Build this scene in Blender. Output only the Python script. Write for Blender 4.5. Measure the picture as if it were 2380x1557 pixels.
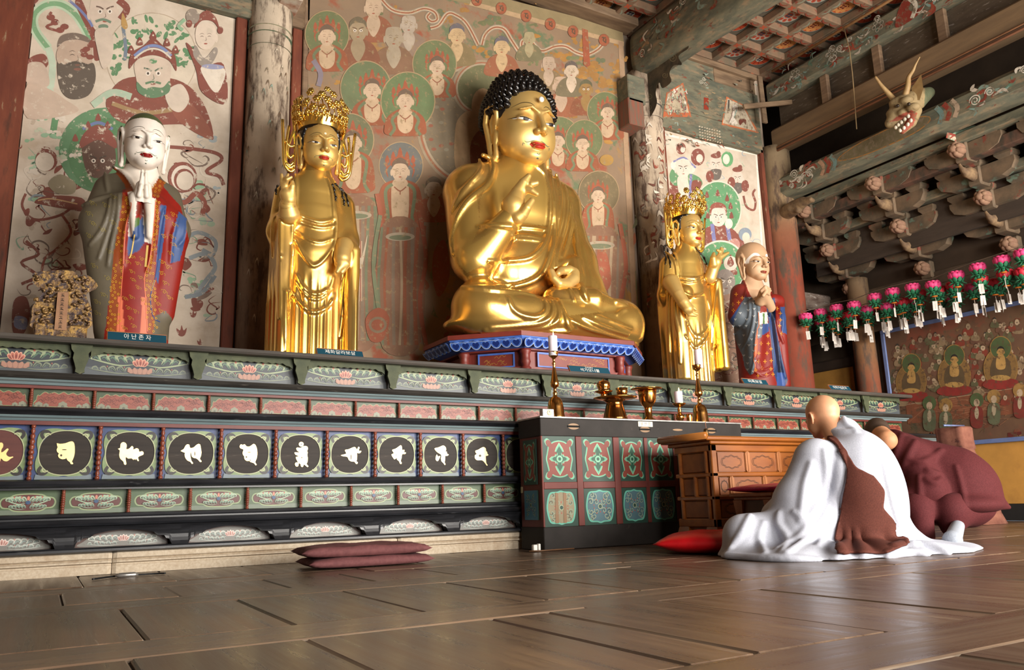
import bpy, bmesh, math, random
import numpy as np
from mathutils import Vector, Matrix
from mathutils.geometry import tessellate_polygon
from mathutils.bvhtree import BVHTree
random.seed(7); np.random.seed(7)
scene = bpy.context.scene
for o_ in list(bpy.data.objects): bpy.data.objects.remove(o_)
COL = scene.collection
PI = math.pi

# ------------------------------------------------------------------ camera
F_PX = 1848.45; CAMH = .32
_y, _p, _r = (math.radians(v) for v in (30.39, 11.91, -1.63))
CW = np.array([math.sin(_y)*math.cos(_p), math.cos(_y)*math.cos(_p), math.sin(_p)])
_rt = np.array([math.cos(_y), -math.sin(_y), 0.]); _up = np.cross(_rt, CW)
CR = math.cos(_r)*_rt + math.sin(_r)*_up; CU = -math.sin(_r)*_rt + math.cos(_r)*_up
CC = np.array([0, 0, CAMH])
cam_d = bpy.data.cameras.new('camera'); cam = bpy.data.objects.new('camera', cam_d); COL.objects.link(cam)
cam_d.sensor_fit = 'HORIZONTAL'; cam_d.sensor_width = 36; cam_d.lens = 36*F_PX/2380
cam_d.clip_start = .02; cam_d.clip_end = 200
cam.matrix_world = Matrix(((CR[0], CU[0], -CW[0], 0), (CR[1], CU[1], -CW[1], 0), (CR[2], CU[2], -CW[2], CAMH), (0, 0, 0, 1)))
scene.camera = cam
def ray(x, y): return CW + CR*(x-1190)/F_PX - CU*(y-778.5)/F_PX
def onZ(x, y, z=0.): d = ray(x, y); return CC + d*(z-CAMH)/d[2]
def onY(x, y, Y): d = ray(x, y); return CC + d*Y/d[1]
def onX(x, y, X): d = ray(x, y); return CC + d*X/d[0]

# ------------------------------------------------------------------ world, light, exposure
w = bpy.data.worlds.new('world'); scene.world = w; w.use_nodes = True
w.node_tree.nodes['Background'].inputs[0].default_value = (.75, .85, 1, 1)
w.node_tree.nodes['Background'].inputs[1].default_value = 1.0
vs = scene.view_settings
scene.display_settings.display_device = 'sRGB'
vs.view_transform = 'Standard'; vs.look = 'None'; vs.gamma = 1; vs.use_curve_mapping = False
vs.exposure = 0.62
YFRONT = -2.6
def area(name, loc, rot, sx, sy, power, col):
    l = bpy.data.lights.new(name, 'AREA'); l.shape = 'RECTANGLE'; l.size = sx; l.size_y = sy; l.energy = power; l.color = col
    o = bpy.data.objects.new(name, l); COL.objects.link(o); o.location = loc; o.rotation_euler = rot
    return o
# daylight falling through the open doors of the front wall (behind the camera)
DOORS = [(1.2, 2.9, 75), (3.6, 5.3, 150), (6.0, 7.9, 250)]
for i, (xa, xb, pw) in enumerate(DOORS):
    area('door_daylight', ((xa+xb)/2, YFRONT-.12, 1.5), (math.radians(90), 0, 0), xb-xa, 2.7, pw*2.1, (1, .935, .85))

# ------------------------------------------------------------------ helpers
def lin(c):
    if isinstance(c, str): c = tuple(int(c[i:i+2], 16) for i in (0, 2, 4))
    return tuple(((v/255)/12.92 if v/255 <= .04045 else ((v/255+.055)/1.055)**2.4) for v in c)
def tag(o, label=None, cat=None, group=None, kind=None):
    if label: o['label'] = label
    if cat: o['category'] = cat
    if group: o['group'] = group
    if kind: o['kind'] = kind
    return o
def thing(name, label, cat, loc=(0, 0, 0), group=None, rz=0):
    o = bpy.data.objects.new(name, None); COL.objects.link(o); o.location = loc; o.rotation_euler = (0, 0, rz)
    o.empty_display_size = .1
    return tag(o, label, cat, group)
def new_obj(name, me, parent=None):
    o = bpy.data.objects.new(name, me); COL.objects.link(o)
    if parent is not None:
        o.parent = parent
        o.matrix_parent_inverse = pinv(parent)
    return o
def wmat(o):
    m = o.matrix_basis.copy()
    if o.parent is not None: m = wmat(o.parent) @ o.matrix_parent_inverse @ m
    return m
def pinv(o): return wmat(o).inverted()
def copy_tree(o, parent=None):
    c = o.copy(); COL.objects.link(c)
    if parent is not None: c.parent = parent
    for ch in [x for x in bpy.data.objects if x.parent == o]: copy_tree(ch, c)
    return c
def crv(pts, n=6, closed=False):
    P = [np.array(p, float) for p in pts]; m = len(P); out = []
    if m < 3: return P
    R = range(m) if closed else range(m-1)
    for i in R:
        a, b, c, d = (P[(i-1) % m], P[i], P[(i+1) % m], P[(i+2) % m]) if closed else (P[max(i-1, 0)], P[i], P[i+1], P[min(i+2, m-1)])
        for k in range(n):
            t = k/n
            out.append(.5*((2*b)+(c-a)*t+(2*a-5*b+4*c-d)*t*t+(3*b-a-3*c+d)*t**3))
    if not closed: out.append(P[-1])
    return out

class MB:
    """collects shapes and links them as one mesh"""
    def __init__(s): s.v = []; s.f = []; s.c = []; s.fs = []
    def add(s, vs, fs, col=None, smooth=False):
        n = len(s.v); s.v += [tuple(map(float, v)) for v in vs]; s.f += [tuple(i+n for i in f) for f in fs]
        s.c += [col or (1, 1, 1)]*len(vs); s.fs += [smooth]*len(fs); return s
    def box(s, x0, x1, y0, y1, z0, z1, col=None, bev=0., M=None):
        b = min(bev, (x1-x0)*.45, (y1-y0)*.45, (z1-z0)*.45)
        if b <= 0:
            V = [(x, y, z) for x in (x0, x1) for y in (y0, y1) for z in (z0, z1)]
            Fc = [(0, 1, 3, 2), (4, 6, 7, 5), (0, 4, 5, 1), (2, 3, 7, 6), (0, 2, 6, 4), (1, 5, 7, 3)]
        else:
            V = []; idx = {}
            for ax in range(3):
                for sx in (0, 1):
                    for sy in (0, 1):
                        for sz in (0, 1):
                            q = [(x0, x1)[sx], (y0, y1)[sy], (z0, z1)[sz]]
                            for a2 in range(3):
                                if a2 != ax: q[a2] += b*(1-2*(sx, sy, sz)[a2])
                            idx[ax, sx, sy, sz] = len(V); V.append(tuple(q))
            Fc = []
            for sd in (0, 1):
                q = lambda ax, *k: idx[(ax,)+k]
                A = [q(0, sd, 0, 0), q(0, sd, 1, 0), q(0, sd, 1, 1), q(0, sd, 0, 1)]; Fc.append(A if sd else A[::-1])
                A = [q(1, 0, sd, 0), q(1, 0, sd, 1), q(1, 1, sd, 1), q(1, 1, sd, 0)]; Fc.append(A if sd else A[::-1])
                A = [q(2, 0, 0, sd), q(2, 1, 0, sd), q(2, 1, 1, sd), q(2, 0, 1, sd)]; Fc.append(A if sd else A[::-1])
            for a_ in (0, 1):
                for b_ in (0, 1):
                    sg = (a_ == b_)
                    A = [idx[0, a_, b_, 0], idx[0, a_, b_, 1], idx[1, a_, b_, 1], idx[1, a_, b_, 0]]; Fc.append(A[::-1] if sg else A)
                    A = [idx[0, a_, 0, b_], idx[0, a_, 1, b_], idx[2, a_, 1, b_], idx[2, a_, 0, b_]]; Fc.append(A if sg else A[::-1])
                    A = [idx[1, 0, a_, b_], idx[1, 1, a_, b_], idx[2, 1, a_, b_], idx[2, 0, a_, b_]]; Fc.append(A[::-1] if sg else A)
            for a_ in (0, 1):
                for b_ in (0, 1):
                    for c_ in (0, 1):
                        A = [idx[0, a_, b_, c_], idx[1, a_, b_, c_], idx[2, a_, b_, c_]]
                        Fc.append(A if (a_+b_+c_) % 2 else A[::-1])
        if M is not None: V = [tuple(M @ Vector(v)) for v in V]
        return s.add(V, Fc, col)
    def loft(s, rings, col=None, smooth=True, closed=True, cap0=True, cap1=True):
        n = len(rings[0]); V = [p for r in rings for p in r]; Fc = []
        for i in range(len(rings)-1):
            for j in range(n if closed else n-1):
                k = (j+1) % n; Fc.append((i*n+j, i*n+k, (i+1)*n+k, (i+1)*n+j))
        if cap0: Fc.append(tuple(range(n))[::-1])
        if cap1: Fc.append(tuple((len(rings)-1)*n+j for j in range(n)))
        return s.add(V, Fc, col, smooth)
    def lathe(s, prof, o=(0, 0, 0), n=24, col=None, smooth=True, axis='z'):
        R = []
        for r, z in prof:
            ring = []
            for k in range(n):
                a = 2*PI*k/n; x, y = r*math.cos(a), r*math.sin(a)
                p = (x, y, z) if axis == 'z' else ((z, x, y) if axis == 'x' else (y, z, x))
                ring.append((o[0]+p[0], o[1]+p[1], o[2]+p[2]))
            R.append(ring)
        return s.loft(R, col, smooth)
    def tube(s, path, rad, n=8, col=None, smooth=True, cap=True, flat=1.0):
        P = [np.array(p, float) for p in path]; R = []
        rr = rad if hasattr(rad, '__len__') else [rad]*len(P)
        up = np.array([0, 0, 1.])
        for i, p in enumerate(P):
            t = P[min(i+1, len(P)-1)]-P[max(i-1, 0)]; t = t/(np.linalg.norm(t)+1e-9)
            if abs(t@up) > .95: up = np.array([1., .1, 0])
            a = np.cross(t, up); a /= np.linalg.norm(a); b = np.cross(a, t); up = b
            R.append([tuple(p+rr[i]*(math.cos(2*PI*k/n)*a+flat*math.sin(2*PI*k/n)*b)) for k in range(n)])
        return s.loft(R, col, smooth, True, cap, cap)
    def ell(s, c, r, nu=12, nv=8, col=None, M=None):
        R = []
        for i in range(nv+1):
            t = PI*i/nv; q = max(math.sin(t), 1e-3)
            R.append([(c[0]+r[0]*q*math.cos(2*PI*k/nu), c[1]+r[1]*q*math.sin(2*PI*k/nu), c[2]-r[2]*math.cos(t)) for k in range(nu)])
        if M is not None: R = [[tuple(M @ Vector(p)) for p in r_] for r_ in R]
        return s.loft(R, col, True, True, True, True)
    def prism(s, poly, fn, d0, d1, col=None):
        """extrude a 2-D polygon; fn(u,v,d) gives the 3-D point"""
        n = len(poly); V = [fn(u, v, d0) for u, v in poly]+[fn(u, v, d1) for u, v in poly]
        T = tessellate_polygon([[Vector((u, v, 0)) for u, v in poly]])
        Fc = [tuple(t) for t in T]+[tuple(i+n for i in t)[::-1] for t in T]
        Fc += [(i, (i+1) % n, (i+1) % n+n, i+n) for i in range(n)]
        return s.add(V, Fc, col)
    def build(s, name, mat, parent=None, colattr=False):
        me = bpy.data.meshes.new(name); me.from_pydata(s.v, [], s.f)
        me.polygons.foreach_set('use_smooth', s.fs)
        if colattr:
            a = me.color_attributes.new('Col', 'FLOAT_COLOR', 'POINT')
            a.data.foreach_set('color', np.array([(*c, 1) for c in s.c], np.float32).ravel())
        if mat is not None: me.materials.append(mat)
        me.update()
        return new_obj(name, me, parent)
def fixn(o):
    b = bmesh.new(); b.from_mesh(o.data); bmesh.ops.recalc_face_normals(b, faces=b.faces); b.to_mesh(o.data); b.free(); return o

# ------------------------------------------------------------------ materials
MATS = {}
def _nt(name):
    m = bpy.data.materials.new(name); m.use_nodes = True; nt = m.node_tree
    return m, nt, nt.nodes['Principled BSDF']
def nd(nt, t, **k):
    n = nt.nodes.new(t)
    for a, b in k.items(): setattr(n, a, b)
    return n
def noise(nt, sc, det=4, rough=.55, stretch=None, coord='Object'):
    tc = nd(nt, 'ShaderNodeTexCoord'); mp = nd(nt, 'ShaderNodeMapping'); nz = nd(nt, 'ShaderNodeTexNoise')
    if stretch: mp.inputs['Scale'].default_value = stretch
    nt.links.new(tc.outputs[coord], mp.inputs[0]); nt.links.new(mp.outputs[0], nz.inputs[0])
    nz.inputs['Scale'].default_value = sc; nz.inputs['Detail'].default_value = det; nz.inputs['Roughness'].default_value = rough
    return nz.outputs[0]
def ramp(nt, src, a, b, ca=(0, 0, 0), cb=(1, 1, 1)):
    r = nd(nt, 'ShaderNodeValToRGB'); r.color_ramp.elements[0].position = a; r.color_ramp.elements[1].position = b
    r.color_ramp.elements[0].color = (*ca, 1); r.color_ramp.elements[1].color = (*cb, 1)
    nt.links.new(src, r.inputs[0]); return r.outputs[0]
def mix(nt, fac, a, b, mode='MIX'):
    m = nd(nt, 'ShaderNodeMix', data_type='RGBA', blend_type=mode)
    for i, q in ((0, fac), (6, a), (7, b)):
        if hasattr(q, 'is_output'): nt.links.new(q, m.inputs[i])
        elif i == 0: m.inputs[0].default_value = q
        else: m.inputs[i].default_value = (*q, 1)
    return m.outputs[2]
def bump(nt, bs, src, st, dist=.01):
    b = nd(nt, 'ShaderNodeBump'); b.inputs['Strength'].default_value = st; b.inputs['Distance'].default_value = dist
    nt.links.new(src, b.inputs['Height']); nt.links.new(b.outputs[0], bs.inputs['Normal'])
def M(name, col, rough=.6, metal=0., var=.18, sc=8., det=4, bmp=0., stretch=None, col2=None, lo=.35, hi=.65, coat=0., spec=.5, spots=None, rnd=0.):
    if name in MATS: return MATS[name]
    m, nt, bs = _nt(name); c = lin(col)
    nz = noise(nt, sc, det, .6, stretch)
    c2 = lin(col2) if col2 else tuple(min(1, v*(1+var)) for v in c)
    c1 = c if col2 else tuple(v*(1-var) for v in c)
    out = ramp(nt, nz, lo, hi, c1, c2)
    if spots:
        for (scol, ssc, a, b) in spots:
            f = ramp(nt, noise(nt, ssc, 5, .65, stretch), a, b)
            out = mix(nt, f, out, lin(scol))
    if rnd:
        oi = nd(nt, 'ShaderNodeObjectInfo'); mr = nd(nt, 'ShaderNodeMapRange')
        mr.inputs['To Min'].default_value = 1-rnd; mr.inputs['To Max'].default_value = 1+rnd
        nt.links.new(oi.outputs['Random'], mr.inputs[0])
        hs = nd(nt, 'ShaderNodeHueSaturation'); nt.links.new(mr.outputs[0], hs.inputs['Value']); nt.links.new(out, hs.inputs['Color']); out = hs.outputs[0]
    nt.links.new(out, bs.inputs['Base Color'])
    bs.inputs['Roughness'].default_value = rough; bs.inputs['Metallic'].default_value = metal
    bs.inputs['Specular IOR Level'].default_value = spec
    if coat: bs.inputs['Coat Weight'].default_value = coat; bs.inputs['Coat Roughness'].default_value = .15
    if bmp: bump(nt, bs, nz, bmp)
    MATS[name] = m; return m
def MP(name, wear=None, sc=14., a=.52, b=.62, rough=.75, var=.15, bmp=.05, spec=.3, stretch=None, metal=0., fade=0.):
    """paint: colour from the mesh attribute, worn through by noise"""
    if name in MATS: return MATS[name]
    m, nt, bs = _nt(name)
    at = nd(nt, 'ShaderNodeAttribute', attribute_name='Col'); out = at.outputs['Color']
    n2 = noise(nt, sc*.35, 5, .6)
    out = mix(nt, 1., out, ramp(nt, n2, .3, .7, (1-var,)*3, (1+var,)*3), 'MULTIPLY')
    n1 = noise(nt, sc, 6, .7, stretch)
    if fade: out = mix(nt, fade, out, lin(wear))
    if wear: out = mix(nt, ramp(nt, n1, a, b), out, lin(wear))
    nt.links.new(out, bs.inputs['Base Color'])
    bs.inputs['Roughness'].default_value = rough; bs.inputs['Specular IOR Level'].default_value = spec; bs.inputs['Metallic'].default_value = metal
    if bmp: bump(nt, bs, n1, bmp)
    MATS[name] = m; return m

# ------------------------------------------------------------------ vector paint
class Paint:
    """flat shapes laid on a surface; fn(u,v,h) gives the 3-D point h metres proud"""
    def __init__(s, fn, step=.0003, h0=.0004, sub=None): s.fn = fn; s.S = []; s.step = step; s.h0 = h0; s.sub = sub
    def poly(s, pts, col):
        if len(pts) >= 3: s.S.append((np.array(pts, float)[:, :2], lin(col) if not isinstance(col[0], float) else col))
        return s
    def blob(s, pts, col, n=5): return s.poly(crv(pts, n, True), col)
    def ell(s, cx, cy, rx, ry=None, col='ffffff', n=20, rot=0, a0=0, a1=2*PI):
        ry = ry or rx; c, q = math.cos(rot), math.sin(rot)
        P = []
        for k in range(n + (0 if a1-a0 >= 6.28 else 1)):
            t = a0+(a1-a0)*k/n; x, y = rx*math.cos(t), ry*math.sin(t); P.append((cx+x*c-y*q, cy+x*q+y*c))
        return s.poly(P, col)
    def st(s, pts, wd, col, n=5, taper=False, closed=False):
        P = crv([p[:2] for p in pts], n, closed) if len(pts) > 2 else [np.array(p, float) for p in pts]
        if closed: P = P+[P[0]]
        m = len(P); L = []; R = []
        for i, p in enumerate(P):
            if closed and i in (0, m-1): t = P[1]-P[m-2]
            else: t = P[min(i+1, m-1)]-P[max(i-1, 0)]
            t = t/(np.linalg.norm(t)+1e-9); nrm = np.array([-t[1], t[0]])
            h = wd/2*(1 if not taper else max(.12, math.sin(PI*min(1, (i+.5)/m*1.0))))
            L.append(p+nrm*h); R.append(p-nrm*h)
        cl = lin(col)
        s.S.append((L, R, cl)); return s
    def ring(s, cx, cy, rx, ry, wd, col, n=28):
        return s.st([(cx+rx*math.cos(2*PI*k/n), cy+ry*math.sin(2*PI*k/n)) for k in range(n)], wd, col, 1, closed=True)
    def spiral(s, cx, cy, r, turns, wd, col, d=1, a0=0, n=10):
        N = max(6, int(turns*n))
        return s.st([(cx+r*(1-.85*k/N)*math.cos(a0+d*2*PI*turns*k/N), cy+r*(1-.85*k/N)*math.sin(a0+d*2*PI*turns*k/N)) for k in range(N+1)], wd, col, 2)
    def build(s, name, mat, parent=None):
        V = []; Fc = []; Cc = []; boxes = []; lay = []
        for sh in s.S:
            P = np.array(sh[0] if len(sh) == 2 else list(sh[0])+list(sh[1]))
            lo, hi = P.min(0), P.max(0)
            if boxes:
                B = np.array(boxes); ov = (B[:, 0] < hi[0]) & (B[:, 2] > lo[0]) & (B[:, 1] < hi[1]) & (B[:, 3] > lo[1])
                l = 1+int(np.array(lay)[ov].max()) if ov.any() else 0
            else: l = 0
            boxes.append((lo[0], lo[1], hi[0], hi[1])); lay.append(l); h = s.h0+l*s.step
            n0 = len(V)
            if len(sh) == 2:
                T = [tuple(t) for t in tessellate_polygon([[Vector((u, v, 0)) for u, v in P]])]; P = [tuple(q) for q in P]
                if s.sub:
                    mid = {}
                    def md(a, b):
                        k = (min(a, b), max(a, b))
                        if k not in mid: mid[k] = len(P); P.append(((P[a][0]+P[b][0])/2, (P[a][1]+P[b][1])/2))
                        return mid[k]
                    for _ in range(3):
                        nt_ = []
                        for a, b, c in T:
                            if max(math.dist(P[a], P[b]), math.dist(P[b], P[c]), math.dist(P[c], P[a])) > s.sub:
                                x, y, z = md(a, b), md(b, c), md(c, a); nt_ += [(a, x, z), (x, b, y), (z, y, c), (x, y, z)]
                            else: nt_.append((a, b, c))
                        T = nt_
                V += [s.fn(u, v, h) for u, v in P]
                Fc += [tuple(i+n0 for i in t) for t in T]; Cc += [sh[1]]*len(P)
            else:
                m = len(sh[0]); V += [s.fn(u, v, h) for u, v in P]
                Fc += [(n0+i, n0+i+1, n0+m+i+1, n0+m+i) for i in range(m-1)]; Cc += [sh[2]]*len(P)
        me = bpy.data.meshes.new(name); me.from_pydata([tuple(map(float, v)) for v in V], [], Fc)
        a = me.color_attributes.new('Col', 'FLOAT_COLOR', 'POINT')
        a.data.foreach_set('color', np.array([(*c, 1) for c in Cc], np.float32).ravel())
        me.materials.append(mat); me.update()
        return new_obj(name, me, parent)
def text_paint(body, size, fn, name, mat, parent, h=.001, w=1.0, shear=0., align='CENTER'):
    cu = bpy.data.curves.new(name, 'FONT'); cu.body = body; cu.size = size; cu.align_x = align; cu.align_y = 'CENTER'; cu.shear = shear; cu.resolution_u = 3
    o = bpy.data.objects.new(name, cu); COL.objects.link(o); src = o.to_mesh(); me = src.copy(); o.to_mesh_clear(); bpy.data.objects.remove(o); me.name = name
    for v in me.vertices: v.co = Vector(fn(v.co.x*w, v.co.y, h))
    me.materials.clear(); me.materials.append(mat)
    return new_obj(name, me, parent)

# ------------------------------------------------------------------ implicit modelling (smooth solids -> mesh)
def _q(P, c): return P-np.array(c, np.float32)
def s_ell(P, c, r, R=None):
    q = _q(P, c)
    if R is not None: q = q @ np.array(R, np.float32)
    r = np.array(r, np.float32); a = q/r; k0 = np.sqrt((a*a).sum(-1)); b = a/r; k1 = np.sqrt((b*b).sum(-1))
    return k0*(k0-1)/np.maximum(k1, 1e-6)
def s_cap(P, a, b, ra, rb=None, sq=None):
    rb = ra if rb is None else rb; a = np.array(a, np.float32); b = np.array(b, np.float32)
    q = P-a; d = b-a
    if sq is not None: q = q/np.array(sq, np.float32); d = d/np.array(sq, np.float32)
    t = np.clip((q@d)/max(float(d@d), 1e-9), 0, 1)
    e = q-t[..., None]*d
    return np.sqrt((e*e).sum(-1))-(ra+(rb-ra)*t)
def s_path(P, pts, rads, k=0.):
    d = None
    for i in range(len(pts)-1):
        e = s_cap(P, pts[i], pts[i+1], rads[i], rads[i+1]); d = e if d is None else (smin(d, e, k) if k else np.minimum(d, e))
    return d
def s_box(P, c, hw, r=0., R=None):
    q = _q(P, c)
    if R is not None: q = q @ np.array(R, np.float32)
    q = np.abs(q)-(np.array(hw, np.float32)-r); o = np.maximum(q, 0)
    return np.sqrt((o*o).sum(-1))+np.minimum(q.max(-1), 0)-r
def smin(a, b, k):
    h = np.clip(.5+.5*(b-a)/k, 0, 1); return b+(a-b)*h-k*h*(1-h)
def smax(a, b, k): return -smin(-a, -b, k)
def sdf_mesh(f, lo, hi, h, pad=.04):
    B = 8; lo = np.array(lo, float)-2*h; n = [int(math.ceil((hi[i]+2*h-lo[i])/h/B))*B for i in range(3)]
    nb = [q//B for q in n]
    ax = [(lo[i]+h*(np.arange(nb[i])*B+(B-1)/2)).astype(np.float32) for i in range(3)]
    G = np.stack(np.meshgrid(*ax, indexing='ij'), -1).reshape(-1, 3)
    dc = f(G); keep = np.where(np.abs(dc) < B*h*.95+pad)[0]
    D = np.repeat(dc[:, None], B**3, 1).astype(np.float32)
    o = (np.arange(B)-(B-1)/2)*h; off = np.stack(np.meshgrid(o, o, o, indexing='ij'), -1).reshape(1, -1, 3).astype(np.float32)
    for s0 in range(0, len(keep), 800):
        kk = keep[s0:s0+800]; D[kk] = f((G[kk][:, None, :]+off).reshape(-1, 3)).reshape(len(kk), -1)
    D = D.reshape(nb[0], nb[1], nb[2], B, B, B).transpose(0, 3, 1, 4, 2, 5).reshape(n)
    S = D < 0
    cs = sum(S[i:n[0]-1+i, j:n[1]-1+j, k:n[2]-1+k].astype(np.int8) for i in (0, 1) for j in (0, 1) for k in (0, 1))
    act = np.argwhere((cs > 0) & (cs < 8)); I = np.full([q-1 for q in n], -1, np.int32); I[tuple(act.T)] = np.arange(len(act))
    acc = np.zeros((len(act), 3)); cnt = np.zeros(len(act))
    cor = [(i, j, k) for i in (0, 1) for j in (0, 1) for k in (0, 1)]
    for a in cor:
        for ax_ in range(3):
            if a[ax_]: continue
            b = list(a); b[ax_] = 1
            da = D[act[:, 0]+a[0], act[:, 1]+a[1], act[:, 2]+a[2]]; db = D[act[:, 0]+b[0], act[:, 1]+b[1], act[:, 2]+b[2]]
            m = (da < 0) != (db < 0); t = da/np.where(m, da-db, 1)
            p = np.array(a, float)+np.zeros((len(act), 3)); p[:, ax_] = t
            acc[m] += p[m]; cnt[m] += 1
    V = lo+h*(act+acc/cnt[:, None]); Q = []
    for ax_ in range(3):
        sl0 = [slice(1, q-1) for q in n]; sl1 = list(sl0); sl0[ax_] = slice(0, n[ax_]-1); sl1[ax_] = slice(1, n[ax_])
        A, Bq = S[tuple(sl0)], S[tuple(sl1)]; e = np.argwhere(A != Bq); ins = A[tuple(e.T)]
        base = e+np.array([0 if i == ax_ else 1 for i in range(3)])
        u, v = (ax_+1) % 3, (ax_+2) % 3
        def cell(du, dv):
            c = base.copy(); c[:, u] -= du; c[:, v] -= dv; return I[tuple(c.T)]
        q = np.stack([cell(1, 1), cell(0, 1), cell(0, 0), cell(1, 0)], 1)
        q[~ins] = q[~ins][:, ::-1]; Q.append(q)
    Q = np.concatenate(Q); Q = Q[(Q >= 0).all(1)]
    return V, Q
def np_mesh(name, V, Q, mat, parent=None, col=None, smooth=True):
    me = bpy.data.meshes.new(name); k = Q.shape[1]
    me.vertices.add(len(V)); me.vertices.foreach_set('co', np.asarray(V, np.float32).ravel())
    me.loops.add(Q.size); me.loops.foreach_set('vertex_index', Q.astype(np.int32).ravel())
    me.polygons.add(len(Q)); me.polygons.foreach_set('loop_start', np.arange(0, Q.size, k, dtype=np.int32))
    me.polygons.foreach_set('loop_total', np.full(len(Q), k, np.int32)) if False else None
    me.polygons.foreach_set('use_smooth', np.full(len(Q), smooth))
    me.update(calc_edges=True); me.validate()
    if col is not None:
        a = me.color_attributes.new('Col', 'FLOAT_COLOR', 'POINT')
        a.data.foreach_set('color', np.concatenate([col, np.ones((len(V), 1))], 1).astype(np.float32).ravel())
    if mat is not None: me.materials.append(mat)
    return new_obj(name, me, parent)
def sdf_obj(name, f, lo, hi, h, mat, parent=None, colf=None, pad=.04):
    V, Q = sdf_mesh(f, lo, hi, h, pad)
    return np_mesh(name, V, Q, mat, parent, colf(V) if colf else None)
# ================================================================== STRUCTURE
YA, YW, XS = 5.06, 6.5, 8.6
def plank_mat(name, col, col2, stretch):
    m, nt, bs = _nt(name)
    n1 = noise(nt, 3.0, 6, .65, stretch); n2 = noise(nt, 1.3, 4, .6)
    out = ramp(nt, n1, .3, .7, lin(col), lin(col2))
    out = mix(nt, 1., out, ramp(nt, n2, .3, .7, (.72, .72, .74), (1.25, 1.2, 1.12)), 'MULTIPLY')
    oi = nd(nt, 'ShaderNodeObjectInfo'); mr = nd(nt, 'ShaderNodeMapRange'); mr.inputs['To Min'].default_value = .78; mr.inputs['To Max'].default_value = 1.2
    nt.links.new(oi.outputs['Random'], mr.inputs[0]); hs = nd(nt, 'ShaderNodeHueSaturation'); nt.links.new(mr.outputs[0], hs.inputs['Value']); nt.links.new(out, hs.inputs['Color']); out = hs.outputs[0]
    # pale worn scars along the grain
    n3 = noise(nt, 5.5, 8, .75, tuple(v*.6 for v in stretch)); out = mix(nt, ramp(nt, n3, .66, .72), out, lin('b3a493'))
    # worn long edges (object-space extent of each board)
    tc = nd(nt, 'ShaderNodeTexCoord'); sp = nd(nt, 'ShaderNodeSeparateXYZ'); nt.links.new(tc.outputs['Generated'], sp.inputs[0])
    ax = 'Y' if stretch[0] < stretch[1] else 'X'
    a = nd(nt, 'ShaderNodeMath', operation='SUBTRACT'); nt.links.new(sp.outputs[ax], a.inputs[0]); a.inputs[1].default_value = .5
    b = nd(nt, 'ShaderNodeMath', operation='ABSOLUTE'); nt.links.new(a.outputs[0], b.inputs[0])
    c = nd(nt, 'ShaderNodeMath', operation='MULTIPLY_ADD'); nt.links.new(n1, c.inputs[0]); c.inputs[1].default_value = .09; nt.links.new(b.outputs[0], c.inputs[2])
    out = mix(nt, ramp(nt, c.outputs[0], .532, .552), out, lin('a99a88'))
    nt.links.new(out, bs.inputs['Base Color'])
    rr = ramp(nt, n1, .25, .75, (.2,)*3, (.42,)*3); nt.links.new(rr, bs.inputs['Roughness'])
    bs.inputs['Specular IOR Level'].default_value = .55
    bump(nt, bs, n1, .22, .006); return m
PLX = plank_mat('floor_beam_wood', '5a473a', '7d6a58', (.25, 6, 6)); PLY = plank_mat('floor_board_wood', '4e3d32', '74604f', (6, .25, 6))
sub = M('subfloor', '2a211b', .8)
floor = tag(MB().box(-3, XS, YFRONT, 7.6, -.06, -.012).build('floor', sub), kind='structure')
def plank(x0, x1, y0, y1, mat):
    r = random.random
    b = MB().box(-(x1-x0)/2+.003, (x1-x0)/2-.003, -(y1-y0)/2+.003, (y1-y0)/2-.003, -.02, 0, bev=.006)
    o = b.build('floor_plank', mat, None); o.parent = floor
    o.location = ((x0+x1)/2, (y0+y1)/2, -.0035*r()); o.rotation_euler = ((r()-.5)*.004, (r()-.5)*.004, 0)
BY = [(.0, .28), (1.02, 1.27), (2.10, 2.37), (3.19, 3.46), (4.0, 4.26)]
for i, (ya, yb) in enumerate(BY):
    x = -3+random.random()*2
    while x < XS:
        L = 2.6+1.6*random.random(); plank(x, min(x+L, XS), ya, yb, PLX); x += L
rows = [(.28, 1.02, [1.6, 2.05, 2.33]), (1.27, 2.1, [.2, .6, 1.13, 1.32, 1.75, 2.2]), (2.37, 3.19, [-.1, .265, .65, 1.05, 1.5, 1.9, 2.4, 2.9]), (3.46, 4.0, [-.4, .1, .5, .93, 1.3, 1.7]), (4.26, 5.3, [-.4, .2, .6, 1.05, 1.5, 1.9, 2.4])]
for ya, yb, xs in rows:
    xs = list(xs)
    while xs[-1] < XS-.3: xs.append(min(XS, xs[-1]+.38+.2*random.random()))
    while xs[0] > -1.6: xs.insert(0, xs[0]-.42)
    for a, b in zip(xs[:-1], xs[1:]): plank(a, b, ya, yb, PLY)
for ya, yb in ((-2.6, 0.), ):
    MBf = MB().box(-3, XS, ya, yb, -.02, -.001).build('floor_plank', PLX, floor)
MB().box(7.75, XS, 5.3, 7.6, -.02, -.001).build('floor_plank', PLX, floor)

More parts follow.
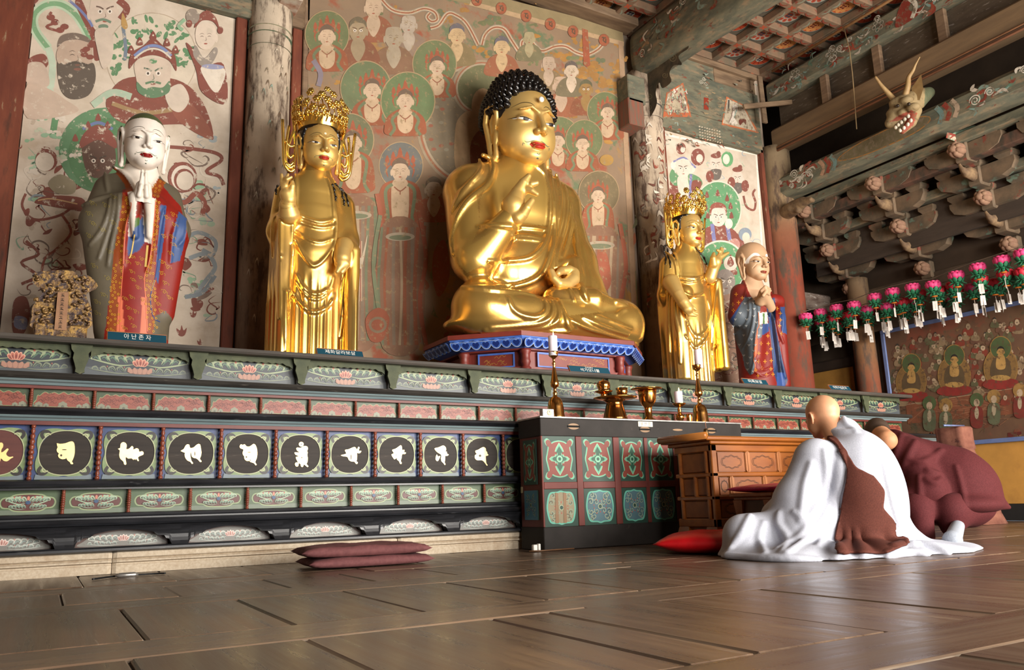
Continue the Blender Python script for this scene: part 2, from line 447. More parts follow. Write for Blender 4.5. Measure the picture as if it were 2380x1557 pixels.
plaster = M('old_plaster', 'b9a794', .9, var=.1, sc=5)
wood_old = M('old_wood', '8a7158', .75, sc=2.5, det=6, bmp=.25, stretch=(1, 1, 7), col2='6b5542', rnd=.15)
wood_oldx = M('old_wood_x', '8d755b', .75, sc=2.5, det=6, bmp=.25, stretch=(1, 7, 7), col2='6a5541', rnd=.15)
wood_oldy = M('old_wood_y', '86705a', .75, sc=2.5, det=6, bmp=.25, stretch=(7, 1, 7), col2='5d4a3a', rnd=.15)
dark_wood = M('dark_wood', '3a2b20', .8, sc=4, bmp=.2)
redpaint = M('worn_red_paint', '66301f', .75, sc=3.5, det=6, bmp=.15, stretch=(3, 3, .6), col2='7d4029', spots=[('4a2c1e', 3, .55, .7), ('94785c', 7, .64, .69)])
ochre = M('ochre_plaster', 'c08a3e', .9, var=.1, sc=4, spots=[('9d6c33', 2.2, .55, .8)])
def dancheong(name, st): return M(name, '56594c', .8, sc=4, det=6, bmp=.15, stretch=st, col2='77745f', spots=[('8c7a60', 5, .52, .66), ('6d4434', 7, .62, .66), ('4c4136', 3.0, .6, .75)])
dan_x = dancheong('painted_beam_x', (1, 3, 3)); dan_y = dancheong('painted_beam_y', (3, 1, 3))
paint_old = MP('faded_paint', '7a6c58', 16, .5, .6, var=.2)

def struct(name, mb, mat): return tag(mb.build(name, mat), kind='structure')
wall_back = struct('wall_back', MB().box(-3, 7.66, YW+.03, YW+.14, 0, 5.8), plaster)
wall_right = struct('wall_right', MB().box(XS, XS+.15, YFRONT, 7.7, 0, 5.8), M('dim_wall', '3f3124', .9, var=.2, sc=3))
wall_rear = struct('wall_rear', MB().box(-3, XS+.15, 7.6, 7.75, 0, 5.8), dark_wood)
wall_left = struct('wall_left', MB().box(-3.15, -3, YFRONT, 7.75, 0, 5.8), wood_old)
fw = MB(); xs_ = [-3]
for a, b, _ in DOORS: xs_ += [a, b]
xs_.append(XS+.15)
for a, b in zip(xs_[0::2], xs_[1::2]): fw.box(a, b, YFRONT-.1, YFRONT, 0, 5.8)
for a, b, _ in DOORS: fw.box(a, b, YFRONT-.1, YFRONT, 2.95, 5.8)
wall_front = struct('wall_front', fw, wood_old)

# ------------------------------------------------------------------ columns
def col_fn(cx, cy, r):
    # u: angle (0 faces -Y, grows towards +X), v: height
    return lambda u, v, h: (cx+(r+h)*math.sin(u), cy-(r+h)*math.cos(u), v)
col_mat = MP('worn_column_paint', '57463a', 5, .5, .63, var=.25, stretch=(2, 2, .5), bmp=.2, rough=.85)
def column(label, cx, cy, r, z1, stops, seed, decals=None, name='wooden_column'):
    t = thing(name, label, 'column', (cx, cy, 0))
    rings = []; cols = []
    b = MB(); n = 40; rnd = random.Random(seed)
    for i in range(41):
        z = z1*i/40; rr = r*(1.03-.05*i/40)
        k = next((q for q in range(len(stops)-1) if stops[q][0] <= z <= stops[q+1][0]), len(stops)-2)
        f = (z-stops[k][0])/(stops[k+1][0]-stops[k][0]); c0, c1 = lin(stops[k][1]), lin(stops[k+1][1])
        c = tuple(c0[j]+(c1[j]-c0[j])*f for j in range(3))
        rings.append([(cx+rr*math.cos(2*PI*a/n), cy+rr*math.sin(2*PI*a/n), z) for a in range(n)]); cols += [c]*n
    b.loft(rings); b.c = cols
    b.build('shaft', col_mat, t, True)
    if decals: decals(t, col_fn(cx, cy, r*1.03))
    return t
def col1_dec(t, fn):
    P = Paint(fn); 
    for z0, z1, c in ((4.18, 4.3, '51604a'), (4.3, 4.36, '8a8a70'), (4.36, 4.62, '6f6a58')):
        P.poly([(-1.6+.1*k, z0) for k in range(33)]+[(1.6-.1*k, z1) for k in range(33)], c)
    rnd = random.Random(3)
    for k in range(60):
        u, z = rnd.uniform(-1.3, 1.3), rnd.uniform(1.7, 4.1)
        P.st([(u, z), (u+.1, z+.04), (u+.16, z-.02)], .02, rnd.choice(['a8a48c', '8fa596', 'c9bca6', '7a604c']), taper=True)
    P.build('painted_band', paint_old, t)
def col2_dec(t, fn):
    P = Paint(fn)
    for z0, z1, c in ((4.5, 4.66, '4a4742'), (4.66, 4.72, 'a89a84')):
        P.poly([(-1.6+.1*k, z0) for k in range(33)]+[(1.6-.1*k, z1) for k in range(33)], c)
    rnd = random.Random(5)
    for k in range(110):
        u, z = rnd.uniform(-1.4, 1.2), rnd.uniform(2.4, 4.4); a = rnd.uniform(0, 6.28); l = .05+.05*rnd.random()
        P.st([(u, z), (u+.8*l*math.cos(a)/.19, z+l*math.sin(a)), (u+l*math.cos(a+.7)/.19, z+1.4*l*math.sin(a+.7))], .03 if k % 3 else .05, rnd.choice(['8a4a3a', '6e4438', 'ddd2c0', 'cfc4b4', '8d8072']), taper=True)
    P.build('painted_scrolls', MP('scroll_paint', 'b6a58e', 12, .55, .66), t)
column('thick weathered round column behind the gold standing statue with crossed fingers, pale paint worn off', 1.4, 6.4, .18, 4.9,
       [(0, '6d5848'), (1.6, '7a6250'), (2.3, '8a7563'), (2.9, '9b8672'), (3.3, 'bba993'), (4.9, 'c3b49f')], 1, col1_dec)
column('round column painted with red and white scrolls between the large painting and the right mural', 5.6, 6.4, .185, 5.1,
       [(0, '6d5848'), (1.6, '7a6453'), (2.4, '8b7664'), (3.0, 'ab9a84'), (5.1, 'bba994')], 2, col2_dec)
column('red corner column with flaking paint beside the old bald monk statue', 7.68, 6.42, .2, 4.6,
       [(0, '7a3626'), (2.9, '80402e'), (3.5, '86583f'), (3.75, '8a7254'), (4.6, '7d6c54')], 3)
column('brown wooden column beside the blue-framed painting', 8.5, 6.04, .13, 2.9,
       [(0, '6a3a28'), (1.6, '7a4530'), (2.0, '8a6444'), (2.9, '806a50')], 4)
# posts framing the left mural and the middle bay
def post(name, label, x0, x1, y0, y1, z0, z1, mat, g=None):
    return tag(MB().box(x0, x1, y0, y1, z0, z1, bev=.008).build(name, mat), label, 'post', g)
post('wooden_post', 'square red-brown post left of the mural behind the white-faced monk statue', -.62, -.35, YW-.16, YW, 1.302, 5.5, redpaint)
post('wooden_post', 'narrow red trim post between the left mural and the worn round column', 1.115, 1.205, YW-.1, YW+.02, 1.302, 4.46, redpaint)
post('wooden_post', 'narrow red trim post between the worn round column and the large hanging painting', 1.595, 1.68, YW-.1, YW+.02, 1.302, 4.5, redpaint)
post('wooden_post', 'thin pale wooden post beside the large hanging painting, next to the red trim', 1.69, 1.745, YW-.1, YW+.02, 1.302, 5.58, wood_old)
post('wooden_post', 'narrow red trim post left of the right mural', 5.805, 5.86, YW-.12, YW+.02, 1.302, 4.5, redpaint)
post('wooden_post', 'narrow red trim post between the right mural and the corner column', 7.41, 7.465, YW-.12, YW+.02, 1.302, 4.55, redpaint)

# ------------------------------------------------------------------ lintels over the bays
def beam(name, label, x0, x1, y0, y1, z0, z1, mat, bev=.02): 
    return tag(MB().box(x0, x1, y0, y1, z0, z1, bev=bev).build(name, mat), label, 'beam')
beam('lintel', 'painted greenish lintel above the left mural', -.34, 1.25, YW-.14, YW+.03, 4.46, 5.05, dan_x)
beam('lintel', 'short wooden lintel beside the top of the worn round column', 1.5, 1.69, YW-.14, YW+.03, 4.5, 5.5, wood_oldx)
lintel = thing('lintel', 'faded painted lintel boards above the right mural', 'beam', (6.6, YW, 4.5))
for (xa, xb, za, zb, mt) in ((5.8, 7.46, 4.5, 4.78, dan_x), (5.8, 7.46, 4.785, 5.3, dan_x), (5.8, 6.75, 5.305, 5.56, dan_x), (6.755, 7.46, 5.305, 5.56, wood_oldx), (6.3, 7.46, 5.5, 5.57, wood_oldx)):
    MB().box(xa, xb, YW-.12+(.03 if za > 5.28 else 0)-(.05 if za == 5.5 else 0), YW+.03, za, zb, bev=.008).build('board', mt, lintel)
P = Paint(lambda u, v, h: tuple(onY(u, v, YW-.122-h)))
# two small trapezoid wall pictures, lattice patch, red plaque
P.poly([(1541, 272), (1549, 215), (1588, 192), (1607, 272)], 'b0613f').poly([(1545, 258), (1552, 218), (1586, 197), (1601, 262), (1570, 262)], 'b5a68c')
rr = random.Random(2)
for k in range(46):
    x, y = rr.uniform(1552, 1596), rr.uniform(205, 262)
    if x > 1552+(258-y)*.0: P.st([(x, y), (x+rr.uniform(-3, 3), y+4), (x+rr.uniform(-5, 5), y+8)], 2, rr.choice(['e0d5c6', '8d4a48', '7fa893', '5f5a58', 'a5504a']), 3)
P.poly([(1677, 290), (1688, 224), (1726, 242), (1765, 310)], 'b56a45').poly([(1680, 286), (1691, 229), (1726, 245), (1757, 305)], 'b8ab95')
P.st([(1694, 232), (1693, 258)], 4, '4b4640'); P.blob([(1704, 243), (1716, 250), (1708, 272), (1714, 288), (1695, 286), (1702, 262)], 'd9cfc0').st([(1704, 250), (1700, 270), (1694, 284)], 1.6, '7d5a55').st([(1712, 255), (1706, 275)], 2, '86a79a')
P.blob([(1717, 279), (1727, 276), (1734, 279), (1733, 290), (1728, 284), (1720, 291)], '6b3a30')
P.poly([(1636, 226), (1647, 228), (1647, 256), (1636, 254)], '8c3422')
for i in range(9):
    for j in range(5): P.ell(1626+i*5.8+j*.4, 294+j*6.6+i*1.4, 2.3, 1.6, 'c0b29a', 8)
for k in range(120):
    x, y = rr.uniform(1535, 1755), rr.uniform(170, 345)
    if 1545 < x < 1605 and 190 < y < 270 or 1678 < x < 1760 and 225 < y < 310: continue
    P.st([(x, y), (x+rr.uniform(3, 9), y+rr.uniform(-5, 5)), (x+rr.uniform(5, 12), y+rr.uniform(-2, 7))], rr.uniform(1.5, 4), rr.choice(['8a4a36', '9a5a40', '6c7f70', '8d9a8c', '4d4a40', 'a08a68']), 3, True)
for (x, y) in ((1630, 190), (1640, 195), (1636, 183)): P.spiral(x, y, 5, 1.5, 1.2, 'c9c2b0')
P.build('painted_decoration', paint_old, lintel)

# ------------------------------------------------------------------ coffered ceiling
ceiling = struct('ceiling', MB().box(-3, XS+.1, YFRONT, 7.7, 5.78, 5.84), M('ceiling_back', '4a3a2e', .9))
cof_rim = M('coffer_wood', '8a6a52', .8, sc=6, col2='6f6350', spots=[('7d3f2e', 9, .58, .62)], bmp=.1)
cof_panel = M('coffer_panel', '4f4a40', .85, sc=5, col2='655c4c')
cof_paint = MP('coffer_paint', '5d5244', 22, .58, .7, var=.15)
cp = .413; CX0, CY0 = 7.41, 6.25
flower_meshes = []
def flower(k):
    fn = lambda u, v, h: (u, v, -h)
    P = Paint(fn, .0004); c1, c2, c3 = [('b8492a', 'd9d4c2', '4b4a58'), ('a9a295', 'b05038', '3f4650'), ('b4502e', 'c98a50', '6d2f22')][k]
    P.ell(0, 0, .155, .155, '3b3c3a', 24).ell(0, 0, .142, .142, '8b8f80', 24).ell(0, 0, .132, .132, c1, 24)
    for i in range(10):
        a = 2*PI*i/10; P.ell(.095*math.cos(a), .095*math.sin(a), .033, .024, c1 if k == 0 else c2, 10, a); 
        if k == 0: P.st([(.04*math.cos(a+.3), .04*math.sin(a+.3)), (.12*math.cos(a+.3), .12*math.sin(a+.3))], .006, '6f2a1c')
        if k == 1: P.ell(.095*math.cos(a), .095*math.sin(a), .012, .012, '8d3b2e', 8)
        if k == 2: P.st([(.03*math.cos(a), .03*math.sin(a)), (.08*math.cos(a+.35), .08*math.sin(a+.35)), (.12*math.cos(a+.2), .12*math.sin(a+.2))], .012, c2, 3, True)
    P.ell(0, 0, .05, .05, c2, 14)
    for i in range(4):
        a = PI/4+PI/2*i; P.ell(.025*math.cos(a), .025*math.sin(a), .017, .017, c3, 10)
    o = P.build('flower_painting', cof_paint); me = o.data; bpy.data.objects.remove(o); return me
flower_meshes = [flower(0), flower(1), flower(2)]
pan_me = MB().box(-cp/2, cp/2, -cp/2, cp/2, .0, .02).build('t', cof_panel); pan_mesh = pan_me.data; bpy.data.objects.remove(pan_me)
for i in range(-2, 9):
    for j in range(-1, 6):
        cx, cy = CX0-cp*i, CY0-cp*j
        if 5.42 < cx < 5.8 and cy < 6.4: pass
        o = new_obj('ceiling_panel', pan_mesh); o.parent = ceiling; o.location = (cx, cy, 5.72)
        f = new_obj('flower_painting', flower_meshes[(2 if i % 3 == 0 else (1 if i % 3 == 1 else 0)) if (i+j) % 5 else 0]); f.parent = o
for i in range(-3, 10):
    x = CX0-cp*(i-.5)
    b = MB().box(x-.045, x+.045, CY0-cp*5.5, CY0+cp*1.5, 5.62, 5.72, bev=.01); b.build('coffer_rib', cof_rim, ceiling)
for j in range(-1, 7):
    y = CY0-cp*(j-.5)
    if y > YW: continue
    b = MB().box(CX0-cp*8.5, CX0+cp*2.5, y-.045, y+.045, 5.625, 5.72, bev=.01); b.build('coffer_rib', cof_rim, ceiling)
# red rosettes where the ribs cross
ros = Paint(lambda u, v, h: (u, v, 5.62-h))
for i in range(-3, 10):
    for j in range(-1, 7):
        x, y = CX0-cp*(i-.5), CY0-cp*(j-.5)
        if y > YW-.05: continue
        for k in range(4): ros.ell(x+.024*math.cos(k*PI/2+.8), y+.024*math.sin(k*PI/2+.8), .02, .014, 'b04f34', 8, k*PI/2+.8)
        for s_ in (-1, 1):
            ros.st([(x+s_*.08, y-.02), (x+s_*.14, y+.015), (x+s_*.2, y-.01)], .022, '8d4634', 3, True)
            ros.st([(x-.02, y+s_*.08), (x+.015, y+s_*.14), (x-.01, y+s_*.2)], .022, '8b8f7c', 3, True)
ros.build('painted_rosettes', cof_paint, ceiling)

# ------------------------------------------------------------------ great beams running to the front
def scatter(P, box, n, cols, rnd, sw=(.02, .06), spir=0):
    (u0, u1), (v0, v1) = box
    for k in range(n):
        u, v = rnd.uniform(u0, u1), rnd.uniform(v0, v1); a = rnd.uniform(0, 6.28); l = rnd.uniform(.04, .12)
        P.st([(u, v), (u+l*math.cos(a), v+.7*l*math.sin(a)), (u+l*1.5*math.cos(a+.6), v+l*math.sin(a+.6))], rnd.uniform(*sw), rnd.choice(cols), 4, True)
    for k in range(spir):
        u, v = rnd.uniform(u0, u1), rnd.uniform(v0, v1); P.spiral(u, v, rnd.uniform(.03, .06), 2, .011, 'cfc8ba')
RED, GRN, PAL = ['8a3f30', '9a4a36', '7d3a2e'], ['5f7d6a', '86a097', '7f9488'], ['c3b8a8', 'd2cabb']
bA = thing('roof_beam', 'heavy rounded painted crossbeam over the scroll-painted column', 'beam', (5.6, 4, 5.0))
ring = lambda y, dz: [(5.6+.2*math.copysign(abs(math.cos(t))**.7, math.cos(t)), y, 5.3+dz+.3*math.copysign(abs(math.sin(t))**.6, math.sin(t))) for t in [2*PI*k/20 for k in range(20)]]
fixn(MB().loft([ring(6.36, 0), ring(6.3, 0), ring(5.4, -.03), ring(4.5, -.1), ring(2.5, -.16), ring(-1.5, -.16)]).build('trunk', dan_y, bA))
P = Paint(lambda u, v, h: (5.399-h, u, v)); scatter(P, ((3.4, 6.2), (5.12, 5.5)), 90, RED+GRN+PAL+['4a463c', '9c8060'], random.Random(4), (.015, .05), 3); P.build('painted_decoration', paint_old, bA)
def along_y(name, label, x0, x1, z0, z1, y0, y1, mat, bev=.03):
    t = thing(name, label, 'beam', ((x0+x1)/2, y1, z0))
    MB().box(x0, x1, y0, y1, z0, z1, bev=bev).build('timber', mat, t); return t
bB1 = along_y('roof_beam', 'painted blue-grey beam under the edge of the coffered ceiling', 7.6, 7.85, 5.2, 5.5, -1.5, 6.4, dan_y, .05)
P = Paint(lambda u, v, h: (7.599-h, u, v)); rd = random.Random(9)
scatter(P, ((3.8, 6.2), (5.24, 5.36)), 80, RED+PAL+GRN, rd, (.015, .05)); scatter(P, ((3.8, 6.2), (5.3, 5.48)), 24, GRN+PAL, rd, (.008, .02), 8)
for y in (5.9, 4.75, 5.35):
    for k in range(6): P.ring(y+.05*math.cos(k), 5.38+.05*math.sin(k), .022, .022, .006, 'bfb9aa', 10)
P.blob([(4.55, 5.24), (4.45, 5.48), (4.3, 5.48), (4.38, 5.36), (4.3, 5.24)], '8c3b2e').st([(4.36, 5.24), (4.3, 5.36), (4.36, 5.48)], .05, 'd9d2c0'); P.build('painted_decoration', paint_old, bB1)
pole = tag(MB().tube([(7.56, 6.2, 5.565), (7.58, 2.5, 5.565)], .018, 10).build('wooden_pole', M('pale_pole', 'a57a50', .6)), 'long thin pale pole lying along the ceiling edge above the painted beam', 'pole')
for y in (5.55, 4.85, 4.1):
    post('short_strut', 'short upright strut between the painted beam and the plain beam', 7.64, 7.7, y-.05, y+.05, 4.832, 5.198, wood_old, 'short struts between the two beams')
tag(MB().box(7.74, 7.8, -1.5, 6.3, 4.835, 5.195).build('infill_board', M('dark_infill', '4a3d30', .85, sc=3, det=6, stretch=(5, 1, 5), col2='5d5040', spots=[('80756a', 7, .6, .64)])), 'dark painted infill boards behind the short struts', 'panel')
bB2 = along_y('roof_beam', 'plain brown squared beam with a moulded lower edge', 7.58, 7.82, 4.55, 4.83, -1.5, 6.36, M('plain_beam', '6f5a43', .75, sc=2, det=6, stretch=(8, 1, 8), col2='82694c', bmp=.2))
for k, (c, dz) in enumerate((('9a6a50', 0), ('5a4436', .022), ('a87a5a', .04))):
    MB().tube([(7.575, 6.3, 4.515+dz), (7.575, -1.5, 4.515+dz)], .014, 8).build('moulding', M('moulding%d' % k, c, .6, stretch=(5, 1, 5)), bB2)
bB3 = along_y('roof_beam', 'painted beam with red bands below the dragon head', 7.56, 7.84, 3.9, 4.19, -1.5, 6.4, dan_y, .06)
P = Paint(lambda u, v, h: (7.559-h, u, v)); rd = random.Random(11)
scatter(P, ((5.75, 6.3), (3.97, 4.12)), 22, RED+PAL, rd, (.015, .05), 5); scatter(P, ((2.2, 3.95), (3.97, 4.12)), 60, RED+PAL+GRN, rd, (.015, .05), 8)
for y0, c in ((5.56, '8a3b2e'), (5.64, 'b08a70'), (5.48, '6f8a86'), (4.12, '8a3b2e'), (4.04, 'b09a84'), (4.2, '6f8a86')): P.st([(y0+.02, 3.95), (y0-.02, 4.04), (y0+.03, 4.14)], .05, c)
P.blob([(5.42, 4.05), (5.1, 4.13), (4.5, 4.13), (4.3, 4.05), (4.5, 3.97), (5.1, 3.97)], '6b6148').st([(5.42, 4.05), (5.1, 4.13), (4.5, 4.13), (4.3, 4.05), (4.5, 3.97), (5.1, 3.97)], .012, 'a3743f', closed=True)
P.build('painted_decoration', paint_old, bB3)
# loose timber cross nailed at the corner
tc_ = thing('timber_cross', 'two bare boards crossed and nailed at the ceiling corner', 'timber', tuple(onY(1772, 240, 6.25)))
def bar(a, b, wd, th, mat, parent, name='board'):
    a, b = Vector(a), Vector(b); d = b-a; L = d.length; q = d.to_track_quat('X', 'Z').to_matrix().to_4x4(); q.translation = a
    return MB().box(0, L, -th/2, th/2, -wd/2, wd/2, bev=.006, M=q).build(name, mat, parent)
bar(onY(1765, 178, 6.22), onY(1778, 286, 6.22), .075, .035, wood_oldx, tc_); bar(onY(1728, 248, 6.18), onY(1855, 236, 6.1), .06, .035, wood_oldx, tc_)
# curved carved bracket under the beam at the scroll-painted column
carv = thing('beam_bracket', 'dark carved scroll bracket under the heavy crossbeam', 'bracket', tuple(onY(1500, 280, 6.3)))
prof = crv([(1478, 166), (1560, 108), (1592, 100), (1600, 112), (1577, 130), (1585, 150), (1566, 152), (1556, 170), (1560, 190), (1540, 205), (1532, 192), (1524, 215), (1527, 238), (1518, 262), (1501, 282), (1497, 262), (1495, 210), (1484, 195)], 4, True)
fixn(MB().prism([tuple(p) for p in prof], lambda u, v, d: tuple(onX(u, v, 5.52+d)), 0, .16).build('carving', M('carved_dark', '3c3a30', .85, sc=5, col2='6d604c', bmp=.2), carv))
P = Paint(lambda u, v, h: tuple(onX(u, v, 5.519-h)))
for (x, y, r) in ((1525, 150, 9), (1563, 135, 10), (1510, 225, 8), (1507, 250, 7), (1545, 175, 7)):
    P = Paint(lambda u, v, h: tuple(onX(u, v, 5.519-h))); P.spiral(x, y, r, 1.6, 1.6, '8a8266', 1, x); P.build('painted_scroll', paint_old, carv)
cap = thing('column_capital', 'painted square block at the head of the scroll-painted column', 'bracket', tuple(onY(1485, 200, 6.3)))
for (xa, ya, xb, yb, c) in ((1462, 182, 1498, 232, dan_x), (1464, 234, 1496, 286, M('cap_red', '6d5a4a', .8, sc=9, col2='84503f', stretch=(5, 5, .4), lo=.45, hi=.55))):
    p0, p1 = onY(xa, yb, 6.2), onY(xb, ya, 6.2); MB().box(p0[0], p1[0], 6.2, 6.5, p0[2], p1[2], bev=.01).build('block', c, cap)
MB().box(1.42, 1.6, 6.1, 6.5, 4.58, 4.9, bev=.01).build('striped_block', M('stripe', 'a07058', .8, sc=10, col2='c9bfae', stretch=(1, 1, 5)), thing('column_capital', 'small striped beam end at the head of the worn round column', 'bracket', (1.5, 6.3, 4.6)))
# middle bay ceiling edge
beam('lintel', 'pale ceiling edge board above the large hanging painting', 1.7, 5.42, YW-.3, YW-.06, 5.56, 5.66, wood_oldx, .01)

# ------------------------------------------------------------------ right side wall: rails, infill, brackets
beam('wall_rail', 'dark rail over the ochre wall panel', XS-.06, XS+.02, 6.1, 7.55, 1.86, 1.99, dark_wood)
tag(MB().box(XS-.02, XS+.02, 6.14, 7.5, .1, 1.86).build('wall_panel', ochre), 'ochre plaster panel between the corner column and the brown column', 'panel')
post('wall_post', 'dark upright frame beside the ochre wall panel', XS-.06, XS+.02, 6.15, 6.27, .1, 1.86, dark_wood)
tag(MB().box(XS-.02, XS+.005, -1.5, 5.9, .17, .8).build('wall_panel', ochre), 'ochre lower wall below the blue-framed painting', 'panel')
tag(MB().box(XS-.05, XS+.01, -1.5, 5.9, 0, .165).build('baseboard_right', M('blackboard', '1d1a18', .7)), kind='structure')
beam('tie_beam', 'worn whitish tie beam behind the paper lanterns', 7.7, 8.6, 6.5, 6.66, 2.6, 2.82, M('whitish_beam', '8f8074', .8, sc=5, det=6, stretch=(1, 4, 4), col2='5d4a40', spots=[('c5bcb2', 8, .58, .66)]))
tag(MB().box(XS-.04, XS+.02, -1.5, 7.55, 2.22, 2.75).build('wall_panel', M('upper_panel', '5d4c3a', .85, sc=3, det=6, col2='3f3226')), 'dark upper wall panel behind the lantern rows', 'panel')
br_wood = M('bracket_wood', '75604a', .8, sc=5, det=6, col2='4d4436', spots=[('7a3f30', 6, .6, .64), ('5f7060', 5, .6, .66)], bmp=.15)
br_pale = M('bracket_tip', '8a7050', .85, sc=14, det=6, col2='5d4836', bmp=.5); br_pink = M('bracket_bud', '7d5a48', .85, sc=14, det=6, col2='94755c', bmp=.5)
tongue = MB(); tongue.loft([[(x, w_*math.cos(t), z+h_*math.sin(t)) for t in [2*PI*k/8 for k in range(8)]] for x, w_, z, h_ in ((0, .05, 0, .075), (-.08, .05, .01, .07), (-.15, .04, .0, .045), (-.2, .025, .03, .02), (-.235, .012, .075, .008))])
tg = tongue.build('t', br_pale).data; fixn(bpy.data.objects['t']); bpy.data.objects.remove(bpy.data.objects['t'])
bud = MB()
for k in range(7): 
    a = 2*PI*k/7; bud.ell((-.07, .045*math.cos(a), .045*math.sin(a)), (.08, .04, .04), 8, 6)
bud.ell((-.11, 0, 0), (.06, .05, .05), 8, 6); bd = bud.build('t2', br_pink).data; bpy.data.objects.remove(bpy.data.objects['t2'])
arm_me = {}
def bracket(label, Y, n=5):
    t = thing('roof_bracket', label, 'bracket', (XS, Y, 2.75))
    for k in range(n):
        z = 2.72+.225*k; tip = 8.47-.175*k
        MB().box(tip+.05, XS, Y-.07, Y+.07, z-.03, z+.17, bev=.015).build('bracket_arm', br_wood, t)
        o = new_obj('carved_tip', tg if k % 2 else bd, None); o.parent = t; o.matrix_parent_inverse = pinv(t); o.location = (tip+.06, Y, z+.08)
        for xq in [tip+.13+.3*q for q in range(int((XS-tip)/.3)+1)]:
            if xq > XS-.04: continue
            MB().loft([[(xq-.055, yy, z+dz), (xq+.055, yy, z+dz), (xq+.055, yy, z+.15), (xq-.055, yy, z+.15)] for yy, dz in ((Y-.4, .1), (Y-.36, .03), (Y-.26, -.01), (Y+.26, -.01), (Y+.36, .03), (Y+.4, .1))], smooth=False).build('cross_arm', br_wood, t)
            for s_ in (-1, 0, 1):
                yb = Y+s_*.31
                MB().loft([[(xq-q, yb-q, zz), (xq+q, yb-q, zz), (xq+q, yb+q, zz), (xq-q, yb+q, zz)] for q, zz in ((.055, z+.15), (.085, z+.19), (.085, z+.225))], smooth=False).build('bearing_block', br_wood, t)
    return t
bracket('carved bracket cluster next to the red corner column', 6.12)
bracket('carved bracket cluster above the blue-framed painting, between two others', 5.16)
bracket('carved bracket cluster under the striped elephant-trunk beam end', 4.2)
bracket('carved bracket cluster furthest from the altar, cut off by the photo edge', 3.25)
for k, (x, z, h) in enumerate(((7.78, 3.78, .1), (7.86, 3.6, .12), (8.1, 3.42, .1))):
    beam('bracket_rail', ['dark painted rail tucked under the dragon-head beam', 'painted rail carried by the topmost bracket arms', 'painted rail carried by the upper bracket arms'][k], x, x+.12, -1.5, 6.4, z, z+h, [dan_y, M('rail_b', '3b362c', .8, sc=6, col2='6b4a3a', stretch=(1, 2, 1)), dan_y][k], .01)
tag(MB().box(8.24, 8.28, -1.5, 6.4, 3.0, 3.9).build('infill_board', M('dark_boards', '40342a', .85, sc=3, det=6, stretch=(5, 1, 5))), 'dark boards behind the bracket clusters', 'panel')
# elephant-trunk shaped bracket end
el = thing('beam_end_bracket', 'curved beam end with green side and red and cream stripes', 'bracket', tuple(onY(2290, 330, 4.25)))
pr = [tuple(p) for p in crv([(2200, 318), (2240, 300), (2268, 292), (2288, 312), (2291, 362), (2280, 372), (2262, 370), (2248, 366), (2236, 350), (2222, 330)], 4, True)]
fixn(MB().prism(pr, lambda u, v, d: tuple(onY(u, v, 4.2+d)), 0, .12).build('green_side', M('green_side', '6f8a72', .8, sc=8, col2='8fa58c', spots=[('8b4a3a', 4, .68, .7)]), el))
P = Paint(lambda u, v, h: tuple(onY(u, v, 4.199-h)))
P.st([(2200, 314), (2228, 322), (2244, 345), (2256, 366)], 13, '8a3f33').st([(2206, 318), (2226, 326), (2240, 348), (2252, 366)], 9, 'bfae98')
for k, (x, y) in enumerate(((2212, 319), (2224, 325), (2232, 336), (2239, 347), (2246, 358))): P.st([(x-5, y+3), (x+5, y-4)], 3.4, '8a3f33')
P.build('stripes', paint_old, el)
# hanging cords from the ceiling
tag(MB().tube([(7.55, 5.13, 5.552)]+[tuple(onX(x, y, 7.52)) for x, y in ((1975, 120), (1981, 170), (1986, 230), (1991, 300))], .006, 6).build('straw_rope', M('cord', '8a7350', .8)), 'thin straw rope hanging from the pale pole in front of the beams', 'rope')
# ================================================================== WALL PAINTINGS
def wallfn(Y): return lambda u, v, h: tuple(onY(u, v, Y-h))
def feat(P, cx, cy, w, ln='5a4038', mouth='9a4436', t=0.0, fierce=False):
    e = w*.17
    for s in (-1, 1):
        x = cx+s*e+t*w
        if fierce:
            P.ell(x, cy-w*.02, w*.085, w*.08, 'e8ddd0', 10).ell(x+.1*s, cy-w*.02, w*.04, w*.045, '2a1c18', 8)
            P.st([(x-s*w*.12, cy-w*.1), (x, cy-w*.17), (x+s*w*.14, cy-w*.2)], w*.05, ln, 4)
        else:
            P.st([(x-w*.085, cy+w*.01), (x, cy-w*.025), (x+w*.085, cy+w*.012)], w*.026, ln, 3, True)
            P.st([(x-w*.11, cy-w*.1), (x, cy-w*.15), (x+w*.11, cy-w*.1)], w*.02, ln, 3, True)
    P.st([(cx+t*w, cy), (cx+t*w+w*.03, cy+w*.16), (cx+t*w-w*.05, cy+w*.19)], w*.022, ln, 3, True)
    P.ell(cx+t*w, cy+w*.33, w*.09, w*.035, mouth, 8)
def head(P, cx, cy, w, skin='cbb096', hair=None, ear=True, **k):
    if ear:
        for s in (-1, 1): P.ell(cx+s*w*.5, cy+w*.08, w*.075, w*.2, skin, 10)
    P.blob([(cx-w*.46, cy-w*.3), (cx-w*.3, cy-w*.58), (cx+w*.3, cy-w*.58), (cx+w*.46, cy-w*.3), (cx+w*.45, cy+w*.2), (cx+w*.25, cy+w*.52), (cx, cy+w*.6), (cx-w*.25, cy+w*.52), (cx-w*.45, cy+w*.2)], skin)
    if hair: P.blob([(cx-w*.47, cy-w*.2), (cx-w*.42, cy-w*.55), (cx, cy-w*.8), (cx+w*.42, cy-w*.55), (cx+w*.47, cy-w*.2), (cx+w*.3, cy-w*.4), (cx, cy-w*.46), (cx-w*.3, cy-w*.4)], hair)
    feat(P, cx, cy, w, **k)
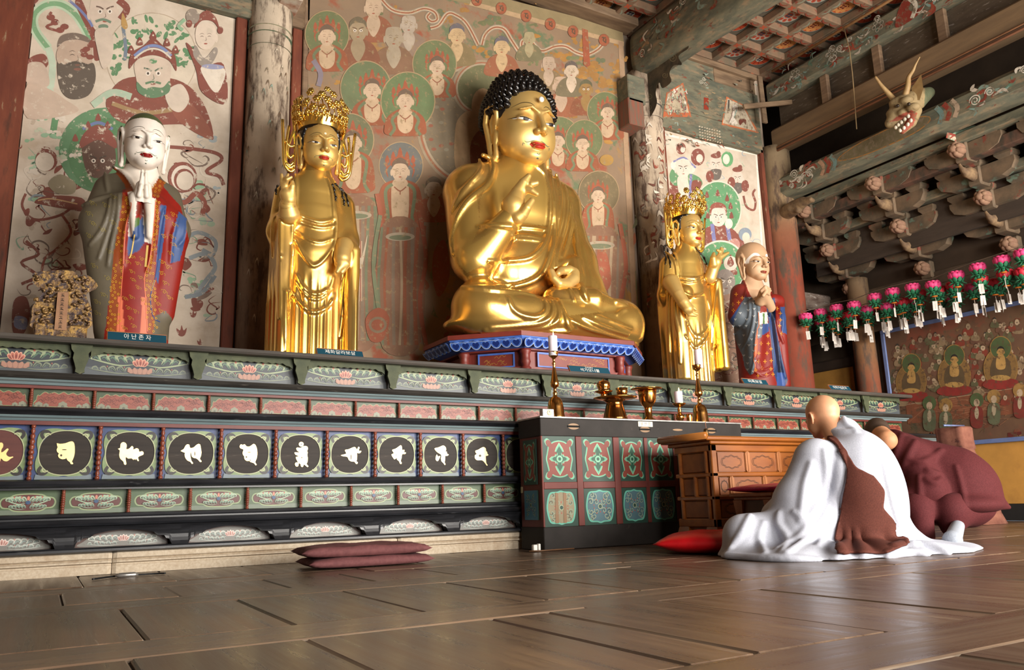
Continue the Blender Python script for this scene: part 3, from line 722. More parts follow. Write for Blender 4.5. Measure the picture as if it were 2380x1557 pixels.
def crown(P, cx, cy, w, c='9c4632', c2='6f7f62'):
    P.blob([(cx-w*.5, cy-w*.3), (cx-w*.55, cy-w*.7), (cx-w*.2, cy-w*.85), (cx, cy-w*1.35), (cx+w*.2, cy-w*.85), (cx+w*.55, cy-w*.7), (cx+w*.5, cy-w*.3), (cx, cy-w*.5)], c)
    for q in (-.75, -.4, 0, .4, .75): P.blob([(cx+q*w-.13*w, cy-w*(1.05-.6*abs(q))), (cx+q*w, cy-w*(1.4-.6*abs(q))), (cx+q*w+.13*w, cy-w*(1.05-.6*abs(q))), (cx+q*w, cy-w*(.9-.6*abs(q)))], c, 3)
    for s in (-1, 1):
        P.st([(cx+s*w*.55, cy-w*.4), (cx+s*w*.8, cy-w*.1), (cx+s*w*.7, cy+w*.35)], w*.1, c, 4, True); P.ell(cx+s*w*.8, cy-w*.35, w*.09, w*.12, c, 8)
    P.st([(cx-w*.45, cy-w*.42), (cx, cy-w*.6), (cx+w*.45, cy-w*.42)], w*.07, c2, 4)
def torso(P, cx, cy, w, robe='93452f', skin='c6aa8c', scarf='5f7458', L=2.2):
    P.blob([(cx-w*.35, cy+w*.5), (cx-w*1.1, cy+w*.95), (cx-w*1.35, cy+w*L*.75), (cx-w*1.1, cy+w*L), (cx+w*1.1, cy+w*L), (cx+w*1.35, cy+w*L*.75), (cx+w*1.1, cy+w*.95), (cx+w*.35, cy+w*.5)], robe)
    P.blob([(cx-w*.22, cy+w*.4), (cx-w*.5, cy+w*.9), (cx-w*.45, cy+w*L*.8), (cx, cy+w*L*.95), (cx+w*.45, cy+w*L*.8), (cx+w*.5, cy+w*.9), (cx+w*.22, cy+w*.4)], skin)
    for s in (-1, 1): P.st([(cx+s*w*.45, cy+w*.75), (cx+s*w*.85, cy+w*1.2), (cx+s*w*.7, cy+w*L*.8), (cx+s*w*1.0, cy+w*L)], w*.2, scarf, 4)
    P.st([(cx-w*.35, cy+w*.9), (cx, cy+w*1.15), (cx+w*.35, cy+w*.9)], w*.07, '8a4a3a', 4); P.st([(cx, cy+w*1.15), (cx, cy+w*1.6)], w*.06, '8a4a3a')
    P.blob([(cx-w*.3, cy+w*1.5), (cx-w*.05, cy+w*1.35), (cx+w*.3, cy+w*1.5), (cx+w*.1, cy+w*1.7), (cx-w*.2, cy+w*1.7)], skin, 4)
def bodhi(P, cx, cy, w, halo=None, hc='5b6f4c', rim='a98e6c', **k):
    if halo: P.ell(halo[0], halo[1], halo[2], halo[2]*1.08, rim, 36).ell(halo[0], halo[1], halo[2]*.96, halo[2]*1.04, hc, 36)
    torso(P, cx, cy, w, **k); crown(P, cx, cy, w); head(P, cx, cy, w, hair='5b4a44')
def cloud(P, x, y, s, c, rnd):
    for k in range(rnd.randint(3, 6)): P.ell(x+rnd.uniform(-s, s), y+rnd.uniform(-.4, .4)*s, s*rnd.uniform(.3, .6), s*rnd.uniform(.22, .4), c, 12)
def swirl(P, x, y, s, c, rnd, w=None):
    a = rnd.uniform(0, 6.28); pts = []
    for k in range(6): pts.append((x+s*(k/2.5)*math.cos(a+k*.9*rnd.choice((1, 1, .6))), y+s*(k/3.2)*math.sin(a+k*.9)))
    P.st(pts, w or s*.22, c, 4, True)

# ---- left mural on plaster ------------------------------------------------
def board_px(name, px, Y, mat, parent, th=.02):
    q = [onY(x, y, Y) for x, y in px]
    b = MB(); V = [tuple(p) for p in q]+[(p[0], p[1]+th, p[2]) for p in q]; n = len(q)
    b.add(V, [tuple(range(n))[::-1], tuple(range(n, 2*n))]+[(i, (i+1) % n, (i+1) % n+n, i+n) for i in range(n)]); return fixn(b.build(name, mat, parent))
YM = YW-.06
def board_w(name, xz, Y, mat, parent, th): return fixn(MB().prism(xz, lambda u, v, d: (u, Y+d, v), 0, th).build(name, mat, parent))
mu = thing('mural', 'pale plaster mural with a bearded sage and green-bearded king behind the white-faced statue', 'painting', (.4, YM, 1.31))
board_w('plaster', [(-.345, 4.455), (1.11, 4.455), (1.11, 1.305), (-.345, 1.305)], YM, M('mural_plaster', 'd6c8b6', .9, sc=6, det=6, col2='c4b4a0', spots=[('b9a48c', 3, .6, .8), ('8a7460', 11, .72, .76)], bmp=.08), mu, .05)
P = Paint(wallfn(YM), .00025); rd = random.Random(21)
# swirling red and green scarves filling the ground
for k in range(46):
    x, y = rd.uniform(50, 505), rd.uniform(250, 740)
    if 200 < x < 415: continue
    c = rd.choice(['a9c2a6', '8fb594', 'c2b6a4', '9aa8ac', 'b9a894']); cloud(P, x, y, rd.uniform(10, 20), c, rd)
for k in range(60):
    x, y = rd.uniform(50, 500), rd.uniform(400, 720)
    if 195 < x < 420: continue
    a = rd.uniform(0, 6.28); l = rd.uniform(16, 34); P.blob([(x, y), (x+l*math.cos(a), y+l*.6*math.sin(a)), (x+l*1.4*math.cos(a+.5), y+l*math.sin(a+.5)), (x+l*.7*math.cos(a+.9), y+l*.8*math.sin(a+.9))], rd.choice(['74281e', '7f3226', '6d2a20', '7a3126', '80685c']), 4)
for k in range(220):
    x, y = rd.uniform(50, 508), rd.uniform(330, 745)
    if 195 < x < 420 and y < 780: continue
    swirl(P, x, y, rd.uniform(8, 24), rd.choice(['7a3126', '74281e', 'd9ccba', '7a3126', '7fa287', 'd9ccba', '7d8b93', '6d5a50']), rd)
for (pts, w_, c) in (
 ([(112, 112), (82, 70), (80, 35), (105, 12), (140, 10), (172, 30), (195, 62), (218, 108)], 22, 'b7cdb0'), ([(112, 112), (82, 70), (80, 35), (105, 12), (140, 10), (172, 30), (195, 62), (218, 108)], 11, '6fa276'),
 ([(112, 110), (122, 150), (118, 200), (112, 235)], 16, 'b9cbb4'), ([(135, 240), (128, 280), (122, 318)], 15, '4f8a5c'),
 ([(375, 340), (440, 345), (500, 355), (515, 372), (480, 398), (510, 410), (520, 430)], 8, '7a3126'), ([(60, 560), (90, 590), (50, 610), (85, 640), (50, 660)], 7, '7a3126'),
 ([(385, 470), (430, 470), (455, 450), (475, 470), (470, 500)], 12, '8a3a2c'), ([(440, 600), (480, 590), (500, 620), (480, 650), (450, 690)], 10, '8d9aa0'), ([(425, 560), (460, 540), (500, 560), (495, 590), (470, 580)], 9, '8d9aa0'),
 ([(60, 450), (52, 480), (80, 510), (140, 500), (180, 470)], 6, '7a3126'), ([(145, 500), (165, 540), (130, 580), (105, 600), (95, 640)], 6, '8a3a2c'), ([(430, 690), (470, 680), (500, 640)], 10, '7f8d95')): P.st(pts, w_, c)
P.blob([(64, 0), (64, 20), (90, 0)], '7a2e24').blob([(190, 0), (215, 60), (240, 90), (225, 110), (240, 130), (220, 140), (212, 90), (175, 10)], '7a2e24').st([(160, 0), (185, 22), (205, 45), (215, 62)], 6, '6675a8')
P.ell(352, 135, 106, 106, 'b09e88', 40).ell(352, 135, 104, 104, 'd3c6b2', 40)
for k in range(70):
    a, r = rd.uniform(2.6, 6.6), rd.uniform(55, 98); P.ell(352+r*math.cos(a), 135+r*math.sin(a), rd.uniform(3, 11), rd.uniform(2, 7), '4a8257', 9, rd.uniform(0, 3))
P.ell(245, 350, 108, 100, '4b8058', 36).ell(250, 360, 92, 86, '3c7549', 36)
for k in range(14): cloud(P, rd.uniform(70, 180), rd.uniform(270, 420), 12, rd.choice(['b7c4a8', '86b08c', 'd8ccbc']), rd)
# bearded sage
P.blob([(64, 140), (100, 125), (112, 150), (80, 180), (64, 185)], '7a2e24').blob([(64, 150), (95, 145), (110, 165), (112, 200), (64, 195)], 'c3ad9b').blob([(64, 195), (110, 205), (150, 230), (180, 260), (64, 275)], 'c2ab98')
P.blob([(135, 95), (150, 78), (185, 78), (210, 95), (215, 130), (205, 170), (150, 172), (135, 140)], 'b9a08d').blob([(133, 110), (140, 85), (170, 76), (200, 84), (213, 100), (180, 92), (150, 96)], '6b5a50')
P.blob([(133, 145), (150, 150), (175, 142), (200, 150), (218, 148), (222, 185), (205, 222), (165, 230), (140, 205)], '4b4038').st([(155, 150), (178, 145), (203, 152)], 6, '3a302a').ell(180, 161, 9, 3, '7a4a3e')
feat(P, 180, 128, 70, '4a3a32', '6d4438'); P.ell(138, 130, 7, 18, 'b9a08d')
for k in range(7): P.ell(200+rd.uniform(-5, 25), 95+k*6+rd.uniform(-3, 3), 9, 6, '7a2e24', 10)
for (x, y) in ((150, 62), (128, 52), (118, 40), (140, 70)): P.ell(x, y, 10, 7, '7a2e24', 12)
P.st([(120, 28), (112, 42), (135, 50), (108, 62), (135, 72)], 6, '7a2e24')
# old man at the top
head(P, 240, 28, 66, 'cfbcab', t=.06, fierce=True); P.st([(222, 50), (240, 45), (258, 52)], 6, '64806a').ell(240, 62, 12, 6, '64806a').blob([(222, 70), (258, 70), (262, 130), (240, 160), (225, 110)], 'cdbcab')
P.st([(275, 0), (295, 20), (280, 45)], 16, '7a2e24').st([(286, 62), (292, 110), (290, 140)], 8, '66788a').blob([(285, 30), (297, 60), (290, 68), (282, 58)], 'b48c48')
# king with red crown and green beard
P.blob([(255, 215), (300, 180), (410, 185), (470, 235), (495, 320), (440, 290), (300, 290), (250, 255)], '7c3327').blob([(400, 200), (440, 235), (480, 285), (495, 325), (440, 300), (400, 260)], '8a4433')
P.st([(215, 245), (260, 215), (305, 225)], 16, 'a9c0a8').st([(260, 240), (330, 262), (400, 255)], 10, '9a7a50').blob([(385, 215), (420, 195), (440, 230), (420, 260), (395, 250)], 'd3c3b2')
P.blob([(318, 140), (390, 140), (396, 180), (385, 215), (355, 222), (328, 212), (316, 180)], 'cfbcaa').blob([(318, 190), (335, 205), (355, 202), (378, 203), (394, 188), (392, 215), (355, 228), (322, 215)], '4f7a58')
feat(P, 356, 172, 70, '3f5a48', '8a4a3e', fierce=True); P.st([(338, 194), (356, 190), (374, 194)], 5, '4f7a58')
P.blob([(300, 160), (305, 125), (335, 105), (356, 88), (378, 105), (405, 125), (410, 165), (392, 140), (356, 128), (320, 138)], '7a2e24').st([(312, 130), (335, 112), (356, 106), (378, 112), (398, 130)], 7, '6f83b4').st([(312, 136), (335, 119), (356, 113), (378, 119), (398, 136)], 4, 'd8d0c0').ell(356, 142, 9, 6, '4f8a5c')
for (x, y) in ((325, 96), (356, 82), (388, 98), (305, 115), (408, 115)): P.blob([(x-8, y+6), (x, y-10), (x+8, y+6), (x, y+10)], '7a2e24').ell(x, y, 2.2, 2.2, 'd8cbb8', 8)
# lady at the upper right
P.blob([(432, 100), (455, 120), (480, 150), (520, 150), (526, 240), (470, 215), (455, 160)], '7a2e24').blob([(455, 105), (475, 135), (500, 110), (505, 125), (480, 160), (450, 130)], '8f857c')
P.blob([(468, 155), (522, 160), (515, 200), (500, 215), (480, 190)], 'ddd2c2').ell(495, 155, 26, 6, '8f93b4', 20, .05)
head(P, 478, 85, 50, 'd9c8b6'); P.blob([(452, 65), (460, 40), (478, 25), (500, 38), (510, 68), (495, 50), (470, 48)], '7a2e24').ell(448, 38, 16, 18, '8a7d72').st([(430, 45), (415, 60), (425, 70)], 8, '86b08c')
for (x, y) in ((440, 55), (512, 70), (485, 22)): P.ell(x, y, 7, 9, '7a2e24', 10)
# dark-faced guardian behind the statue
P.blob([(190, 350), (200, 325), (230, 310), (262, 330), (268, 380), (240, 412), (205, 405)], '4f2c22'); feat(P, 228, 375, 62, '2a1612', '6d3a2e', fierce=True)
P.blob([(185, 345), (195, 310), (228, 290), (262, 310), (270, 345), (228, 325)], '7a2e24').st([(192, 300), (228, 285), (262, 300)], 7, '5a6fa0')
for (x, y) in ((205, 290), (228, 272), (250, 290), (175, 320)): P.blob([(x-7, y+6), (x, y-9), (x+7, y+6), (x, y+9)], '7a2e24')
P.ell(108, 372, 26, 26, '7a3126', 20).ell(104, 376, 22, 22, 'd6c8b6', 20).ell(424, 412, 34, 36, '7a3126', 24).ell(426, 414, 28, 30, 'd8ccbc', 24).ell(428, 418, 24, 26, '7a3126', 24).ell(430, 420, 20, 22, 'd6c8b6', 24)
P.blob([(80, 470), (110, 455), (190, 460), (195, 490), (150, 485), (110, 478)], '7a3126').st([(88, 466), (120, 462), (180, 474)], 3, 'c9a070'); P.blob([(112, 425), (140, 405), (175, 425), (170, 450), (130, 448)], '8b8066')
for (x, y, s) in ((422, 770, 12), (449, 730, 8), (465, 795, 7)): P.blob([(x-s, y-s*.6), (x-s*.3, y-s*.2), (x, y-s*1.2), (x+s*.4, y-s*.2), (x+s, y-s*.7), (x+s*.7, y+s*.6), (x, y+s), (x-s*.7, y+s*.6)], '7c3228')
P.blob([(32, 700), (60, 690), (70, 730), (55, 775), (30, 770)], '7c3a30').blob([(36, 735), (62, 740), (60, 765), (34, 760)], '8088a8')
mural_mat = MP('mural_paint', 'cdbfac', 20, .57, .64, var=.12, fade=.12); P.build('painted_figures', mural_mat, mu)

# ---- large hanging painting in the middle ---------------------------------
YC = YW-.10
hp = thing('hanging_painting', 'large faded hanging painting of an assembly of haloed figures behind the seated gold statue', 'painting', (3.6, YC, 1.31))
board_px('canvas', [(716, -60), (1000, -60), (1110, -10), (1447, 62), (1492, 880), (716, 850)], YC, M('painting_ground', '85705a', .85, sc=2.6, det=6, col2='947a60', spots=[('96553e', 2.2, .56, .64), ('6a7355', 2.6, .57, .63), ('a07a48', 3.4, .61, .68)]), hp)
P = Paint(wallfn(YC), .0002); rd = random.Random(5)
def rt_(x, y): return x
RB, GB, OB = ['8f4530', '9a4c36', '84402e'], ['5d6a4a', '66724f', '56664e'], ['a8742f', '9c6d34', 'b07f3a']
for k in range(70): cloud(P, rd.uniform(720, 1440), rd.uniform(0, 200), rd.uniform(8, 18), rd.choice(OB+GB), rd)
for k in range(60): cloud(P, rd.uniform(1260, 1450), rd.uniform(100, 330), rd.uniform(8, 17), rd.choice(OB), rd)
for k in range(60): P.blob([(rd.uniform(-18, 18)+cx, rd.uniform(-26, 26)+cy) for cx, cy in [(rd.uniform(730, 1050), rd.uniform(480, 800))]*5], rd.choice(RB+GB), 3)
for k in range(50): P.blob([(rd.uniform(-14, 14)+cx, rd.uniform(-22, 22)+cy) for cx, cy in [(rd.uniform(1350, 1470), rd.uniform(480, 820))]*5], rd.choice(RB+GB+OB), 3)
# top bands and red seals
P.poly([(712, -30), (1000, -34), (1100, -22), (1446, 66), (1450, 100), (1085, 8), (1000, -10), (712, -6)], '8a7d5c').poly([(1095, 2), (1450, 97), (1450, 107), (1090, 12)], 'b89a78').poly([(1437, 95), (1448, 98), (1486, 830), (1474, 828)], 'a98a70')
# ribbon cloud lines
for pts in ([(880, -10), (910, 22), (950, 30), (985, 20), (1010, 28), (1016, 45), (1003, 50), (993, 40), (1000, 30)], [(1000, 65), (1020, 58), (1040, 32), (1060, 35), (1085, 55), (1112, 105)], [(1120, 105), (1128, 80), (1148, 64), (1172, 68), (1190, 95), (1215, 128), (1238, 120), (1235, 98), (1215, 95), (1214, 112), (1226, 114)], [(1232, 92), (1258, 118), (1290, 108), (1315, 108), (1340, 122), (1365, 127), (1390, 115), (1405, 98)]):
    P.st(pts, 12, '8f8578', 5).st(pts, 8, 'c9b59a', 5).st(pts, 3.4, '94503c', 5)
P.poly([(1353, 66), (1366, 70), (1372, 152), (1364, 156), (1356, 150)], '98402c')
# big double halo of the painted buddha behind the statue
P.ell(1110, 290, 142, 150, '9a8a74', 48).ell(1110, 290, 136, 144, '9b5a44', 48).ell(1110, 290, 131, 139, 'a99a84', 48).ell(1110, 290, 126, 134, '746a5a', 48)
for k in range(40):
    a, r = rd.uniform(0, 6.28), rd.uniform(70, 120); P.ell(1110+r*math.cos(a), 290+r*math.sin(a), 6, 4, rd.choice(['8a4a3e', '85806f']), 8)
P.ell(1120, 205, 68, 66, '9a8a74', 40).ell(1120, 205, 63, 61, '9b5a44', 40).ell(1120, 205, 60, 58, 'a99a84', 40).ell(1120, 205, 56, 54, '5d6648', 40)
P.blob([(1062, 400), (1058, 300), (1075, 265), (1100, 260), (1120, 300), (1120, 420)], 'b0906c').blob([(1095, 330), (1130, 300), (1140, 400), (1100, 400)], '7f3a2c').ell(1122, 245, 26, 40, 'b0906c')
# assembly
def monk(cx, cy, w, skin='c6ae98', robe='93452f', hair=None, **k):
    P.blob([(cx-w*.3, cy+w*.45), (cx-w*.95, cy+w*.9), (cx-w*1.1, cy+w*1.9), (cx+w*1.1, cy+w*1.9), (cx+w*.95, cy+w*.9), (cx+w*.3, cy+w*.45)], robe); P.blob([(cx-w*.2, cy+w*.4), (cx-w*.4, cy+w), (cx, cy+w*1.7), (cx+w*.4, cy+w), (cx+w*.2, cy+w*.4)], skin); head(P, cx, cy, w, skin, hair, **k)
monk(868, 18, 40, 'c2a88f', '8a4a38'); monk(950, 58, 36, 'b3a596', '8a7468'); monk(915, 88, 42, 'a89a86', '7d5a48')
monk(832, 72, 42, '9c8a70', '7d4436', '5c5648', fierce=True)
bodhi(P, 760, 85, 36, (760, 80, 52)); P.st([(728, 140), (745, 170), (740, 200)], 12, '7a7488')
monk(1062, 82, 36, 'c6a880', '7a6a4a', '55586a'); monk(1166, 110, 34, 'c6a880', '93503a', '55586a')
bodhi(P, 1016, 155, 32, (1010, 148, 52)); bodhi(P, 865, 210, 36, (850, 205, 60), '587152'); bodhi(P, 942, 235, 36, (948, 235, 64), '55754f')
bodhi(P, 820, 332, 38, (812, 325, 58), '5d6a50', L=3); bodhi(P, 930, 398, 40, (932, 385, 52), '5a6468', L=3.4)
monk(1008, 440, 38, 'b6a28c', '93452f', '5a5048')
monk(1275, 150, 30, 'b9a28e', '7d6a50'); monk(1304, 200, 36, 'bfa48e', '94503a'); monk(1328, 165, 30, 'd0bca6', '6a6450', '4c4850'); monk(1362, 208, 30, '93713f', '84402e', '4a5240', fierce=True)
bodhi(P, 1412, 262, 28, (1406, 258, 42)); bodhi(P, 1297, 328, 28, (1300, 322, 48)); bodhi(P, 1354, 335, 28, (1358, 325, 44)); P.ell(1410, 372, 16, 13, 'a8803c')
bodhi(P, 1390, 455, 28, (1392, 448, 48), '6a6048', L=3)
monk(1230, 90, 26, 'a59a78', '6a6a50')
# robes and sashes of the standing figures
for (x, y0, y1) in ((830, 470, 800), (930, 520, 810), (1395, 540, 820)):
    P.blob([(x-40, y0), (x+40, y0), (x+58, (y0+y1)/2), (x+40, y1), (x-40, y1), (x-55, (y0+y1)/2)], '7f5848')
    for k in range(7): P.st([(x-42+14*k, y0+8), (x-46+14*k+rd.uniform(-8, 8), (y0+y1)/2), (x-40+13*k, y1-8)], rd.uniform(5, 9), rd.choice(['8f4530', '5f6e58', 'a58e74', '76665a', '8f4530']), 4)
    P.st([(x+46, y0-20), (x+60, y0+80), (x+46, y0+180), (x+62, y1)], 10, '9a4636').st([(x-46, y0-20), (x-62, y0+90), (x-50, y0+200)], 9, '66785e')
    P.ell(x, y0+30, 34, 10, 'a89a86', 20).ell(x, y0+32, 26, 6, '5f6e58', 16)
P.st([(838, 560), (838, 700)], 7, 'c0a890').st([(838, 560), (838, 700)], 3, '8a4a3e').blob([(822, 545), (838, 600), (854, 545), (846, 600), (838, 625), (830, 600)], 'bfae98')
P.blob([(850, 740), (880, 715), (905, 740), (890, 790), (860, 790)], '94402f').ring(878, 755, 18, 16, 6, '7d6a58').blob([(1010, 580), (1035, 560), (1045, 640), (1020, 690), (1005, 640)], '93402f').blob([(1385, 600), (1410, 590), (1420, 660), (1390, 680)], '9a4434')
canv = MP('canvas_paint', '96805f', 20, .56, .66, var=.16, fade=.26); P.build('painted_figures', canv, hp)
for (x, y) in ((1052, -18), (1108, 0), (1165, 19), (1223, 37), (1279, 56), (1332, 73), (1404, 93)):
    P = Paint(wallfn(YC-.006), .0002)
    P.ell(x, y, 12.6, 14.5, '6d3226', 20, -.2).ell(x, y, 11.6, 13.4, '9c4630', 20, -.2)
    P.st([(x-5, y-6), (x+4, y-5)], 2.6, '3a2a26').st([(x, y-5), (x-2, y+1), (x+4, y+6)], 2.4, '3a2a26').st([(x+4, y-3), (x+4, y+7)], 2.2, '3a2a26')
    P.build('painted_seal', canv, hp)

# ---- right mural -----------------------------------------------------------
mu2 = thing('mural', 'pale plaster mural with two large green haloes behind the bald old monk statue', 'painting', (6.7, YM, 1.31))
board_w('plaster', [(5.865, 4.495), (7.405, 4.495), (7.405, 1.305), (5.865, 1.305)], YM, MATS['mural_plaster'], mu2, .05)
P = Paint(wallfn(YM), .00025); rd = random.Random(8)
P.st([(1538, 311), (1760, 359)], 5, 'efe6d8').st([(1540, 312), (1548, 600)], 4, 'efe6d8').st([(1758, 360), (1775, 640)], 4, 'efe6d8')
for k in range(60):
    x, y = rd.uniform(1548, 1760), rd.uniform(350, 640); swirl(P, x, y, rd.uniform(4, 9), rd.choice(['9cbc9c', '86b08c', 'b9c9b0', 'c9bba8', '9ba8b0']), rd)
P.blob([(1566, 622), (1766, 640), (1776, 895), (1574, 872)], '8d6a58')
for k in range(80): swirl(P, rd.uniform(1585, 1750), rd.uniform(640, 880), rd.uniform(7, 16), rd.choice(['6d2a22', '7a3126', '55664c', 'b5a490', '6d2a22', '4a3a34']), rd)
P.blob([(1558, 418), (1572, 400), (1586, 425), (1580, 480), (1558, 470)], '7a2e24').ell(1572, 410, 16, 22, '4f8a5c').blob([(1560, 378), (1588, 367), (1616, 392), (1600, 405), (1565, 395)], 'e2d8ca').st([(1565, 376), (1588, 366), (1602, 376), (1617, 390)], 4, '6f72a8')
head(P, 1588, 392, 36, 'dccdbe', fierce=True); P.blob([(1575, 412), (1600, 412), (1598, 460), (1580, 455)], 'd9ccbc').blob([(1600, 405), (1625, 412), (1632, 430), (1606, 440)], '4f8a5c').st([(1606, 405), (1604, 460)], 6, '6f72a8').blob([(1610, 420), (1630, 422), (1626, 440), (1608, 445)], '7a2e24')
for (x, y, s) in ((1583, 345, 14), (1622, 365, 20)): P.ell(x, y, s*.8, s, '7a2e24', 16).ell(x+4, y+3, s*.4, s*.5, 'd8ccbc', 12)
P.ell(1690, 370, 14, 18, '4f9a62').ell(1688, 370, 8, 12, 'dfd5c6')
for (x, y, w_) in ((1664, 383, 30), (1714, 415, 26)): head(P, x, y, w_, 'd6c5b6', fierce=True); P.blob([(x-12, y+12), (x+12, y+12), (x+9, y+32), (x-6, y+34)], '57504c'); P.ell(x, y-21, 12, 6, '7a3126'); P.ell(x+6, y-26, 5, 6, '7a3126')
for (x, y) in ((1700, 425), (1732, 432), (1650, 410)): P.ell(x, y, 9, 14, '7a2e24', 12)
P.st([(1728, 455), (1735, 480), (1752, 488), (1756, 470), (1750, 450), (1756, 440)], 5, '7a3126')
P.ell(1668, 486, 56, 66, 'dcd2c2', 40).ell(1668, 486, 53, 63, '4a9160', 40)
for (x, y) in ((1643, 452), (1668, 448), (1690, 460), (1640, 480), (1698, 478), (1645, 500), (1700, 500)): P.blob([(x-5, y+5), (x, y-8), (x+5, y+5), (x, y+8)], '7a2e24')
P.blob([(1650, 500), (1652, 478), (1668, 470), (1686, 478), (1688, 500), (1668, 486)], '8a3a2c'); P.blob([(1632, 545), (1650, 525), (1690, 525), (1720, 550), (1726, 580), (1640, 580)], '7d2f26').st([(1655, 520), (1660, 560)], 9, '6f72a8').st([(1690, 522), (1696, 558)], 9, '6f72a8')
head(P, 1670, 505, 36, 'ddcdc0', fierce=True); P.ell(1694, 520, 9, 12, 'e2d8ca').ell(1708, 568, 12, 14, 'b98078').ell(1732, 545, 15, 16, '7f90a0').ell(1734, 552, 9, 12, 'd6cab8')
P.ell(1675, 622, 60, 64, 'dcd2c2', 40).ell(1675, 622, 56, 60, '4a9160', 40)
for (x, y) in ((1672, 600), (1698, 605), (1654, 615), (1705, 625)): P.blob([(x-9, y+10), (x, y-14), (x+9, y+10), (x, y+14)], '7a2e24').ell(x, y, 3, 3, 'd8ccbc', 8)
P.ell(1698, 612, 16, 17, 'd8ccbc').blob([(x_, y_) for x_, y_ in ((1690, 612), (1698, 596), (1706, 612), (1698, 620))], '7a2e24')
P.ell(1685, 655, 24, 30, '857a74', 20); feat(P, 1688, 655, 46, '3a302c', '6d4a40', fierce=True)
P.build('painted_figures', mural_mat, mu2)

# ---- blue-framed painting on the right wall --------------------------------
XP = XS-.04
sp_ = thing('framed_painting', 'dark crowded painting in a blue frame on the right wall', 'painting', (XP, 4, .8))
y1 = 5.84; y0 = 2.6
MB().box(XP, XP+.025, y0, y1, .82, 2.2).build('canvas', M('side_ground', '5d4130', .85, sc=3, det=6, col2='6d5038', spots=[('7a4430', 2.5, .56, .64), ('4c4632', 3, .58, .66)]), sp_)
blue_f = M('blue_frame', '5f6f9c', .6, sc=6, col2='6f80ac')
for nm, (a, b, c, d) in (('frame_rail', (y0, y1, 2.17, 2.215)), ('frame_rail', (y0, y1, .79, .835)), ('frame_stile', (y1-.045, y1, .83, 2.17)), ('frame_stile', (y0, y0+.045, .83, 2.17))):
    MB().box(XP-.02, XP+.02, a, b, c, d, bev=.004).build(nm, blue_f, sp_)
P = Paint(lambda u, v, h: tuple(onX(u, v, XP-.001-h)), .0002); rd = random.Random(14)
for k in range(150):
    x = rd.uniform(2075, 2378); top = 785-(x-2055)*.26+8; y = rd.uniform(top, 1010)
    P.blob([(x+rd.uniform(-9, 9), y+rd.uniform(-7, 7)) for _ in range(5)], rd.choice(['74402e', '5a5238', '7d5a3a', '4c3a2c', '8a6844', '68402e']), 3)
P.poly([(2105, 940), (2378, 898), (2378, 960), (2110, 985)], '7a4a34').st([(2108, 940), (2378, 899)], 1.5, 'a5886c')
for k in range(26): P.st([(2110+rd.uniform(0, 250), 950+rd.uniform(-30, 40)), (2130+rd.uniform(0, 240), 946+rd.uniform(-30, 40))], 1.2, '8f6248')
for k in range(130):
    x = rd.uniform(2080, 2376); top = 790-(x-2055)*.26+14; y = rd.uniform(top, 925); s = rd.uniform(5.5, 9)
    P.blob([(x-s*1.1, y+s*.5), (x+s*1.1, y+s*.5), (x+s*1.3, y+s*2.2), (x-s*1.3, y+s*2.2)], rd.choice(['7d3a2c', '5d5a40', '6a4a3a', '8a7458']), 3)
    P.ell(x, y, s*.62, s*.85, rd.choice(['ab9478', '9a8468', 'b39c80', '8d7660']), 12); P.st([(x-s*.3, y), (x+s*.3, y)], s*.14, '5a4436'); P.st([(x, y), (x, y+s*.35)], s*.12, '5a4436')
    if k % 3 == 0: P.blob([(x-s*.6, y-s*.4), (x, y-s*1.2), (x+s*.6, y-s*.4), (x, y-s*.6)], rd.choice(['3f3a34', '5a4030', '6a6a4a']), 3)
for (cx, cy, s) in ((2118, 858, 1.), (2218, 840, 1.08), (2326, 822, 1.12)):
    P.ell(cx, cy+30*s, 36*s, 44*s, '93703f', 30).ell(cx, cy+30*s, 34*s, 42*s, '80623a', 30).ell(cx, cy-12*s, 23*s, 25*s, '93703f', 28).ell(cx, cy-12*s, 21*s, 23*s, '4c5a38', 28)
    P.blob([(cx-22*s, cy+40*s), (cx-14*s, cy+10*s), (cx+14*s, cy+10*s), (cx+22*s, cy+40*s), (cx+10*s, cy+56*s), (cx-10*s, cy+56*s)], '5a4a34').blob([(cx-7*s, cy+4*s), (cx-9*s, cy+30*s), (cx+9*s, cy+30*s), (cx+7*s, cy+4*s)], 'b08a50')
    P.blob([(cx-38*s, cy+66*s), (cx-24*s, cy+54*s), (cx+24*s, cy+52*s), (cx+38*s, cy+62*s), (cx+20*s, cy+72*s), (cx-20*s, cy+74*s)], '84302a').ell(cx, cy+50*s, 20*s, 6*s, 'a8854c'); head(P, cx, cy-4*s, 15*s, 'b08a50', '2e2a26')
for (cx, cy) in ((2160, 945), (2198, 950), (2270, 938), (2310, 930), (2370, 915)):
    P.ell(cx, cy-8, 16, 17, rd.choice(['4c5a38', '93703f']), 20); P.blob([(cx-12, cy+52), (cx-14, cy+15), (cx, cy+5), (cx+14, cy+15), (cx+12, cy+54)], rd.choice(['74322a', '5d6048'])); P.ell(cx, cy+22, 5, 14, 'a8977c'); P.ell(cx, cy-2, 7, 9, 'b39c80')
for (x0, x1) in ((2240, 2262), (2342, 2374)): P.poly([(x0, 1016-(x0-2240)*.1), (x1, 1013-(x0-2240)*.1), (x1, 1026-(x1-2240)*.12), (x0, 1030-(x0-2240)*.12)], '5a2620')
P.build('painted_figures', MP('side_paint', '5a4634', 20, .52, .64, var=.2), sp_)
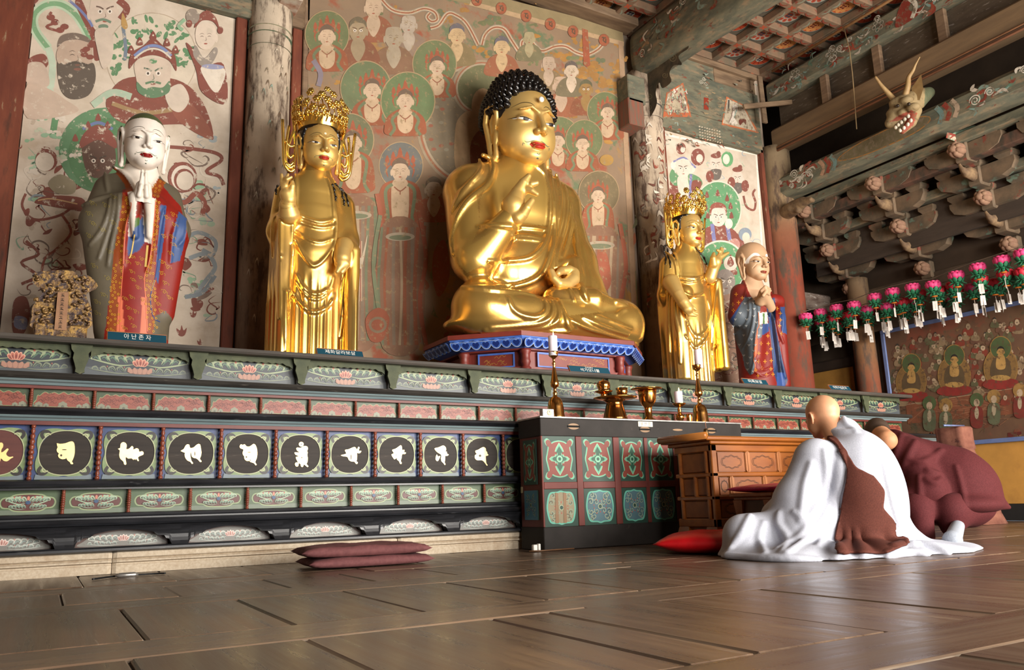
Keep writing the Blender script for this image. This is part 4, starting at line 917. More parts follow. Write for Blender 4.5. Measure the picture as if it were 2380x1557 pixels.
# ================================================================== ALTAR
lac = M('black_lacquer', '1b1c1f', .32, sc=6, det=6, col2='2c2d31', stretch=(.6, 4, 4), spots=[('5a5a5c', 9, .66, .74)], bmp=.06)
cove_m = M('blue_grey_moulding', '6a7d82', .35, sc=8, col2='869799', stretch=(.3, 6, 6)); redtrim = M('maroon_trim', '5c231d', .5, sc=6, col2='6b2d24')
stone_m = M('granite', 'b3a28b', .85, sc=60, det=6, col2='c7b9a3', bmp=.2, spots=[('a58e74', 2.5, .55, .75)])
altar_paint = MP('altar_paint', '6b675c', 30, .64, .74, rough=.45, var=.1, bmp=.02, spec=.5)
AX0, AX1, AX2 = -1.2, 7.72, 8.36
altar = thing('altar', 'long tiered altar with carved painted panels and black lacquered rails', 'altar', (3.3, YA+.6, 0))
def rail(name, prof, x0, x1, mat, y=YA, smooth=False):
    b = MB(); n = len(prof); b.loft([[(x, y+p[0], p[1]) for p in prof] for x in (x0, x1)], smooth=smooth); o = b.build(name, mat, altar); return fixn(o)
BK = .5
# body behind the panels, one block for each tier
MB().box(AX0, 7.6, YA+.10, YW-.17, .905, 1.27).build('carcass', lac, altar); MB().box(AX0, AX2-.06, YA+.09, YA+1.4, .12, .905).build('carcass', lac, altar)
MB().box(AX0, 7.6, YW-.17, YW+.02, .905, 1.27).build('carcass', lac, altar)
rail('top_board', [(-.05, 1.268), (-.06, 1.28), (-.055, 1.298), (-.045, 1.301), (1.28, 1.301), (1.28, 1.268)], AX0, AX1, M('top_board', '3a3632', .5, sc=5, stretch=(.4, 4, 4), col2='524c46', spots=[('6d645a', 9, .64, .7)]))
rail('rail', [(-.02, 1.062), (-.035, 1.075), (-.02, 1.098), (.1, 1.1), (.1, 1.06)], AX0, AX1, M('worn_black', '2a2826', .45, sc=7, col2='3d3a36', stretch=(.5, 4, 4), spots=[('6a655d', 9, .62, .7)]))
rail('cove_moulding', [(-.02, 1.06), (-.01, 1.05), (.005, 1.045), (.015, 1.032), (.03, 1.03), (.1, 1.03), (.1, 1.06)], AX0, AX1-.04, cove_m)
rail('red_trim', [(.03, 1.03), (.03, 1.014), (.1, 1.014), (.1, 1.03)], AX0, AX1-.1, redtrim)
rail('rail', [(-.03, .872), (-.045, .885), (-.04, .898), (-.02, .906), (.12, .906), (.12, .872)], AX0, AX2, lac)
rail('rail', [(-.03, .872), (-.02, .862), (.1, .862), (.1, .872)], AX0, AX2-.02, lac)
rail('cove_moulding', [(-.015, .862), (-.005, .85), (.01, .846), (.02, .834), (.1, .834), (.1, .862)], AX0, AX2-.04, cove_m)
rail('red_trim', [(.025, .834), (.025, .812), (.1, .812), (.1, .834)], AX0, AX2-.06, redtrim)
rail('rail', [(.0, .514), (-.03, .505), (-.04, .488), (-.03, .474), (0, .468), (.0, .458), (.1, .458), (.1, .514)], AX0, AX2, lac)
rail('rail', [(.0, .33), (-.015, .325), (-.02, .312), (-.01, .305), (-.01, .296), (-.035, .29), (-.05, .275), (-.04, .262), (-.02, .256), (.1, .256), (.1, .33)], AX0, AX2, lac)
rail('base_rail', [(-.06, .118), (-.075, .126), (-.075, .138), (-.06, .146), (.1, .146), (.1, .118)], AX0, AX2, lac)
# stone plinth of separate blocks
stone = [(-1.2, .36), (.363, 2.03), (2.036, 3.4), (3.405, 5.2), (5.21, 7.0), (7.01, 8.36)]
for i, (a, b) in enumerate(stone):
    prof = [(-.05, 0), (-.05, .045), (-.045, .048), (-.045, .056), (-.07, .062), (-.07, .07), (-.055, .078), (-.07, .086), (-.07, .112), (-.06, .1175), (.3, .1175), (.3, 0)]
    r0 = lambda x, s: [(x, YA+.02+p[0]+(0 if not s else .012), p[1]*(1 if not s else .97)) for p in prof]
    fixn(MB().loft([r0(a, 1), r0(a+.02, 0), r0(b-.02, 0), r0(b, 1)], smooth=False).build('stone_block', stone_m, altar))
# ---- shared panel meshes
def data_of(o): d = o.data; bpy.data.objects.remove(o); return d
def inst(name, data, loc, parent):
    o = bpy.data.objects.new(name, data); COL.objects.link(o); o.parent = parent
    o.matrix_parent_inverse = pinv(parent) if parent.type == 'EMPTY' else Matrix.Identity(4)
    o.location = loc; return o
loc_fn = lambda u, v, h: (u, -h, v)
def leaf_scroll(P, sx, w, hgt, cols, y0, big=1.0):
    """one half of a scrolling leaf spray; sx = -1 / 1"""
    n = 5
    for k in range(n):
        f = (k+.6)/n; x = sx*w*(.12+.78*f); r = hgt*(.30-.12*abs(f-.4))*big
        P.st([(x-sx*r*.9, y0-r*.2), (x-sx*r*.2, y0+r*.95), (x+sx*r*.75, y0+r*.6), (x+sx*r*.65, y0-.05*r)], r*.42, cols[0], 4, True)
        P.st([(x-sx*r*.75, y0-r*.35), (x, y0+r*.5), (x+sx*r*.4, y0+r*.2)], r*.28, cols[1], 4, True)
    P.st([(sx*w*.1, y0-hgt*.12), (sx*w*.4, y0-hgt*.2), (sx*w*.75, y0-hgt*.06), (sx*w*.97, y0+hgt*.06)], hgt*.07, cols[0], 5, True)
    for f in (.3, .62): P.ell(sx*w*f, y0+hgt*.26, hgt*.05, hgt*.065, cols[2], 8)
def lotus(P, cx, cy, s, cols):
    for dx, dy, rx, ry, rot in ((-.62, -.1, .3, .5, .75), (.62, -.1, .3, .5, -.75), (-.34, .05, .27, .58, .35), (.34, .05, .27, .58, -.35), (0, .1, .28, .62, 0)):
        P.ell(cx+dx*s, cy+dy*s, rx*s, ry*s, cols[1], 14, rot); P.ell(cx+dx*s, cy+dy*s-.04*s, rx*s*.72, ry*s*.78, cols[0], 14, rot)
        P.ell(cx+dx*s*.95, cy+(dy-.12)*s, rx*s*.35, ry*s*.45, cols[2], 10, rot)
def lotus_panel(W, H):
    P = Paint(loc_fn, .0003)
    P.poly([(-W/2, 0), (W/2, 0), (W/2, H), (-W/2, H)], '30363c')
    P.poly([(-W/2, H*.0), (W/2, H*.0), (W/2, H*.34), (-W/2, H*.34)], '4a5054')  # paler strip, dull scrolls and petals below: the lotus's reflection painted in
    for sx in (-1, 1):
        leaf_scroll(P, sx, W*.47, H*.8, ('8e9a78', '4d6a55', 'a4584a'), H*.6)
        leaf_scroll(P, sx, W*.47, H*.5, ('747c68', '57665c', '8a5a50'), H*.25, 1)
    lotus(P, 0, H*.56, H*.26, ('a85f4f', 'cf9b84', '7a3c34'))
    P.ell(0, H*.25, H*.42, H*.1, '8f6a5c', 16); 
    for k in range(5): P.ell((k-2)*H*.16, H*.27, H*.07, H*.12, 'a57a68', 10, -(k-2)*.3)
    return data_of(P.build('painted_lotus', altar_paint))
def cloud_out(W, H, m, top=5):
    pts = []
    for k in range(top+1):
        x = -W/2+m+(W-2*m)*k/top; pts.append((x, H-m*.75-(0 if 0 < k < top else H*.12)))
        if k < top: pts.append((x+(W-2*m)/top/2, H-m*.45+(H*.03 if k == top//2 else 0)))
    return [(-W/2+m*.8, H*.16), (-W/2+m*.55, H*.45), (-W/2+m*.7, H*.7)]+pts+[(W/2-m*.7, H*.7), (W/2-m*.55, H*.45), (W/2-m*.8, H*.16)]
def red_panel(W, H):
    P = Paint(loc_fn, .0004)
    P.poly([(-W/2, 0), (W/2, 0), (W/2, H), (-W/2, H)], '3d4d33').poly([(-W/2, 0), (W/2, 0), (W/2, H*.22), (-W/2, H*.22)], '5a6355')
    c = crv(cloud_out(W, H, .03, 5), 4, True)
    P.st(c[::2], .006, '8b9468', 2, closed=True); P.poly(c, '8a4636')
    rd = random.Random(1)
    for k in range(34):
        x, y = rd.uniform(-W*.38, W*.38), rd.uniform(H*.3, H*.8); P.st([(x-.014, y), (x-.005, y+.008), (x+.006, y-.002), (x+.016, y+.005)], .003, '6d3228', 3)
    for x, s in ((-W*.4, .022), (-W*.28, .016), (0, .026), (W*.28, .016), (W*.4, .022)):
        for a in range(5): P.ell(x+s*.62*math.cos(PI*a/4), H*.1+s*.9*math.sin(PI*a/4), s*.42, s*.42, '7f806c', 8)
        P.ell(x, H*.14, s*.3, s*.3, '5b5f52', 8)
    return data_of(P.build('painted_carving', altar_paint))
def green_panel(W, H):
    P = Paint(loc_fn, .0004)
    P.poly([(-W/2, 0), (W/2, 0), (W/2, H), (-W/2, H)], '44593a').poly([(-W/2, 0), (W/2, 0), (W/2, H*.2), (-W/2, H*.2)], '64705f')
    o = [(-W*.42, H*.5), (-W*.38, H*.68), (-W*.28, H*.72), (-W*.2, H*.82), (0, H*.86), (W*.2, H*.82), (W*.28, H*.72), (W*.38, H*.68), (W*.42, H*.5), (W*.38, H*.3), (W*.28, H*.27), (W*.2, H*.16), (0, H*.13), (-W*.2, H*.16), (-W*.28, H*.27), (-W*.38, H*.3)]
    P.st(o, .007, '8b9a72', 3, closed=True); P.blob([(x*.95, H*.5+(y-H*.5)*.92) for x, y in o], '55241f', 3)
    for sx in (-1, 1):
        leaf_scroll(P, sx, W*.34, H*.62, ('9db197', '6f8a78', 'b06a58'), H*.56); leaf_scroll(P, sx, W*.3, H*.4, ('8fa48e', '6f8a78', 'b06a58'), H*.3)
    P.ell(0, H*.5, .012, .01, '2d4a6e', 10)
    P.ell(0, H*.68, .007, .012, 'c07a66', 8)
    return data_of(P.build('painted_cartouche', altar_paint))
def base_panel(W, H):
    P = Paint(loc_fn, .0003)
    P.poly([(-W/2, 0), (W/2, 0), (W/2, H), (-W/2, H)], '4e352d')
    P.blob([(-W*.46, .004), (-W*.42, H*.3), (-W*.3, H*.62), (0, H*.82), (W*.3, H*.62), (W*.42, H*.3), (W*.46, .004), (0, .002)], '77756f')
    for sx in (-1, 1):
        leaf_scroll(P, sx, W*.4, H*.8, ('b9bdb4', '8a9a94', 'b98a80'), H*.36); leaf_scroll(P, sx, W*.42, H*.5, ('a9b0a8', '8a9a94', 'b98a80'), H*.14)
    lotus(P, 0, H*.42, H*.3, ('b98a80', 'e0cfc6', '9a6c62'))
    return data_of(P.build('painted_lotus', altar_paint))
def bal_mesh(H, r):
    n = 9; prof = [(r*.95, 0), (r*.95, H*.05)]
    for k in range(n):
        z0 = H*(.06+.88*k/n); dz = H*.88/n; q = r*(.82+.3*math.sin(PI*(k+.5)/n))
        prof += [(q*.62, z0), (q*.95, z0+dz*.3), (q, z0+dz*.5), (q*.95, z0+dz*.7), (q*.62, z0+dz)]
    prof += [(r*.9, H*.95), (r*.9, H)]
    return data_of(MB().lathe(prof, n=14).build('baluster', M('baluster_red', '6f3527', .3, sc=20, col2='83432f')))
board = M('panel_board', '39352f', .5, sc=6)
def plain(W, H, mat): return data_of(MB().box(-W/2, W/2, 0, .02, 0, H).build('panel', mat))
# row: lotus panels under the top board
LW = .629; tb = data_of(MB().prism([(-.055, .168), (.055, .168), (.05, .14), (.036, .12), (.04, .09), (.03, .06), (.022, .03), (.024, .012), (0, 0), (-.024, .012), (-.022, .03), (-.03, .06), (-.04, .09), (-.036, .12), (-.05, .14)], lambda u, v, d: (u, -d, v), 0, .022).build('t', M('carved_green', '3b422c', .7, sc=10, col2='50553a', bmp=.2, spots=[('83805f', 8, .6, .7)])))
val = MB()
vp = [(-LW/2+.05, .168)]+[(LW/2-.05, .168)]
for k in range(25):
    x = LW/2-.05-(LW-.1)*k/24; vp.append((x, .132+.006*(k % 2)+(.028*(1-min(1, abs(abs(x)-(LW/2-.05))/.06))*-1)))
vmesh = data_of(val.prism(vp, lambda u, v, d: (u, -d, v), 0, .012).build('t', MATS['carved_green']))
lm, lb = lotus_panel(LW-.03, .165), plain(LW, .168, board)
for k in range(-3, 12):
    x = .128+LW*k
    if x > AX1: break
    inst('valance_bracket', tb, (x, YA+.02, 1.1), altar)
    if x+LW < AX1+.3 and x > -1.3:
        p = inst('panel', lb, (x+LW/2, YA+.07, 1.1), altar); inst('painted_lotus', lm, (0, 0, 0), p); inst('valance', vmesh, (x+LW/2, YA+.04, 1.1), altar)
# row: red carved panels
RW = .3106; rm, rb, bl = red_panel(RW-.02, .106), plain(RW, .108, M('rb', '3d4d33', .5)), bal_mesh(.108, .0105)
for k in range(-3, 25):
    x = -.096+RW*k
    if x > 7.5: break
    inst('baluster', bl, (x, YA+.05, .906), altar); p = inst('panel', rb, (x+RW/2, YA+.07, .906), altar); inst('painted_carving', rm, (0, 0, 0), p)
# row: seed-syllable panels
BW, BH = .329, .298
blue_b = M('blue_board', '1d2f55', .45, sc=8, col2='26417a'); disc_d = M('disc_wood', '231d19', .6, sc=4, det=6, stretch=(.5, 4, 8), col2='332b25', spots=[('5a524a', 5, .64, .72)], bmp=.08, spec=.3); disc_r = M('disc_red', '4f241e', .6, sc=4, stretch=(.5, 4, 8), col2='5f2e26')
gold_leaf = M('gold_leaf_letter', 'ffd992', .38, metal=.75, var=.08, sc=20)
fr = MB(); N = 72; inn = []; out = []
for k in range(N):
    t = 2*PI*k/N; c, s = math.cos(t), math.sin(t)
    e = 5.0; ro = 1/((abs(c)/.142)**e+(abs(s)/.135)**e)**(1/e); ri = 1/((abs(c)/.128)**2.3+(abs(s)/.122)**2.3)**(1/2.3)
    ro *= 1-.06*max(0, math.cos(4*t))**2*(1 if abs(c) > .5 or abs(s) > .5 else 0)
    out.append((ro*c, ro*s)); inn.append((ri*c, ri*s))
R = [[(u, 0, v+BH/2) for u, v in out], [(u, -.007, v+BH/2) for u, v in out], [(u, -.007, v+BH/2) for u, v in inn], [(u, 0, v+BH/2) for u, v in inn]]
frame_me = data_of(fixn(fr.loft(R, smooth=False, cap0=False, cap1=False).build('t', M('green_frame', '6a8050', .45, sc=10, col2='84966a'))))
P = Paint(lambda u, v, h: (u, -.0072-h, v), .0003)
P.poly([(-.14, .002), (.14, .002), (.135, .03), (.09, .022), (0, .017), (-.09, .022), (-.135, .03)], '66737a')
band_me = data_of(P.build('painted_band', altar_paint)); hook_me = []
for sx in (-1, 1):
    for sy in (-1, 1):
        P = Paint(lambda u, v, h: (u, -.0074-h, v), .0003); cx, cy = sx*.108, BH/2+sy*.102
        P.st([(cx-sx*.028, cy+sy*.0), (cx-sx*.012, cy+sy*.014), (cx+sx*.008, cy+sy*.012), (cx+sx*.014, cy-sy*.006), (cx+sx*.002, cy-sy*.026)], .017, '1f1915', 5)
        P.st([(cx-sx*.03, cy-sy*.004), (cx-sx*.016, cy+sy*.004), (cx-sx*.004, cy-sy*.004), (cx-sx*.004, cy-sy*.016)], .006, 'a9ad84', 4)
        hook_me.append(data_of(P.build('painted_hook', altar_paint)))
P = Paint(lambda u, v, h: (u, -.0074-h, v), .0003); P.st([(u*1.01, v*1.01+BH/2) for u, v in inn[::3]], .005, 'a9ad84', 2, closed=True); rim_me = data_of(P.build('painted_rim', altar_paint))
bb, bbal = plain(BW, BH, blue_b), bal_mesh(BH, .0135)
dme = [data_of(MB().lathe([(.0001, -.0), (.128, -.0), (.128, .002), (.0001, .003)], (0, 0, 0), 48, axis='y', smooth=False).build('t', m)) for m in (disc_d, disc_r)]
glyphs = {
 0: ((0, 1000, 6.611), [[(0, 190), (30, 190), (50, 215), (45, 260), (25, 290), (20, 340), (60, 320), (95, 290), (115, 278), (132, 292), (110, 330), (95, 360), (110, 390), (150, 410), (195, 402), (203, 415), (165, 435), (130, 465), (95, 478), (50, 465), (15, 430), (0, 480), (-40, 400), (-90, 420), (-60, 330), (-80, 240), (-30, 200)]], []),
 1: ((0, 1000, 6.611), [[(870, 200), (920, 208), (1000, 200), (1060, 178), (1105, 170), (1135, 190), (1148, 250), (1148, 340), (1135, 410), (1112, 465), (1105, 480), (1125, 510), (1112, 522), (1085, 515), (1075, 490), (1035, 460), (1018, 420), (1010, 435), (960, 445), (910, 425), (890, 385), (905, 355), (880, 335), (870, 295), (885, 260)]], [(940, 385, 18, 18), (988, 298, 40, 8)]),
 2: ((0, 1000, 6.611), [[(1810, 285), (1845, 270), (1850, 220), (1870, 190), (1900, 182), (1935, 200), (1948, 240), (1940, 290), (1985, 280), (2010, 255), (2030, 240), (2050, 265), (2050, 295), (2095, 275), (2130, 290), (2140, 330), (2180, 320), (2205, 340), (2200, 375), (2150, 395), (2120, 420), (2135, 465), (2115, 472), (2090, 435), (2080, 455), (2060, 440), (2050, 455), (2020, 430), (1970, 435), (1935, 410), (1930, 450), (1942, 515), (1925, 530), (1905, 520), (1895, 480), (1850, 440), (1830, 380), (1840, 310)]], []),
 3: ((360, 1000, 6.611), [[(395, 318), (440, 290), (470, 235), (500, 215), (530, 225), (540, 270), (590, 265), (630, 230), (665, 210), (695, 220), (705, 270), (715, 340), (705, 400), (690, 440), (718, 475), (695, 488), (665, 455), (630, 430), (600, 425), (565, 400), (550, 330), (545, 380), (560, 465), (588, 505), (565, 515), (545, 485), (500, 465), (465, 420), (455, 370), (460, 345)]], [(613, 360, 8, 36)]),
 4: ((360, 1000, 6.611), [[(1300, 250), (1320, 215), (1345, 225), (1380, 215), (1405, 245), (1450, 250), (1490, 225), (1520, 208), (1550, 235), (1570, 300), (1572, 380), (1560, 440), (1540, 490), (1563, 525), (1545, 537), (1520, 505), (1470, 488), (1450, 470), (1410, 470), (1375, 440), (1370, 400), (1350, 370), (1348, 335), (1360, 295), (1320, 280)]], [(1447, 337, 28, 7), (1405, 410, 14, 14), (1462, 460, 8, 12)]),
 5: ((640, 1010, 8.5), [[(412, 270), (440, 255), (490, 262), (550, 230), (600, 225), (635, 245), (640, 290), (625, 325), (638, 355), (628, 400), (638, 460), (632, 540), (615, 580), (650, 620), (635, 642), (600, 615), (560, 590), (550, 625), (525, 640), (500, 620), (498, 585), (460, 565), (455, 610), (430, 632), (395, 615), (388, 570), (415, 548), (445, 552), (415, 490), (405, 440), (470, 428), (400, 400), (375, 360), (395, 350), (480, 350), (430, 320)], [(510+48*math.cos(k*PI/6), 190+46*math.sin(k*PI/6)) for k in range(12)]], [(510, 190, 13, 13), (520, 455, 14, 14)]),
 6: ((640, 1010, 8.5), [[(1290, 410), (1340, 395), (1400, 375), (1378, 330), (1380, 300), (1440, 292), (1500, 265), (1555, 245), (1590, 262), (1600, 295), (1625, 270), (1635, 240), (1660, 250), (1655, 280), (1645, 300), (1660, 325), (1695, 320), (1680, 355), (1645, 370), (1612, 360), (1612, 420), (1608, 500), (1598, 525), (1625, 545), (1622, 570), (1600, 580), (1580, 565), (1560, 535), (1500, 530), (1450, 500), (1420, 440), (1350, 430)]], [(1492, 445, 12, 58)]),
 7: ((880, 1010, 7.4375), [[(232, 265), (290, 245), (340, 210), (380, 185), (398, 205), (408, 270), (435, 260), (445, 280), (435, 305), (470, 310), (455, 335), (405, 338), (395, 400), (380, 455), (398, 490), (385, 508), (365, 495), (350, 460), (315, 430), (310, 400), (275, 428), (245, 395), (220, 345), (260, 325), (250, 300)]], [(300, 352, 12, 8)]),
 8: ((880, 1010, 7.4375), [[(968, 235), (1020, 225), (1070, 205), (1115, 188), (1155, 215), (1165, 260), (1150, 305), (1175, 290), (1180, 330), (1210, 345), (1180, 370), (1150, 365), (1148, 420), (1140, 480), (1153, 510), (1140, 525), (1120, 495), (1085, 460), (1075, 410), (1080, 350), (1020, 310), (975, 265)], [(1005, 342), (1025, 380), (1065, 368), (1040, 430), (1015, 460), (985, 435), (985, 390)]], []),
 9: ((880, 1010, 7.4375), [[(1672, 278), (1720, 262), (1770, 230), (1815, 215), (1850, 240), (1855, 285), (1870, 295), (1880, 335), (1897, 350), (1870, 368), (1850, 365), (1852, 430), (1860, 495), (1882, 525), (1868, 538), (1840, 495), (1790, 445), (1720, 445), (1680, 430), (1660, 395), (1665, 355), (1695, 335), (1675, 310)]], [(1750, 365, 22, 22)])}
YP = YA+.07
for k in range(-2, 10):
    x = -.071+BW*k
    inst('baluster', bbal, (x, YA+.04, .514), altar)
    p = inst('panel', bb, (x+BW/2, YP, .514), altar)
    inst('panel_frame', frame_me, (0, 0, 0), p); inst('wood_disc', dme[1 if k == -1 else 0], (0, -.003, BH/2), p); inst('painted_band', band_me, (0, 0, 0), p); inst('painted_rim', rim_me, (0, 0, 0), p); [inst('painted_hook', q, (0, 0, 0), p) for q in hook_me]
    g = glyphs.get(k+1)
    if g:
        (ox, oy, sc_), polys, holes = g; YG = YP-.006
        for pl in polys:
            b = MB()
            q = [tuple(onY(ox+c[0]/sc_, oy+c[1]/sc_, YG)) for c in crv(pl, 2, True)]
            b.prism([(c[0]-x-BW/2, c[2]-.514) for c in q], lambda u, v, d: (u, -.005-d, v), 0, .003)
            o = fixn(b.build('gold_letter', gold_leaf)); o.parent = p
        if holes:
            for (hx, hy, rx, ry) in holes:
                Ph = Paint(lambda u, v, h: (lambda c: (c[0]-x-BW/2, -.0082-h, c[2]-.514))(onY(ox+u/sc_, oy+v/sc_, YG))); Ph.ell(hx, hy, rx, ry, '3a2a1e', 12)
                o = Ph.build('painted_counter', altar_paint); o.parent = p
inst('baluster', bbal, (-.071+BW*10, YA+.04, .514), altar)
# row: green cartouche panels
GW = .328; gm, gb, gbal = green_panel(GW-.02, .128), plain(GW, .128, M('gb', '44593a', .5)), bal_mesh(.128, .0115)
for k in range(-3, 10):
    x = .101+GW*k; inst('baluster', gbal, (x, YA+.04, .33), altar); p = inst('panel', gb, (x+GW/2, YA+.065, .33), altar); inst('painted_cartouche', gm, (0, 0, 0), p)
# row: base aprons with cut-outs
EW = .578; em, eb = base_panel(.47, .1), plain(EW, .112, M('eb', '241d1a', .6))
half = [(-EW/2, 0), (-EW/2, .112), (EW/2, .112), (EW/2, 0), (.245, 0), (.232, .03), (.215, .034), (.205, .05), (.17, .052), (.15, .07), (.08, .085), (0, .092), (-.08, .085), (-.15, .07), (-.17, .052), (-.205, .05), (-.215, .034), (-.232, .03), (-.245, 0)]
us = sorted({-EW/2, EW/2}|{x_ for x_, _ in half}|{x_*.5 for x_, _ in half})
cut = lambda u: 0. if abs(u) >= .245 else max(np.interp(abs(u), [0, .08, .15, .17, .205, .215, .232, .245], [.092, .085, .07, .052, .05, .034, .03, .0]), .0)
abul = lambda v: -.045+.05*(1-v/.112)*(v/.112)*2.0-.02*(v/.112)
apm = MB(); apm.loft([[(u, abul(cut(u)+(.112-cut(u))*q/6), cut(u)+(.112-cut(u))*q/6) for q in range(7)]+[(u, .02, .112), (u, .02, cut(u))] for u in us], smooth=False)
ap = data_of(fixn(apm.build('t', lac)))
for k in range(-2, 6):
    x = -.17+EW*(k+.0)-.0
    x = .4135+EW*k
    inst('apron', ap, (x, YA-.01, .146), altar); p = inst('panel', eb, (x, YA+.03, .146), altar); inst('painted_lotus', em, (0, 0, 0), p)
MB().box(3.9, AX2, YA-.03, YA+.09, .146, .26).build('apron', lac, altar); MB().box(3.25, AX2-.05, YA+.06, YA+.09, .33, .81).build('panel', blue_b, altar)
# ================================================================== FURNITURE AND OFFERINGS
def Xat(px, Y, py=1050): return float(onY(px, py, Y)[0])
blackp = M('worn_black_paint', '221e1b', .65, sc=5, det=6, col2='2e2926', spots=[('50443c', 8, .66, .72)], bmp=.05, spec=.3)
maroon = M('table_red', '5f261f', .55, sc=5, det=6, col2='6f3027', spots=[('8a5a3c', 7, .7, .74)])
tp = MP('table_paint', '8a6d4c', 26, .66, .72, rough=.5, var=.12, bmp=.03, spec=.5, stretch=(3, 3, .5))
TY0, TY1 = 4.67, 4.972; TX0, TX1 = 2.945, 4.87
tb_ = thing('offering_table', 'black-topped offering table with red framing and green painted panels', 'table', ((TX0+TX1)/2, 4.82, 0))
MB().box(TX0+.01, TX1-.01, TY0+.012, TY1, .15, .77).build('carcass', maroon, tb_)
MB().box(TX0-.004, TX1+.004, TY0-.006, TY1, .893, .905, bev=.002).build('top_sheet', M('zinc_edge', '8d8d8b', .4, metal=.5, sc=20, col2='a9a9a6'), tb_)
MB().box(TX0, TX1, TY0, TY1, .768, .893, bev=.004).build('top_box', blackp, tb_)
MB().box(TX0, TX1, TY0, TY1, 0, .152, bev=.004).build('plinth', blackp, tb_)
cols_ = [(1262, 1339), (1353, 1426), (1440, 1498), (1506, 1565)]; cols_ = [(Xat(a, TY0), Xat(b, TY0)) for a, b in cols_]
cols_ += [(4.17, 4.4), (4.44, 4.7)]
edges = [TX0]+[v for c in cols_ for v in c]+[TX1]
for a, b in zip(edges[0::2], edges[1::2]): MB().box(a, b, TY0, TY0+.02, .152, .768, bev=.003).build('stile', maroon, tb_)
for a, b in cols_: MB().box(a, b, TY0, TY0+.02, .405, .452, bev=.003).build('rail', maroon, tb_)
def sym4(pts): return pts+[(-x, y) for x, y in pts[::-1]][0:]+[(-x, -y) for x, y in pts]+[(x, -y) for x, y in pts[::-1]]
def upper_motif(W, H, fn):
    P = Paint(fn, .0004); P.poly([(-W/2, -H/2), (W/2, -H/2), (W/2, H/2), (-W/2, H/2)], '1f3f33')
    q = [(W*.0, H*.38), (W*.14, H*.36), (W*.22, H*.33), (W*.25, H*.38), (W*.33, H*.42), (W*.40, H*.37), (W*.36, H*.28), (W*.31, H*.25), (W*.34, H*.12), (W*.37, 0)]
    full = q+[(x, -y) for x, y in q[::-1]][1:]+[(-x, -y) for x, y in q][1:]+[(-x, y) for x, y in q[::-1]][1:-1]
    o = lambda k: [(x*(1+k*.1), y*(1+k*.07)) for x, y in full]
    P.blob(o(1.0), '62a888', 3).blob(o(.15), 'a8c4a4', 3).blob(o(0), '7a3527', 3)
    c = [(0, H*.36), (W*.1, H*.24), (W*.14, H*.16), (W*.07, H*.17), (W*.07, H*.09), (W*.13, H*.1), (W*.14, H*.06), (W*.24, H*.05), (W*.31, 0)]
    cf = c+[(x, -y) for x, y in c[::-1]][1:]+[(-x, -y) for x, y in c][1:]+[(-x, y) for x, y in c[::-1]][1:-1]
    P.poly(cf, 'a8c4a4').poly([(x*.94, y*.95) for x, y in cf], '62a888').poly([(x*.72, y*.78) for x, y in cf], '27523f')
    P.ell(0, 0, W*.09, H*.075, '8fc0a0', 16).ell(0, 0, W*.065, H*.052, '62a888', 16).ell(0, 0, W*.04, H*.034, '24463a', 14); return P
def lower_motif(W, H, fn, blue=True, bare=False, k=0):
    P = Paint(fn, .0004); P.poly([(-W/2, -H/2), (W/2, -H/2), (W/2, H/2), (-W/2, H/2)], '1f3f33' if blue else '3c6f86')
    q = [(0, .47), (.12, .44), (.3, .43), (.38, .36), (.43, .2), (.455, 0)]
    full = [(x*W, y*H) for x, y in q]; full = full+[(x, -y) for x, y in full[::-1]][1:]+[(-x, -y) for x, y in full][1:]+[(-x, y) for x, y in full[::-1]][1:-1]
    if blue: P.blob(full, '62b09a', 3).blob([(x*.9, y*.91) for x, y in full], '8d8368' if bare else '4f6f78', 3)
    for sx in (-1, 1):
        for sy in (-1, 1):
            for (x, y, r) in ((.2, .26, .11), (.3, .14, .09), (.12, .12, .08), (.26, .33, .07)):
                a = 1.2 if y > .2 else 2.4
                P.spiral(sx*x*W, sy*y*H, r*W, 1.1, .02*W, '9aa58a' if k % 2 else '8d9c86', sx*sy, a); P.spiral(sx*x*W, sy*y*H, r*W*.72, .6, .012*W, '27423c', sx*sy, a+1)
            P.ell(sx*.12*W, sy*.19*H, .018*W, .02*H, 'a8463a', 8); P.ell(sx*.2*W, sy*.04*H, .016*W, .018*H, 'a8463a', 8)
    P.ell(0, 0, .075*W, .075*H, 'a8b294', 16).ell(0, 0, .052*W, .055*H, '2a4a3e', 16); P.ell(0, .15*H, .016*W, .025*H, 'a8463a', 8); P.ell(0, -.15*H, .016*W, .025*H, 'a8463a', 8)
    if bare:
        for x in (-.2, .05): P.poly([(x*W, -.42*H), (x*W+.1*W, -.42*H), (x*W+.11*W, .4*H), (x*W+.02*W, .42*H)], '8a6a4c')
    return P
pb_ = M('panel_green', '1f3f33', .6)
for i, (a, b) in enumerate(cols_[:5]):
    for (z0, z1, up) in ((.452, .768, 1), (.152, .405, 0)):
        p = MB().box(a, b, TY0+.008, TY0+.02, z0, z1).build('table_panel', pb_, tb_); cx, cz, W, H = (a+b)/2, (z0+z1)/2, b-a, z1-z0
        fn = lambda u, v, h, cx=cx, cz=cz: (cx+u, TY0+.008-h, cz+v)
        (upper_motif(W, H, fn) if up else lower_motif(W*.96, H*.97, fn, True, i == 0, i)).build('painted_motif', tp, p)
